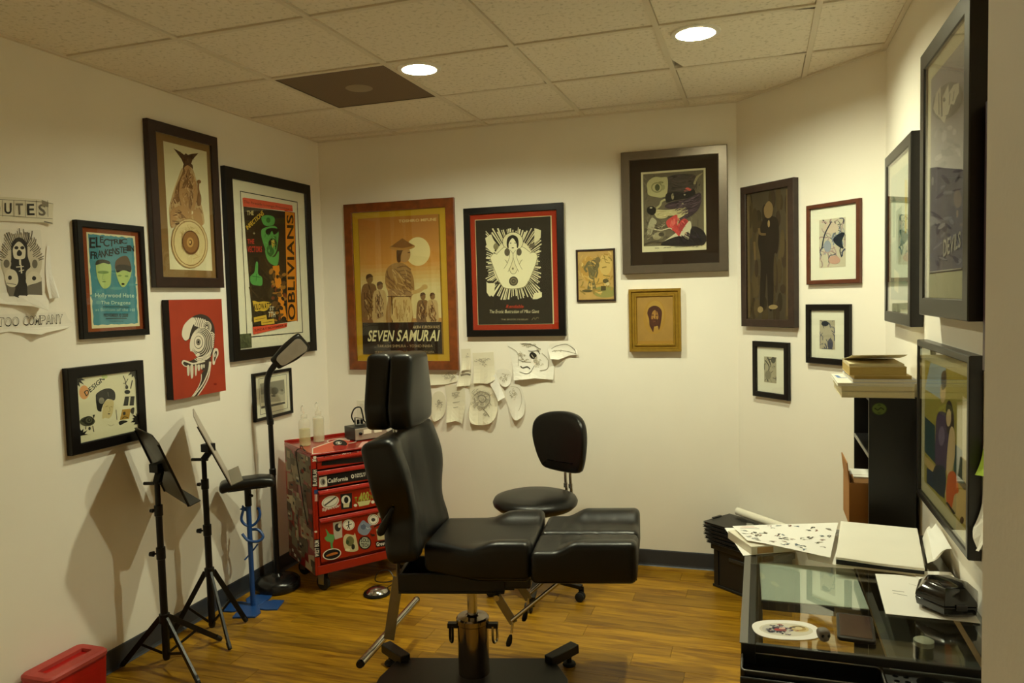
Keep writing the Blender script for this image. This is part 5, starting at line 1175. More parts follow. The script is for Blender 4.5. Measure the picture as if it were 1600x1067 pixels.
I = [('e', SW, (472, 965), 88, 58, -0.35), ('e', '#a89f8c', (472, 965), 78, 49, -0.35), ('e', SW, (472, 960), 70, 42, -0.35), ('l', '#4c453b', 14, [(415, 1000), (470, 960), (530, 915)]), ('t', SW, 'Spector', ((385, 1030), (570, 980), (575, 1020), (395, 1065)), 1, 0.2),
     ('p', '#1c1917', [(570, 890), (685, 875), (685, 1025), (580, 1040)]), ('e', SW, (625, 945), 44, 46), ('e', '#1c1917', (628, 945), 22, 32), ('p', SC, [(600, 985), (660, 975), (655, 1015), (600, 1020)]),
     ('t', '#7d8a2e', 'TATTOO', ((708, 920), (908, 880), (912, 930), (712, 975)), 1), ('t', SY, '400', ((755, 878), (848, 860), (850, 945), (758, 965)), 1), ('p', '#c2bf82', [(735, 965), (870, 945), (850, 990), (755, 1010)]), ('e', SW, (718, 998), 17, 14), ('e', SW, (888, 965), 17, 16), ('p', '#a5652f', [(855, 835), (893, 830), (893, 860), (855, 868)]),
     ('p', '#b9c0a2', spline([(920, 900), (950, 865), (1000, 900), (1005, 950), (950, 970)], 5, True)), ('l', '#2b332a', 8, [(935, 930), (975, 890), (990, 940)]), ('l', '#2b332a', 6, [(950, 900), (960, 960)]), ('e', SW, (1018, 950), 14, 12)]
drawer(0.446, 0.594, I, c1)
I = [('p', '#5b9150', spline([(425, 350), (445, 370), (470, 400), (515, 410), (510, 450), (495, 500), (500, 540), (478, 535), (470, 480), (440, 470), (415, 440), (440, 410)], 5, True)),
     ('p', '#b5ac9a', [(498, 290), (585, 270), (590, 430), (520, 455), (505, 400)]), ('e', '#2a2420', (545, 335), 30, 40), ('e', '#cfc5ad', (560, 320), 13, 20),
     ('e', '#e4decb', (652, 310), 58, 54), ('e', '#8d8576', (652, 310), 52, 48), ('e', '#e4decb', (652, 310), 49, 45), ('l', '#1d1916', 9, [(652, 290), (650, 320), (662, 350)]), ('l', '#1d1916', 7, [(622, 322), (650, 312), (685, 300)]), ('l', '#1d1916', 7, [(650, 320), (640, 350)]), ('e', '#1d1916', (652, 282), 8, 9),
     ('p', '#c3b88c', spline([(600, 440), (630, 400), (700, 410), (712, 390), (735, 480), (740, 560), (640, 570), (605, 520)], 5, True)), ('e', '#6d6a3f', (665, 470), 40, 50), ('e', '#2d2a1e', (695, 525), 17, 28), ('e', '#ded3ab', (640, 555), 26, 14), ('e', '#3f4f2b', (640, 480), 16, 22),
     ('p', '#7f8899', spline([(745, 330), (790, 265), (830, 290), (880, 320), (840, 400), (790, 410), (745, 380)], 5, True)), ('l', '#b3b9c4', 8, [(780, 300), (840, 350), (870, 330)]), ('e', '#5a6479', (795, 330), 26, 26),
     ('e', '#e4decb', (892, 258), 54, 54), ('e', '#2b2622', (892, 258), 46, 46), ('e', '#e4decb', (892, 258), 42, 42), ('e', '#4b443b', (892, 260), 20, 18), ('e', '#8e3a24', (890, 330), 30, 14),
     ('e', '#14100e', (810, 485), 62, 66), ('e', '#a9ab94', (810, 485), 52, 55), ('t', '#1b1916', 'SOLE', (770, 440, 852, 480), 1), ('t', '#1b1916', 'TECH', (772, 490, 848, 528), 1),
     ('e', '#b3a98c', (1010, 210), 78, 40), ('e', '#7d755f', (1010, 210), 62, 28), ('p', '#b9ae88', [(920, 350), (1030, 330), (1040, 450), (935, 460)]), ('l', '#1f1b18', 12, [(900, 330), (1000, 280), (1080, 270)]), ('e', '#8c846f', (1080, 375), 50, 70), ('e', '#3b2a22', (1080, 375), 42, 60), ('e', '#a59c84', (1080, 375), 28, 42),
     ('p', '#141110', [(915, 475), (1125, 440), (1135, 500), (920, 530)]), ('t', '#e9e3d2', 'Groove Merch', ((922, 482), (1122, 448), (1126, 490), (926, 520)), 1),
     ('e', '#ded7c4', (487, 596), 92, 54, -0.22), ('e', '#17120f', (487, 596), 82, 46, -0.22), ('p', '#b4682a', spline([(430, 610), (470, 590), (530, 575), (545, 590), (500, 605), (440, 620)], 4, True)),
     ('e', '#2b1a15', (890, 410), 18, 10), ('e', '#2b1a15', (870, 400), 6, 8)]
drawer(0.185, 0.435, I, c2)
# stickers on the corner post and lid front
I = [('e', SW, (325, 530), 16, 20), ('p', SW, [(300, 565), (350, 545), (352, 555), (305, 575)]), ('p', SW, [(300, 545), (350, 568), (348, 577), (300, 556)]),
     ('p', '#15110f', [(298, 645), (352, 640), (356, 815), (300, 820)]), ('t', SW, 'BLAH BLAH', ((305, 812), (305, 655), (345, 650), (348, 808)), 1),
     ('p', '#26416f', [(318, 850), (358, 845), (358, 885), (320, 890)])]
I += [('p', SW if k % 2 else '#b33a2c', [(318+k*7, 895), (325+k*7, 894), (326+k*7, 960), (320+k*7, 962)]) for k in range(6)]
art('stickers', cab, QF, 0, 0.62, CZ0, CZ1, I, y=-0.001, crop=c1)
I = [('p', '#15110f', [(312, 460), (375, 450), (378, 630), (318, 635)]), ('t', SW, 'WEST BUM', ((325, 628), (322, 470), (365, 462), (368, 622)), 1), ('e', SW, (335, 380), 14, 10)]
art('stickers', cab, QF, 0, 0.62, CZ0, CZ1, I, y=-0.001, crop=c2)
# side collage
rn = random.Random(77); I = []
PALS = ['#8d7f6a', '#a3937a', '#6f6353', '#b7a88a', '#594e42', '#7c5546', '#8f8570', '#c3b394', '#6a443a', '#7a7260']
for k in range(90):
    x, y_ = rn.uniform(0.02, 0.98), rn.uniform(0.02, 0.98); a, b = rn.uniform(0.05, 0.14), rn.uniform(0.03, 0.08); r_ = rn.uniform(-0.25, 0.25)
    P = [(x+dx*a*math.cos(r_)-dy*b*math.sin(r_), y_+dx*a*math.sin(r_)*0.6+dy*b*math.cos(r_)) for dx, dy in ((-1, -1), (1, -1), (1, 1), (-1, 1))]
    P = [(min(max(p, 0.005), 0.995), min(max(q, 0.005), 0.995)) for p, q in P]
    I.append(('u', rn.choice(PALS), P))
    if k % 2:
        for s in range(rn.randint(1, 3)):
            cx, cy = x+rn.uniform(-a, a)*0.5, y_+rn.uniform(-b, b)*0.4
            P = [(min(max(cx+dx*a*0.35, .005), .995), min(max(cy+dy*b*0.22, .005), .995)) for dx, dy in ((-1, -1), (1, -0.8), (0.9, 1), (-1, 0.9))]
            I.append(('u', rn.choice(['#2b2825', '#d4ccb9', '#47423c', '#8a2f22', '#3a4856']), P))
so = art('sticker_collage', cab, [(0, 0), (1, 0), (1, 1), (0, 1)], -CD/2+0.004, CD/2-0.004, CZ0+0.004, CZ1-0.016, I, y=-0.001, step=8e-6)
so.location = (0, CD/2, 0); so.rotation_euler = (0, 0, -PI/2)
# lid stickers
I = [('e', '#d8d0c0', (590, 372), 148, 26), ('e', '#96130b', (590, 372), 136, 21), ('p', '#e0d6c6', [(672, 360), (560, 350), (300, 440), (300, 500), (420, 505), (672, 470)]), ('p', '#c65a42', [(668, 366), (562, 356), (308, 444), (308, 494), (422, 498), (668, 464)]),
     ('p', '#14100e', spline([(505, 400), (520, 370), (570, 358), (625, 375), (640, 410), (560, 430)], 5, True)), ('e', '#cfc8bb', (560, 390), 30, 14), ('e', '#14100e', (545, 392), 9, 6), ('e', '#14100e', (578, 388), 9, 6), ('p', '#96130b', spline([(505, 420), (640, 420), (600, 470), (540, 475)], 4, True)),
     ('p', '#d9a59a', [(790, 378), (850, 372), (850, 440), (790, 450)])]
art('lid_stickers', cab, [(444.1, 691.9), (591.4, 672.3), (641.1, 687.4), (485.1, 710.0)], 0, 0.62, 0, 0.45, I, y=-CZ1-0.0004, crop=c1, horizontal=True)
# casters
for x, y_ in ((0.07, 0.07), (CW-0.07, 0.07), (0.07, CD-0.07), (CW-0.07, CD-0.07)):
    o = MB().box(-0.03, 0.03, -0.026, 0.026, 0.109, 0.115).box(-0.022, -0.018, -0.02, 0.02, 0.035, 0.11).box(0.018, 0.022, -0.02, 0.02, 0.035, 0.11).build('caster', STEEL, t, loc=(x, y_, 0))
    o.rotation_euler = (0, 0, 0.5)
    q = MB().lathe([(0.0001, -0.015), (0.034, -0.015), (0.042, -0.010), (0.042, 0.010), (0.034, 0.015), (0.0001, 0.015)], 24).build('wheel', RUBBER, o, smooth=True, loc=(0, 0, 0.042)); q.rotation_euler = (0, PI/2, 0)

# things on the chest
def bottle(x, y_, label, fill, liquid):
    t = thing('squeeze_bottle', label, 'bottle', (x, y_, CZ1+0.001), 0, 'squeeze bottles on the tool chest')
    MB().lathe([(0.0001, 0.0), (0.029, 0.0), (0.034, 0.004), (0.034, 0.135), (0.030, 0.15), (0.016, 0.163), (0.014, 0.166)], 28, cap=False).build('bottle_body', plastic_clear('cloudy_plastic', '#e6e1c9', 0.2), t, smooth=True)
    MB().lathe([(0.0001, 0.003), (0.031, 0.003), (0.031, fill), (0.0001, fill)], 24).build('liquid', plastic_clear('liquid', liquid, 0.36), t, smooth=True)
    MB().lathe([(0.0175, 0.160), (0.0185, 0.163), (0.0175, 0.182), (0.009, 0.188), (0.005, 0.205), (0.0035, 0.222), (0.0001, 0.222)], 20).build('spout_cap', plastic_clear('cap_plastic', '#e9e4d2', 0.3), t, smooth=True)
    MB().tube(spline([(0, 0, 0.222), (-0.012, 0.01, 0.236), (-0.03, 0.02, 0.225), (-0.034, 0.024, 0.20)], 4), 0.0025, 6).build('spout_tube', plastic_clear('cap_plastic', '#e9e4d2', 0.3), t, smooth=True)
bottle(0.270, 1.270, 'squeeze bottle half full of yellowish liquid, left of the two on the tool chest', 0.10, '#cfc46a')
bottle(0.282, 1.400, 'squeeze bottle of clear liquid, right of the two on the tool chest', 0.14, '#e2dcb6')
t = thing('power_supply', 'black tattoo power supply with a silver faceplate and two meters on the tool chest', 'power supply', (0.515, 1.56, CZ1+0.001), math.radians(55))
MB().box(-0.105, 0.105, -0.065, 0.085, 0.004, 0.078).build('case', mat('#191716', rough=0.4, noise=0.06, nscale=50), t, bevel=0.003)
fp = MB().box(-0.104, 0.104, -0.071, -0.065, 0.006, 0.076).build('faceplate', mat('#b5ac9c', rough=0.35, metal=0.6), t, bevel=0.001)
MB().lathe([(0.0001, 0), (0.009, 0), (0.009, 0.012), (0.006, 0.015), (0.0001, 0.015)], 16).build('knob', BLACK, fp, smooth=True, loc=(-0.072, -0.071, 0.045)).rotation_euler = (PI/2, 0, 0)
for x in (-0.025, 0.045): MB().box(x-0.026, x+0.026, -0.0735, -0.071, 0.038, 0.066).build('meter', mat('#e8e2cd', rough=0.3), fp, bevel=0.001)
MB().box(0.078, 0.094, -0.075, -0.071, 0.05, 0.066).build('switch', mat('#d8b9a8', rough=0.4), fp, bevel=0.001)
for x in (-0.09, 0.09):
    for y_ in (-0.055, 0.07): MB().lathe([(0.0001, -0.001), (0.008, -0.001), (0.008, 0.005), (0.0001, 0.005)], 12, c=(x, y_, 0.001)).build('foot', RUBBER, t)
t = thing('tattoo_machine', 'small coil tattoo machine with a looping cord on top of the power supply', 'machine', (0.475, 1.55, CZ1+0.08), math.radians(40))
MB().box(-0.03, 0.03, -0.012, 0.012, 0.0, 0.008).box(-0.03, -0.022, -0.010, 0.010, 0.008, 0.05).build('machine_frame', STEEL, t, bevel=0.001)
for x in (-0.006, 0.016): MB().lathe([(0.0001, 0.008), (0.0095, 0.008), (0.0095, 0.036), (0.0001, 0.036)], 16, c=(x, 0, 0)).build('coil', BLACK, t, smooth=True)
MB().bar((-0.026, 0, 0.05), (0.028, 0, 0.04), 0.012, 0.004).build('armature_bar', CHROME, t)
MB().tube(spline([(-0.03, 0, 0.02), (-0.045, 0.0, 0.06), (-0.025, 0.0, 0.105), (0.01, 0.0, 0.11), (0.022, 0.0, 0.07), (0.035, 0.02, 0.02), (0.06, 0.03, 0.004)], 6), 0.0045, 8).build('cord', BLACK, t, smooth=True)
t = tag(MB().tube(spline([(0.300, 1.175, 0.811), (0.330, 1.135, 0.835), (0.372, 1.085, 0.845), (0.405, 1.06, 0.825), (0.375, 1.115, 0.813), (0.32, 1.155, 0.813), (0.29, 1.150, 0.80), (0.293, 1.145, 0.74), (0.33, 1.118, 0.62), (0.372, 1.085, 0.48), (0.405, 1.062, 0.40)], 8), 0.0028, 6).build('clip_cord', BLACK, None, smooth=True), 'thin black clip cord looped over the sticker-covered side of the tool chest', 'cord')

# wall outlet behind the chest
x, y_, rz = wall_point('B', 0.247, 0.001)
t = thing('wall_outlet', 'white wall outlet plate behind the power supply', 'outlet', (x, y_, 0.925), rz)
MB().prism(rrect(-0.036, 0.036, -0.058, 0.058, 0.006), 0, 0.006).build('cover_plate', mat('#e6e0d0', rough=0.35), t).rotation_euler = (PI/2, 0, 0)
for z in (-0.022, 0.022): 
    o = MB().prism(rrect(-0.016, 0.016, -0.014, 0.014, 0.008), 0.006, 0.008).build('socket', mat('#d8d1bf', rough=0.4), t); o.rotation_euler = (PI/2, 0, 0); o.location = (0, 0, z)

# ------------------------------------------------------------ loose papers on the walls
def sheet(name, label, wl, outline, items=None, quad=None, crop=None, lift=0.02, colr=None, grp='papers on the back wall', cat='paper', out=0.002, ink_base=None, curl=0.7, ends=0.0):
    """thin paper hung on a wall; its lower part curls off the wall. outline in wall metres (s,z)"""
    ss = [p[0] for p in outline]; zz = [p[1] for p in outline]
    cs, cz = (min(ss)+max(ss))/2, max(zz); Hh = max(zz)-min(zz)
    x, y_, rz = wall_point(wl, cs, out)
    m = MB()
    me = bmesh.new()
    ring_ = [(a-cs, b-cz) for a, b in outline]
    vs = [me.verts.new((a, 0, b)) for a, b in ring_]
    a2 = sum(ring_[i-1][0]*ring_[i][1]-ring_[i][0]*ring_[i-1][1] for i in range(len(ring_)))
    me.faces.new(vs if a2 > 0 else vs[::-1])
    for k in range(1, 9):
        z = -Hh*k/9
        bmesh.ops.bisect_plane(me, geom=me.verts[:]+me.edges[:]+me.faces[:], plane_co=(0, 0, z), plane_no=(0, 0, 1))
    W_ = max(ss)-min(ss)
    for k in range(1, 6):
        bmesh.ops.bisect_plane(me, geom=me.verts[:]+me.edges[:]+me.faces[:], plane_co=(-W_/2+W_*k/6, 0, 0), plane_no=(1, 0, 0))
    def bend(xx, zz_):
        f = -zz_/Hh
        return -(0.0012 + lift*max(0, (f-curl*0.5)/(1-curl*0.5))**2*(1+0.5*math.cos(xx/W_*7+cs*9)) + ends*(2*xx/W_)**4)
    for v in me.verts: v.co.y = bend(v.co.x, v.co.z)
    geo = bmesh.ops.solidify(me, geom=me.faces[:], thickness=0.0004)
    d = bpy.data.meshes.new(name); me.to_mesh(d); me.free()
    d.materials.append(colr or PAPER)
    o = bpy.data.objects.new(name, d); COL.objects.link(o); o.location = (x, y_, cz); o.rotation_euler = (0, 0, rz)
    tag(o, label, cat, grp)
    if items:
        s0, s1, z0, z1 = min(ss)-cs, max(ss)-cs, min(zz)-cz, 0.0
        p = art('drawing', o, quad, s0, s1, z0, z1, items, y=0, crop=crop, step=2e-5)
        # subdivide-free projection: push drawing onto the curled sheet
        for v in p.data.vertices: v.co.y = bend(v.co.x, v.co.z) - 0.0012 + v.co.y
    return o
TRACE = mat('#e3dcc6', rough=0.7, spec=0.2)
TRACE2 = mat('#ebe6da', rough=0.75, spec=0.2)
WHITEP = mat('#f4f1ea', rough=0.8, spec=0.2)
c3 = (640, 520, 5.714)
def qb(s0, s1, z0, z1):
    return None
def scr(c, rx, ry, n, cols, seed=0, wd=3.0):
    rn = random.Random(seed+int(c[0]*7+c[1])); out = []
    for k in range(n):
        a = rn.uniform(0, 6.28); r = rn.uniform(0.15, 1.0); x, y = c[0]+rx*r*math.cos(a), c[1]+ry*r*math.sin(a); b = rn.uniform(0, 6.28); q = rn.uniform(0.15, 0.4)
        out.append(('l', rn.choice(cols), wd*rn.uniform(0.6, 1.5), spline([(x, y), (x+rx*q*math.cos(b), y+ry*q*math.sin(b)), (x+rx*q*1.5*math.cos(b+0.9), y+ry*q*1.5*math.sin(b+0.9))], 3)))
    return out
def sketchy(items):
    out = []
    for it in items:
        if it[0] == 'e' and it[3] > 15: out += scr(it[2], it[3], it[4], int(10+it[3]*it[4]/110), [it[1], '#c9c1ab', '#b5ad98'], wd=4)
        else: out.append(it)
    return out
G = ['#8b8473', '#a59d8a', '#6b6456', '#bab29e', '#4b453b']
def px2wall(p):  # affine fit of the back-wall paper patch, measured from the calibrated photograph
    u, v = 640+p[0]/5.714, 520+p[1]/5.714
    f = PATCH((u, v)); return f
PATCH = homog([(792, 534), (904, 562), (785, 655), (677, 614)], [(1.282, 1.370), (1.741, 1.256), (1.270, 0.871), (0.768, 1.038)])
def bsheet(label, pts, items=None, smooth=False, **k):
    P = [px2wall(p) for p in (spline(pts, 4, True) if smooth else pts)]
    if items:
        items = sketchy(items)
        ss = [p[0] for p in P]; zz = [p[1] for p in P]
        inv = homog([(1.282, 1.370), (1.741, 1.256), (1.270, 0.871), (0.768, 1.038)], [(792, 534), (904, 562), (785, 655), (677, 614)])
        q = [inv(c) for c in ((min(ss), max(zz)), (max(ss), max(zz)), (max(ss), min(zz)), (min(ss), min(zz)))]
        return sheet('paper_sheet', label, 'B', P, items, q, c3, **k)
    return sheet('paper_sheet', label, 'B', P, **k)
bsheet('tracing with a dark tiger-like sketch, topmost of the large taped sheets', [(870, 85), (1240, 75), (1262, 160), (1282, 300), (1265, 420), (1210, 415), (1100, 405), (918, 425), (905, 260)],
       [('e', G[1], (1060, 105), 62, 22), ('e', G[0], (1020, 105), 24, 16), ('l', G[2], 7, spline([(1000, 100), (1040, 95), (1110, 110), (1170, 150)], 5)), ('e', G[0], (1155, 145), 22, 18), ('p', '#2a251f', spline([(1065, 200), (1090, 170), (1130, 195), (1120, 225), (1085, 232)], 4, True)), ('l', '#d8d0bb', 5, [(1085, 195), (1100, 222)]), ('l', G[4], 6, spline([(1060, 160), (1090, 165), (1140, 160), (1160, 190)], 5)), ('l', G[0], 6, spline([(965, 240), (1010, 260), (1075, 265)], 5)), ('e', G[1], (1010, 245), 34, 20), ('l', G[4], 10, spline([(980, 300), (1000, 315), (1040, 305), (1065, 325)], 5)), ('l', G[2], 5, spline([(970, 350), (1030, 365), (1070, 350), (1100, 300)], 5)), ('e', G[3], (1130, 270), 50, 40), ('l', G[1], 5, spline([(1180, 180), (1230, 240), (1220, 320), (1150, 340)], 5)), ('l', G[1], 4, spline([(880, 120), (960, 180), (960, 300)], 5)), ('e', G[3], (1000, 190), 40, 24)], lift=0.028, curl=0.9)
bsheet('small curled tracing with a long pencil sketch, rightmost of the taped sheets', [(1235, 150), (1260, 95), (1330, 78), (1440, 85), (1505, 150), (1510, 190), (1430, 200), (1340, 235), (1265, 230)],
       [('l', G[0], 5, spline([(1270, 140), (1330, 110), (1420, 100), (1490, 160)], 5)), ('l', G[0], 6, spline([(1275, 165), (1340, 155), (1420, 165), (1500, 185)], 5)), ('e', G[1], (1330, 160), 40, 12), ('l', G[2], 4, spline([(1440, 110), (1480, 140), (1495, 180)], 4))], lift=0.03, curl=0.5, colr=TRACE2)
bsheet('faint squarish tracing right of the film poster frame', [(560, 185), (745, 175), (750, 420), (690, 455), (568, 450)], [('e', G[3], (640, 250), 55, 30), ('l', G[3], 5, spline([(590, 240), (640, 260), (700, 230)], 5)), ('e', G[3], (655, 290), 30, 14)], lift=0.018, colr=TRACE)
bsheet('tiny slip of tracing beside the lower right corner of the film poster', [(462, 150), (545, 145), (545, 330), (465, 340)], [('e', G[3], (512, 210), 16, 22)], lift=0.016, colr=TRACE)
bsheet('narrow slip with a dark brushed word, beneath the tiny slip', [(440, 360), (540, 350), (535, 470), (420, 478)], [('l', G[0], 16, spline([(450, 385), (500, 372), (535, 380)], 4))], lift=0.018, colr=TRACE)
bsheet('pale tracing partly hidden under the film poster frame', [(150, 365), (410, 355), (415, 440), (330, 460), (160, 470)], [('e', G[3], (350, 395), 46, 34), ('l', G[1], 4, spline([(310, 390), (350, 362), (395, 395), (360, 430)], 5))], lift=0.012, colr=TRACE)
bsheet('oval-cut tracing with a small grey face just right of the headrest', [(215, 545), (290, 530), (318, 620), (300, 720), (230, 770), (190, 700)], [('e', G[1], (255, 630), 30, 46), ('e', G[0], (258, 615), 16, 18)], smooth=True, lift=0.02, colr=TRACE)
bsheet('tall tracing with faint lettering lines between the two oval-cut sheets', [(310, 465), (480, 470), (482, 640), (460, 790), (400, 770), (330, 780), (325, 600)], [('l', G[3], 6, [(370, 540), (440, 530)]), ('l', G[3], 6, [(375, 620), (435, 610)]), ('l', G[1], 4, [(380, 660), (420, 655)]), ('e', G[3], (400, 560), 40, 26)], lift=0.03, colr=TRACE)
bsheet('rounded tracing with a pencilled rose design', [(510, 470), (620, 450), (725, 490), (760, 620), (730, 760), (640, 805), (545, 790), (515, 700), (530, 560)], [('e', G[1], (625, 590), 82, 82), ('e', '#d7cfb8', (625, 590), 70, 70), ('l', G[1], 9, spline([(560, 560), (610, 525), (680, 545), (690, 610), (640, 660), (575, 640), (560, 580)], 6)), ('l', G[0], 7, spline([(590, 570), (630, 555), (660, 590), (630, 620), (600, 600)], 6)), ('e', G[0], (655, 715), 26, 16), ('l', G[0], 6, spline([(630, 670), (660, 700), (690, 735)], 4)), ('e', G[3], (560, 640), 22, 40)], smooth=True, lift=0.035, colr=TRACE)
bsheet('white foot-shaped cut-out paper, lowest of the taped sheets', [(845, 470), (890, 445), (950, 455), (985, 530), (995, 640), (975, 730), (925, 765), (880, 740), (850, 650), (830, 560)], [('l', G[3], 4, spline([(880, 480), (950, 500), (970, 600), (940, 690)], 5)), ('e', G[3], (900, 560), 30, 50)], smooth=True, lift=0.02, colr=TRACE2, out=0.006)
bsheet('round white cut-out above the foot-shaped paper', [(770, 340), (850, 325), (890, 360), (885, 440), (850, 480), (800, 470), (775, 420)], [('e', G[3], (830, 400), 34, 40)], smooth=True, lift=0.012, colr=TRACE2, out=0.004)
bsheet('bright white tilted note overlapping the round cut-out', [(685, 425), (755, 370), (832, 572), (778, 602)], lift=0.02, colr=WHITEP, out=0.012, curl=0.2)

# left wall: shop lettering and skull drawing at the frame edge
c4 = (0, 300, 4.642)
PL = homog([(0, 312), (82, 320), (105, 515), (0, 518)], [(-0.335, 2.083), (-0.105, 2.087), (-0.071, 1.562), (-0.371, 1.569)])
PLi = homog([(-0.335, 2.083), (-0.105, 2.087), (-0.071, 1.562), (-0.371, 1.569)], [(0, 312), (82, 320), (105, 515), (0, 518)])
def lsheet(label, pts, items, **k):
    P = [PL((p[0]/4.642, 300+p[1]/4.642)) for p in pts]
    ss = [p[0] for p in P]; zz = [p[1] for p in P]
    q = [PLi(c) for c in ((min(ss), max(zz)), (max(ss), max(zz)), (max(ss), min(zz)), (min(ss), min(zz)))]
    return sheet('paper_sheet', label, 'L', P, items, q, c4, grp='drawings on the left wall', **k)
D0, D1, D2 = '#2f2a24', '#6f675a', '#a89f8c'
I = [('l', D1, 3, [(-260, 50), (0, 55), (280, 70), (380, 85)]), ('l', D1, 3, [(-260, 165), (0, 170), (270, 190), (370, 195)])]
for k, w_ in enumerate((' ', ' ', 'O', 'U', 'T', 'E', 'S')):
    x = -230+k*82; I += [('l', D1, 3, [(x+78, 60), (x+76, 180)])]
    if w_ != ' ': I += [('t', D0 if k % 2 else D1, w_, (x+10, 80+max(0, x*0.03), x+62, 160+max(0, x*0.05)), 1)]
I += [('p', '#8f8776', [(295, 58), (345, 75), (345, 110), (300, 100)]), ('l', D1, 8, [(300, 215), (360, 228)])]
lsheet('strip of paper with pencilled block lettering, topmost drawing at the left edge', [(-260, 25), (100, 40), (300, 55), (385, 85), (375, 195), (365, 240), (295, 222), (-260, 200)], I, lift=0.012, colr=TRACE)
I = [('e', '#cfc6b0', (150, 500), 150, 200), ('p', D1, [(30, 640), (295, 620), (295, 755), (60, 757)])]
rn = random.Random(6)
for k in range(34):
    a = -PI*0.98+PI*0.96*k/33; r0, r1 = 130*rn.uniform(.8, 1), 215*rn.uniform(.85, 1.1)
    I.append(('l', rn.choice([D0, D1, D1]), rn.uniform(4, 9), spline([(140+r0*math.cos(a)*0.85, 520+r0*1.3*math.sin(a)), (140+(r0+r1)/2*math.cos(a)*0.9+5, 500+(r0+r1)/2*1.15*math.sin(a)), (140+r1*math.cos(a)*0.78, 500+r1*1.08*math.sin(a))], 3)))
I += [('p', D0, spline([(75, 480), (80, 370), (130, 330), (185, 370), (195, 470), (215, 540), (180, 590), (190, 750), (90, 750), (120, 620), (70, 560)], 5, True)),
      ('p', '#ddd5c0', spline([(90, 400), (130, 360), (172, 400), (178, 450), (165, 485), (105, 485), (88, 450)], 5, True)), ('e', D0, (112, 405), 15, 12), ('e', D0, (155, 405), 15, 12), ('p', D0, spline([(115, 440), (132, 420), (152, 440), (145, 462), (120, 462)], 4, True)),
      ('l', '#ddd5c0', 14, [(138, 490), (140, 530)]), ('l', '#ddd5c0', 7, [(110, 545), (165, 540)]), ('l', '#ddd5c0', 6, [(130, 575), (168, 565)]), ('l', '#ddd5c0', 10, [(145, 530), (150, 590)]),
      ('p', '#d8d0ba', spline([(30, 600), (60, 560), (110, 580), (125, 650), (95, 690), (40, 670)], 5, True)), ('e', D0, (65, 622), 14, 16), ('l', D0, 4, [(40, 660), (110, 672)]),
      ('p', '#d8d0ba', spline([(180, 640), (215, 580), (275, 590), (292, 650), (240, 690), (205, 700)], 5, True)), ('e', D0, (240, 626), 15, 16), ('l', D0, 4, [(195, 680), (270, 660)]),
      ('e', '#c9c0aa', (40, 520), 34, 44), ('e', D1, (40, 520), 22, 30), ('e', '#c9c0aa', (245, 520), 34, 48), ('e', D1, (245, 522), 20, 32)]
lsheet('inked drawing of a hooded skeleton among flames, taped at the left edge', [(-130, 270), (290, 275), (320, 600), (330, 790), (270, 860), (200, 830), (-130, 800)], I, lift=0.04, curl=1.5, colr=TRACE2)
sheet('paper_sheet', 'blank curled strip of paper just right of the skeleton drawing', 'L', [PL((p[0]/4.642, 300+p[1]/4.642)) for p in ((335, 390), (355, 390), (372, 600), (410, 765), (330, 775), (325, 560))], grp='drawings on the left wall', lift=0.02, colr=WHITEP)
I = []
for w_, x0, x1 in (('TATTOO', -190, 135), ('COMPANY', 160, 450)):
    n = len(w_)
    for k, ch in enumerate(w_):
        a = x0+(x1-x0)*k/n; b = x0+(x1-x0)*(k+0.86)/n; f = 1-(a+200)/900*0.0
        y0_ = 905-(a*0.055); I += [('t', D0, ch, (a+3, y0_+4, b+5, y0_+72), 1), ('t', '#efe9db', ch, (a+4, y0_+8, b+1, y0_+64), 0)]
lsheet('strip lettered TATTOO COMPANY in hand-drawn block capitals', [(-210, 900), (150, 880), (470, 870), (490, 920), (530, 955), (480, 985), (300, 1020), (260, 1035), (60, 1010), (-210, 1050)], I, lift=0.03, curl=1.2, colr=TRACE2)
# ------------------------------------------------------------ glass-topped desk along the right wall
DZ = 0.80; DX_0, DX_1, DY_0, DY_1 = 2.782, 3.368, -0.672, 0.315
FR = mat('#1b1a19', rough=0.35, noise=0.06, nscale=30)
t = thing('desk', 'black-framed desk with a clear glass top against the right wall', 'desk', (DX_0, DY_0, 0), 0)
Wd, Dd = DX_1-DX_0, DY_1-DY_0
GREY = mat('#77746e', rough=0.35, metal=0.5)
MB().box(0, 0.034, 0, Dd, DZ-0.05, DZ-0.001).box(Wd-0.034, Wd, 0, Dd, DZ-0.05, DZ-0.001).box(0.034, Wd-0.034, Dd-0.034, Dd, DZ-0.05, DZ-0.001).box(0.034, Wd-0.034, 0, 0.014, DZ-0.022, DZ-0.001).build('frame', FR, t, bevel=0.002)
MB().box(-0.003, 0.016, -0.002, Dd, DZ-0.001, DZ+0.001).build('edge_trim', GREY, t)
MB().box(0.016, Wd-0.002, 0.0, Dd-0.002, DZ-0.0015, DZ+0.0).build('glass_top', TABLE_GLASS, t)
for x in (0.03, Wd-0.03):
    for y_ in (0.05, Dd-0.05):
        MB().cbox((x, y_, (DZ-0.05)/2+0.004), (0.042, 0.042, DZ-0.058)).build('leg', mat('#5d5f58', rough=0.4, metal=0.6), t, bevel=0.003)
MB().box(0.03, Wd-0.03, 0.02, 0.05, 0.60, DZ-0.09).build('front_apron', FR, t)
for x in (0.02, 0.34): MB().box(x, x+0.02, 0.036, Dd-0.036, 0.735, 0.748).build('shelf_rail', GREY, t)
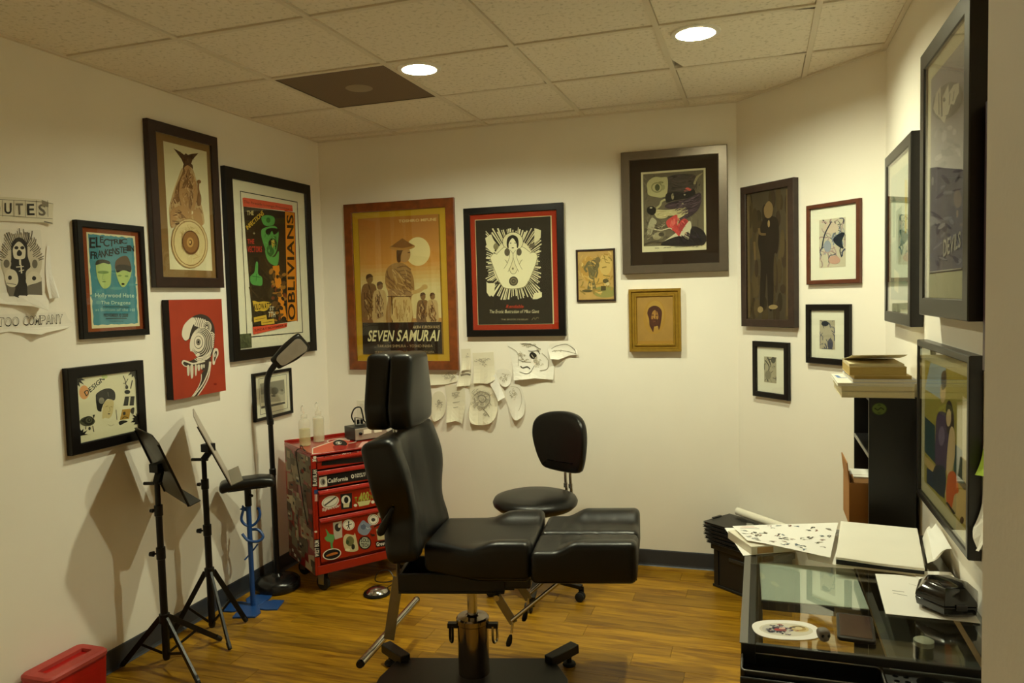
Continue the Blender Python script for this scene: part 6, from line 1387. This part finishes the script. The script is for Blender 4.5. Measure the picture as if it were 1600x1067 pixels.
# pull-out tray along the front edge
TY0, TY1, TZ = -0.085, 0.012, DZ-0.028
m = MB(); o_ = rrect(0.0, 0.312, TY0, TY1, 0.014); i_ = rrect(0.006, 0.306, TY0+0.006, TY1-0.004, 0.010); n = len(o_)
vs = [(x, y_, TZ-0.034) for x, y_ in o_]+[(x, y_, TZ) for x, y_ in o_]+[(x, y_, TZ) for x, y_ in i_]+[(x, y_, TZ-0.03) for x, y_ in i_]
fs = [(k*n+i, k*n+(i+1) % n, (k+1)*n+(i+1) % n, (k+1)*n+i) for k in range(3) for i in range(n)]+[tuple(range(n-1, -1, -1)), tuple(3*n+i for i in range(n))]
dr = m.add(vs, fs).build('pencil_drawer', mat('#0c0c0c', rough=0.3), t)
MB().tube([(x, y_, TZ) for x, y_ in rrect(0.003, 0.309, TY0+0.003, TY1-0.002, 0.012)], 0.0018, 6, closed=True).build('bright_lip', GREY, dr, smooth=True)
MB().box(0.05, 0.068, -0.05, -0.035, TZ-0.0295, TZ-0.024).build('eraser', mat('#8a9a3c', rough=0.6), dr)
# organiser plate with drilled holes and round wells
hol = [(0.335+i*0.022, -0.066+j*0.022, 0.0062) for i in range(2) for j in range(3)]+[(0.405, -0.038, 0.030), (0.476, -0.038, 0.030), (0.545, -0.038, 0.030)]
def plate():
    m = MB()
    x0, x1 = 0.314, Wd-0.002
    cells = [(x0, 0.324)] ; 
    # outer plate as strips around square cells that each hold one round well
    def cell(cx, cy, r, h):
        n = 24; sq = []; ci = []
        for k in range(n):
            a = 2*PI*k/n+PI/4; ca, sa = math.cos(a), math.sin(a); s = h/max(abs(ca), abs(sa))
            sq.append((cx+ca*s, cy+sa*s)); ci.append((cx+r*ca, cy+r*sa))
        vs = [(a, b, TZ) for a, b in sq]+[(a, b, TZ) for a, b in ci]+[(a, b, TZ-0.03) for a, b in ci]
        m.add(vs, [(k, (k+1) % n, n+(k+1) % n, n+k) for k in range(n)]+[(n+k, n+(k+1) % n, 2*n+(k+1) % n, 2*n+k) for k in range(n)]+[tuple(2*n+k for k in range(n))])
    for x, y_, r in hol: cell(x, y_, r, 0.011 if r < 0.02 else 0.033)
    def q(a, b, c, d): m.add([(a, c, TZ), (b, c, TZ), (b, d, TZ), (a, d, TZ)], [(0, 1, 2, 3)])
    q(x0, 0.324, TY0, TY1); q(0.324, 0.368, TY0, -0.077); q(0.324, 0.368, -0.011, TY1); q(0.368, 0.372, TY0, TY1)
    q(0.372, x1, TY0, -0.071); q(0.372, x1, -0.005, TY1); q(0.438, 0.443, -0.071, -0.005); q(0.509, 0.512, -0.071, -0.005); q(0.578, x1, -0.071, -0.005)
    m.box(x0, x1, TY0-0.002, TY0, TZ-0.036, TZ).box(x0, x1, TY0, TY1, TZ-0.040, TZ-0.036)
    return m
plate().build('organiser_plate', mat('#2b2b2b', rough=0.4), t)
MB().box(0.0, Wd, TY0-0.012, TY0-0.004, TZ-0.075, TZ-0.010).box(0.0, 0.006, TY0-0.004, 0.0, TZ-0.075, TZ-0.034).build('drawer_front', mat('#121212', rough=0.3), t, bevel=0.003)

t = thing('light_panel', 'pale green glass light panel with dark edge on rails under the desk glass', 'light panel', (2.966, -0.178, 0.7485), 0.02)
MB().box(-0.142, 0.142, -0.158, 0.158, 0.0, 0.026).build('body', mat('#2b2c2a', rough=0.5), t, bevel=0.003)
MB().box(-0.139, 0.139, -0.155, 0.155, 0.026, 0.029).build('glass_face', mat('#d5ded2', rough=0.1, spec=0.6), t)
t = thing('ink_cup', 'small pale-capped dark cup seen through the desk glass', 'cup', (3.21, -0.50, 0.7335), 0)
MB().lathe([(0.0001, 0), (0.018, 0), (0.022, 0.004), (0.022, 0.034), (0.0001, 0.034)], 24).build('body', BLACK, t, smooth=True)
MB().lathe([(0.023, 0.034), (0.023, 0.046), (0.018, 0.049), (0.0001, 0.049)], 24).build('cap', mat('#b9b7a5', rough=0.5), t, smooth=True)
MB().box(3.135-DX_0, 3.33-DX_0, 0.05, 0.45, 0.724, 0.7325).build('under_tray', mat('#4b4a44', rough=0.4, noise=0.1, nscale=20), bpy.data.objects['desk'])

# paper and card on the desk
def flat_sheet(name, label, cat, quad, items=None, base=None, thick=0.0006, grp=None, sub=8, wav=0.0, seed=0, art_base=None):
    """quad: TL,TR,BR,BL world corners with z; gently waved"""
    rn = random.Random(seed); q = [Vector(p) for p in quad]; o_ = sum(q, Vector())/4
    def P(u, v):
        p = q[0].lerp(q[1], u).lerp(q[3].lerp(q[2], u), v)
        return p-o_+Vector((0, 0, wav*(math.sin(u*5+seed)*math.sin(v*4+seed*2)*0.5+0.5)))
    vs = []; n = sub
    for b in (0, 1):
        for j in range(n+1):
            for i in range(n+1): p = P(i/n, j/n); vs.append((p.x, p.y, p.z+b*thick))
    N1 = (n+1)*(n+1); fs = []
    for j in range(n):
        for i in range(n):
            a = j*(n+1)+i; fs += [(a, a+1, a+n+2, a+n+1), (N1+a, N1+a+n+1, N1+a+n+2, N1+a+1)]
    for i in range(n):
        fs += [(i+1, i, N1+i, N1+i+1), (n*(n+1)+i, n*(n+1)+i+1, N1+n*(n+1)+i+1, N1+n*(n+1)+i), (i*(n+1), (i+1)*(n+1), N1+(i+1)*(n+1), N1+i*(n+1)), ((i+1)*(n+1)+n, i*(n+1)+n, N1+i*(n+1)+n, N1+(i+1)*(n+1)+n)]
    ob = MB().add(vs, fs).build(name, base or PAPER, None, smooth=True, loc=tuple(o_))
    tag(ob, label, cat, grp)
    if items:
        a = art('printed_design', ob, [(0, 0), (1, 0), (1, 1), (0, 1)], 0, 1, 0, 1, items, y=0, crop=(0, 0, 1), base=art_base, step=1.2e-5, horizontal=True)
        a['kind'] = 'stuff'
        for v in a.data.vertices:
            u, w_ = v.co.x, 1-v.co.y; p = P(u, w_); v.co = (p.x, p.y, p.z+thick+0.0002+v.co.z)
    return ob
t = thing('paper_box', 'low cream box of paper overhanging the left end of the desk', 'box', (2.80, -0.036, DZ+0.001), math.radians(27))
MB().box(0, 0.205, 0, 0.175, 0, 0.028).build('box_body', mat('#e0d9c6', rough=0.7, noise=0.03, nscale=20), t, bevel=0.002)
MB().box(0.02, 0.075, -0.0008, 0, 0.004, 0.024).build('end_label', mat('#b8925e', rough=0.7), t)
rn = random.Random(44); I = [('l', '#c33b3b', 0.012, [(0.06, 0.12), (0.14, 0.10), (0.22, 0.13)]), ('l', '#4b4760', 0.014, [(0.05, 0.20), (0.14, 0.18), (0.24, 0.19)]), ('l', '#c33b3b', 0.008, [(0.08, 0.07), (0.2, 0.08)])]
for k in range(64):
    x, y_ = rn.uniform(0.05, 0.95), rn.uniform(0.06, 0.94)
    if x < 0.3 and y_ < 0.28: continue
    c_ = rn.choice(['#3a3733', '#6b665e', '#8f897d', '#2a2725', '#6d7a86', '#8f6d62'])
    a = rn.uniform(0, 6.28); r_ = rn.uniform(0.024, 0.044)
    I += [('l', c_, rn.uniform(0.008, 0.017), spline([(x-r_*math.cos(a), y_-r_*math.sin(a)), (x+r_*0.5*math.sin(a), y_-r_*0.5), (x+r_*math.cos(a), y_+r_*math.sin(a))], 4)), ('e', c_, (x+rn.uniform(-r_, r_)*0.6, y_+rn.uniform(-r_, r_)*0.6), r_*0.5, r_*0.35, a)]
flat_sheet('flash_sheet', 'large white sheet printed with rows of small tattoo designs on the cream box', 'sheet', [(2.735, 0.150, 0.8335), (3.085, 0.275, 0.8335), (3.032, -0.065, 0.822), (2.785, 0.006, 0.8335)], I, wav=0.004, seed=3, base=WHITEP)
flat_sheet('paper_sheet', 'white sheet sticking out under the left side of the cream paper box', 'paper', [(2.705, 0.23, 0.8285-0.026), (2.83, 0.26, 0.802), (2.87, 0.0, 0.802), (2.775, -0.05, 0.802)], base=WHITEP, sub=2)
flat_sheet('paper_sheet', 'blank white sheet poking out beneath the sheet of small designs', 'paper', [(2.96, 0.23, 0.8025), (3.10, 0.22, 0.8025), (3.06, -0.075, 0.8025), (2.97, -0.045, 0.8025)], base=WHITEP, sub=4, wav=0.002, seed=8)
t = thing('sketch_pad', 'thick cream-topped sketch pad with a black core lying on the desk', 'sketch pad', (3.190, 0.10, DZ+0.004), math.radians(-7.3))
MB().box(-0.119, 0.119, -0.202, 0.202, 0.0, 0.006).build('back_board', mat('#d5cdb8', rough=0.7), t)
MB().box(-0.119, 0.119, -0.198, 0.202, 0.006, 0.0175).build('black_core', mat('#171411', rough=0.6), t)
m = MB().rbox(0.240, 0.408, 0.0085, 0.003, (10, 12, 1), lambda x, y, z: (x, y, z+0.0218+0.004*sst(-0.1, -0.2, y)*sst(0.02, -0.12, x)))
m.build('cover_sheet', mat('#ece7da', rough=0.75, noise=0.02, nscale=10), t, smooth=True)
for k, (lb, q, sd) in enumerate([('crumpled translucent sheet wedged between the sketch pad and the wall', [(3.338, 0.22, 0.815), (3.362, 0.24, 0.85), (3.366, 0.03, 0.835), (3.306, -0.03, 0.805)], 2),
                                 ('white loose sheet lying over the crumpled one beside the wall', [(3.340, 0.16, 0.852), (3.366, 0.16, 0.88), (3.366, -0.05, 0.87), (3.312, -0.075, 0.842)], 5)]):
    flat_sheet('paper_sheet', lb, 'paper', q, base=WHITEP if k else TRACE2, wav=0.012, seed=sd)
flat_sheet('paper_sheet', 'big white sheet under the black clamshell case with two pencil strokes', 'paper', [(3.150, -0.125, 0.8015), (3.355, -0.10, 0.8015), (3.352, -0.42, 0.8015), (3.137, -0.415, 0.8015)],
           [('l', '#8d8a84', 0.012, [(0.16, 0.42), (0.30, 0.44)]), ('l', '#8d8a84', 0.010, [(0.16, 0.48), (0.32, 0.53)]), ('l', '#a9a59c', 0.006, [(0.40, 0.22), (0.56, 0.30)])], base=WHITEP, wav=0.003, seed=1)
flat_sheet('paper_sheet', 'small white sheet by the wall, behind the black clamshell case', 'paper', [(3.25, -0.07, 0.8030), (3.362, -0.06, 0.8030), (3.365, -0.20, 0.8055), (3.27, -0.20, 0.8055)], base=WHITEP, wav=0.002, seed=4)
# black hexagonal clamshell case
t = thing('clamshell_case', 'glossy black faceted clamshell case on the white sheet at the right end of the desk', 'case', (3.294, -0.335, DZ+0.007), math.radians(12))
GB = mat('#0b0a0a', rough=0.12, coat=0.4)
def hexa(r, z, n=6, sx=1.0, a0=0.0): return [(r*sx*math.cos(2*PI*k/n+a0), r*math.sin(2*PI*k/n+a0), z) for k in range(n)]
def facet(levels):
    m = MB(); vs = []; n = 6
    for r, z in levels: vs += hexa(r, z, 6, 0.88)
    fs = [(k*n+i, k*n+(i+1) % n, (k+1)*n+(i+1) % n, (k+1)*n+i) for k in range(len(levels)-1) for i in range(n)]+[tuple(range(n-1, -1, -1)), tuple((len(levels)-1)*n+i for i in range(n))]
    return m.add(vs, fs)
facet([(0.074, 0.0), (0.086, 0.008), (0.090, 0.026), (0.0885, 0.028)]).build('lower_shell', GB, t, bevel=0.0025)
facet([(0.0885, 0.0295), (0.0905, 0.031), (0.088, 0.042), (0.058, 0.066), (0.045, 0.070)]).build('upper_shell', GB, t, bevel=0.003)
MB().box(-0.012, 0.012, -0.086, -0.0785, 0.022, 0.036).build('latch', mat('#2a2725', rough=0.3), t, bevel=0.001)
# oval print
I = []; rn = random.Random(17)
q_ = (2.888, -0.576, DZ+0.0008); m = MB(); m.at(q_[0], q_[1], q_[2], rz=math.radians(12))
N_ = 40; pl = []
for k in range(N_):
    a = 2*PI*k/N_; ca, sa = math.cos(a), math.sin(a); e_ = 2.6
    pl.append((0.081*math.copysign(abs(ca)**(2/e_), ca), 0.056*math.copysign(abs(sa)**(2/e_), sa)))
m.prism(pl, 0, 0.0012); ov = tag(m.build('oval_print', WHITEP), 'white oval cut-out print with a colourful skull and roses on the glass', 'print')
I = [('e', '#d9d3c2', (50, 50), 40, 34), ('e', '#c8c4bb', (36, 50), 22, 24), ('e', '#d3c08d', (70, 45), 15, 17), ('e', '#b89b5c', (70, 45), 11, 11), ('e', '#d9c79a', (68, 42), 8, 8)]
for k in range(60):
    a = rn.uniform(0, 6.28); x, y_ = 40+rn.gauss(0, 10), 52+rn.gauss(0, 9)
    I.append(('l', rn.choice(['#3b3547', '#6b5a6d', '#8c4a4a', '#4a4f63', '#2b2733', '#a86d62']), rn.uniform(1.5, 4), spline([(x, y_), (x+5*math.cos(a), y_+5*math.sin(a)), (x+8*math.cos(a+0.8), y_+8*math.sin(a+0.8))], 3)))
I += [('e', '#b5473f', (37, 52), 5, 6), ('e', '#e0b5a4', (45, 45), 5, 5), ('l', '#4b3d31', 2, spline([(62, 36), (72, 32), (80, 40)], 4))]
po = art('printed_design', ov, [(0, 0), (100, 0), (100, 100), (0, 100)], -0.081, 0.081, -0.056, 0.056, I, y=-0.0013, horizontal=True, step=1e-5)
po.location = q_; po.rotation_euler = (0, 0, math.radians(12))
# dark tablet
t = thing('tablet', 'small dark rounded handheld tablet lying on the glass beside the oval print', 'tablet', (3.052, -0.53, DZ+0.0005), math.radians(-4))
MB().prism(rrect(-0.043, 0.043, -0.078, 0.078, 0.012), 0, 0.009).build('body', mat('#1a1614', rough=0.3), t, bevel=0.002)
MB().prism(rrect(-0.036, 0.036, -0.064, 0.068, 0.003), 0.009, 0.0096).build('screen', mat('#4a3a33', rough=0.1), t)
t = thing('skull_figurine', 'small grey carved figurine between the oval print and the tablet', 'figurine', (2.972, -0.612, DZ+0.0005), 0.3)
MB().rbox(0.030, 0.034, 0.030, 0.012, (4, 4, 4), lambda x, y, z: (x*(0.8+0.2*sst(-0.01, 0.01, z)), y, z+0.015)).build('body', mat('#6d655a', rough=0.6, noise=0.2, nscale=90), t, smooth=True)
for s in (-1, 1): MB().lathe([(0.0001, 0), (0.004, 0), (0.0001, 0.003)], 10).build('eye_socket', BLACK, t, loc=(s*0.007, -0.0165, 0.018)).rotation_euler = (PI/2, 0, 0)

# ------------------------------------------------------------ narrow black bookcase, open towards the room
bx0, bx1, by0, by1, bz = 3.208, 3.365, 0.477, 0.95, 1.252
t = thing('bookcase', 'narrow tall black bookcase against the right wall behind the desk', 'bookcase', (bx0, by0, 0), 0)
BK = mat('#0f0d0c', rough=0.42, noise=0.1, nscale=30)
w_, d_ = bx1-bx0, by1-by0
MB().box(0, w_, 0, 0.018, 0, bz).build('side_panel', BK, t, bevel=0.001)
MB().box(0, w_, d_-0.018, d_, 0, bz).build('side_panel', BK, t, bevel=0.001)
MB().box(w_-0.008, w_, 0.018, d_-0.018, 0.02, bz-0.02).build('back_panel', BK, t)
for z in (0.05, 0.38, 0.74, 1.02, bz-0.018):
    s_ = MB().box(0.002, w_-0.008, 0.018, d_-0.018, z, z+0.018).build('shelf', BK, t, bevel=0.001)
    MB().box(0.0, 0.002, 0.018, d_-0.018, z+0.002, z+0.016).build('edge_band', mat('#8b8780', rough=0.4) if abs(z-1.02) < 0.01 else BK, s_)
MB().box(-0.0008, 0.0, 0.0005, 0.0025, 0.0, bz).build('worn_edge', mat('#7d7a74', rough=0.5), t)
art('green_sticker', t, [(0, 0), (100, 0), (100, 100), (0, 100)], 0.008, 0.060, 1.185, 1.232, [('e', '#3d4a22', (50, 50), 49, 49), ('e', '#5f6d34', (50, 50), 44, 43), ('l', '#2a3318', 9, [(20, 45), (40, 60), (60, 40), (80, 55)]), ('e', '#4c5a2a', (50, 20), 12, 8), ('e', '#4c5a2a', (50, 82), 12, 8)], y=-0.0006)
# cardboard box on a shelf
t = thing('cardboard_box', 'open brown cardboard box poking out of the bookcase shelf', 'box', (3.145, 0.52, 0.7585), 0)
CB = mat('#a8743c', rough=0.85, noise=0.06, nscale=14); CBi = mat('#8c6234', rough=0.9)
MB().box(0, 0.19, 0, 0.004, 0, 0.16).box(0, 0.19, 0.206, 0.21, 0, 0.16).box(0.186, 0.19, 0.004, 0.206, 0, 0.16).box(0, 0.004, 0.004, 0.206, 0, 0.16).box(0.004, 0.186, 0.004, 0.206, 0, 0.004).build('box_body', CB, t)
MB().bar((0.002, 0.105, 0.16), (-0.006, 0.105, 0.235), 0.2, 0.004, side=(1, 0, 0)).build('flap', CB, t)
MB().bar((0.08, 0.002, 0.16), (0.08, 0.075, 0.175), 0.14, 0.004, side=(0, 0, 1)).build('flap', CBi, t)
tag(MB().box(3.165, 3.30, 0.56, 0.70, 0.7635, 0.935).build('paper_bundle', PAPER, None), 'white bundle of papers standing in the cardboard box', 'papers')

# books stacked on top of the bookcase
def book(label, x0, x1, y0, y1, z0, th, rot, cov, page, cat='book', tilt=0.0, overhang=0.002):
    cx, cy = (x0+x1)/2, (y0+y1)/2; t = thing('book', label, cat, (cx, cy, z0+0.0003), rot, 'books on the bookcase')
    hx_, hy_ = (x1-x0)/2, (y1-y0)/2; ct = min(0.0022, th*0.18)
    MB().box(-hx_+0.001, hx_-0.001, -hy_+overhang, hy_-overhang, ct, th-ct).build('pages', page, t)
    MB().box(-hx_, hx_, -hy_, hy_, 0, ct).box(-hx_, hx_, -hy_, hy_, th-ct, th).box(-hx_, hx_, hy_-ct, hy_, ct, th-ct).build('cover', cov, t, bevel=0.0006)
    return t
PG = mat('#d8cba4', rough=0.85, noise=0.08, nscale=60, stretch=(1, 1, 14)); PGT = mat('#b99f5c', rough=0.85, noise=0.1, nscale=60, stretch=(1, 1, 14)); PGW = mat('#e3ddcb', rough=0.8, noise=0.05, nscale=60, stretch=(1, 1, 14))
book('bottom book of the stack on the bookcase, thick with cream pages', 3.112, 3.352, 0.44, 0.74, 1.253, 0.022, 0.0, mat('#cfc3a0', rough=0.6), PG)
book('second book from the bottom of the bookcase stack, cream pages', 3.110, 3.350, 0.442, 0.742, 1.2755, 0.020, 0.01, mat('#d6cbab', rough=0.6), PG)
b_ = book('wide white magazine with a blue corner mark in the bookcase stack', 3.100, 3.352, 0.436, 0.755, 1.296, 0.011, -0.015, mat('#e6e2d6', rough=0.45), PGW)
MB().prism([(-0.118, 0.10), (-0.106, 0.10), (-0.098, 0.02), (-0.05, 0.02), (-0.05, 0.006), (-0.112, 0.006)], 0.0111, 0.0114).build('blue_mark', mat('#4a6fb0', rough=0.4), b_)
book('thin white book with a blue lower edge directly under the tan books', 3.146, 3.356, 0.44, 0.73, 1.3075, 0.013, 0.02, mat('#cfd3e0', rough=0.45), PGW)
book('thin tan book under the thick tan paperback', 3.150, 3.340, 0.445, 0.70, 1.321, 0.012, 0.03, mat('#c3a865', rough=0.6), PGT)
book('thick tan paperback near the top of the bookcase stack', 3.138, 3.326, 0.44, 0.69, 1.3335, 0.032, 0.0, mat('#cbb47a', rough=0.6), PGT)
t = thing('book', 'topmost softcover with its cream cover curling open on the bookcase stack', 'book', (3.232, 0.565, 1.3662), 0.0, 'books on the bookcase')
MB().box(-0.094, 0.086, -0.12, 0.12, 0.0, 0.010).build('pages', PG, t)
m = MB(); vs = []; n = 8
for k in range(n+1):
    f = k/n; y_ = -0.122+0.244*f; z = 0.0105+0.027*(1-f)**1.6*0+0.030*(1-f)**1.5
    vs += [(-0.098+0.012*(1-f), y_, z), (0.096, y_, z+0.002), (-0.098+0.012*(1-f), y_, z+0.001), (0.096, y_, z+0.003)]
fs = []
for k in range(n): a = 4*k; fs += [(a, a+4, a+5, a+1), (a+2, a+3, a+7, a+6), (a, a+2, a+6, a+4), (a+1, a+5, a+7, a+3)]
fs += [(0, 1, 3, 2), (4*n, 4*n+2, 4*n+3, 4*n+1)]
m.add(vs, fs).build('cover', mat('#d9cfaa', rough=0.6), t, smooth=True)

# ------------------------------------------------------------ black file crate, folders and paper roll in the angled corner
ca_ = math.radians(-37)
t = thing('storage_crate', 'black plastic file crate standing on the boards in the angled corner', 'crate', (2.575, 1.752, 0.001), ca_)
CR = mat('#171717', rough=0.45)
cw, cd, chh = 0.37, 0.19, 0.245
MB().box(0, cw, 0, 0.005, 0, chh).box(0, cw, cd-0.005, cd, 0, chh).box(0, 0.005, 0.005, cd-0.005, 0, chh).box(cw-0.005, cw, 0.005, cd-0.005, 0, chh).box(0.005, cw-0.005, 0.005, cd-0.005, 0, 0.006).build('crate_body', CR, t)
MB().box(-0.012, cw+0.012, -0.012, 0.0, chh-0.03, chh).box(-0.012, cw+0.012, cd, cd+0.012, chh-0.03, chh).box(-0.012, 0, 0, cd, chh-0.03, chh).box(cw, cw+0.012, 0, cd, chh-0.03, chh).build('rim', CR, t, bevel=0.003)
MB().box(0.11, 0.24, -0.007, 0.0, chh-0.075, chh-0.055).build('handle_grip', mat('#2b2b2b', rough=0.4), t, bevel=0.002)
for x in (0.02, cw-0.04): MB().box(x, x+0.014, -0.006, 0, 0.01, chh-0.04).build('rib', CR, t)
MB().box(-0.006, cw+0.006, -0.006, cd+0.006, 0, 0.014).build('foot_rim', CR, t, bevel=0.002)
for k, (dx, dr_) in enumerate([(0.0, 0.02), (-0.012, -0.01), (-0.02, 0.012), (-0.016, -0.02), (-0.024, 0.0), (-0.02, 0.016)]):
    lb = ['lowest', 'second lowest', 'third from the bottom', 'third from the top', 'second from the top', 'topmost'][k]
    c, s = math.cos(ca_), math.sin(ca_)
    ox = 2.575 + (dx-0.035)*c - (-0.022)*s; oy = 1.752 + (dx-0.035)*s + (-0.022)*c
    t = thing('file_folder', 'black plastic folder in the stack on the file crate, ' + lb, 'folder', (ox, oy, 0.2465+0.0205*k), ca_+dr_*0.6, 'folders on the file crate')
    MB().box(0, 0.40, 0, 0.228, 0.001, 0.004).box(0, 0.40, 0, 0.228, 0.0105, 0.0135).build('cover', mat('#1b1a1a', rough=0.38), t, bevel=0.001)
    MB().box(0.006, 0.394, 0.004, 0.222, 0.004, 0.0105).build('sheets', mat('#0d0d0d', rough=0.7), t)
    MB().box(-0.006, 0.01, 0.08, 0.15, 0.0135, 0.019).build('clip', mat('#202020', rough=0.35), t, bevel=0.001)
t = thing('paper_roll', 'white paper roll lying on the black folders along the angled wall', 'paper roll', (2.70, 1.905, 0.392), math.atan2(1.60-1.905, 2.99-2.70))
L_ = 0.45; m = MB(); pts = []
m.tube([(0, 0, 0), (L_, 0, 0)], 0.0215, 24).build('outer_sheet', mat('#e9e4d4', rough=0.8), t, smooth=True)
sp = [(0.0155*(1-k/40*0.5)*math.cos(k*0.5), 0.0155*(1-k/40*0.5)*math.sin(k*0.5)) for k in range(40)]
MB().tube([(-0.0006, a, b) for a, b in sp], 0.0006, 4).build('rolled_edge', mat('#a79f8b', rough=0.8), t)

# ------------------------------------------------------------ notes on the right wall by the jamb
sheet('sticky_note', 'lime green sticky note on the right wall beside the doorway jamb', 'R', [(0.322, 1.226), (0.392, 1.250), (0.392, 1.168), (0.322, 1.158)], grp=None, lift=0.012, colr=mat('#b7d64a', rough=0.8), out=0.002, curl=0.3)
sheet('plastic_sleeve', 'crinkled white paper hanging on the right wall below the green note', 'R', [(0.325, 1.13), (0.42, 1.14), (0.43, 0.99), (0.36, 0.975), (0.322, 1.02)], grp=None, lift=0.03, colr=TRACE2, out=0.002, curl=0.4)
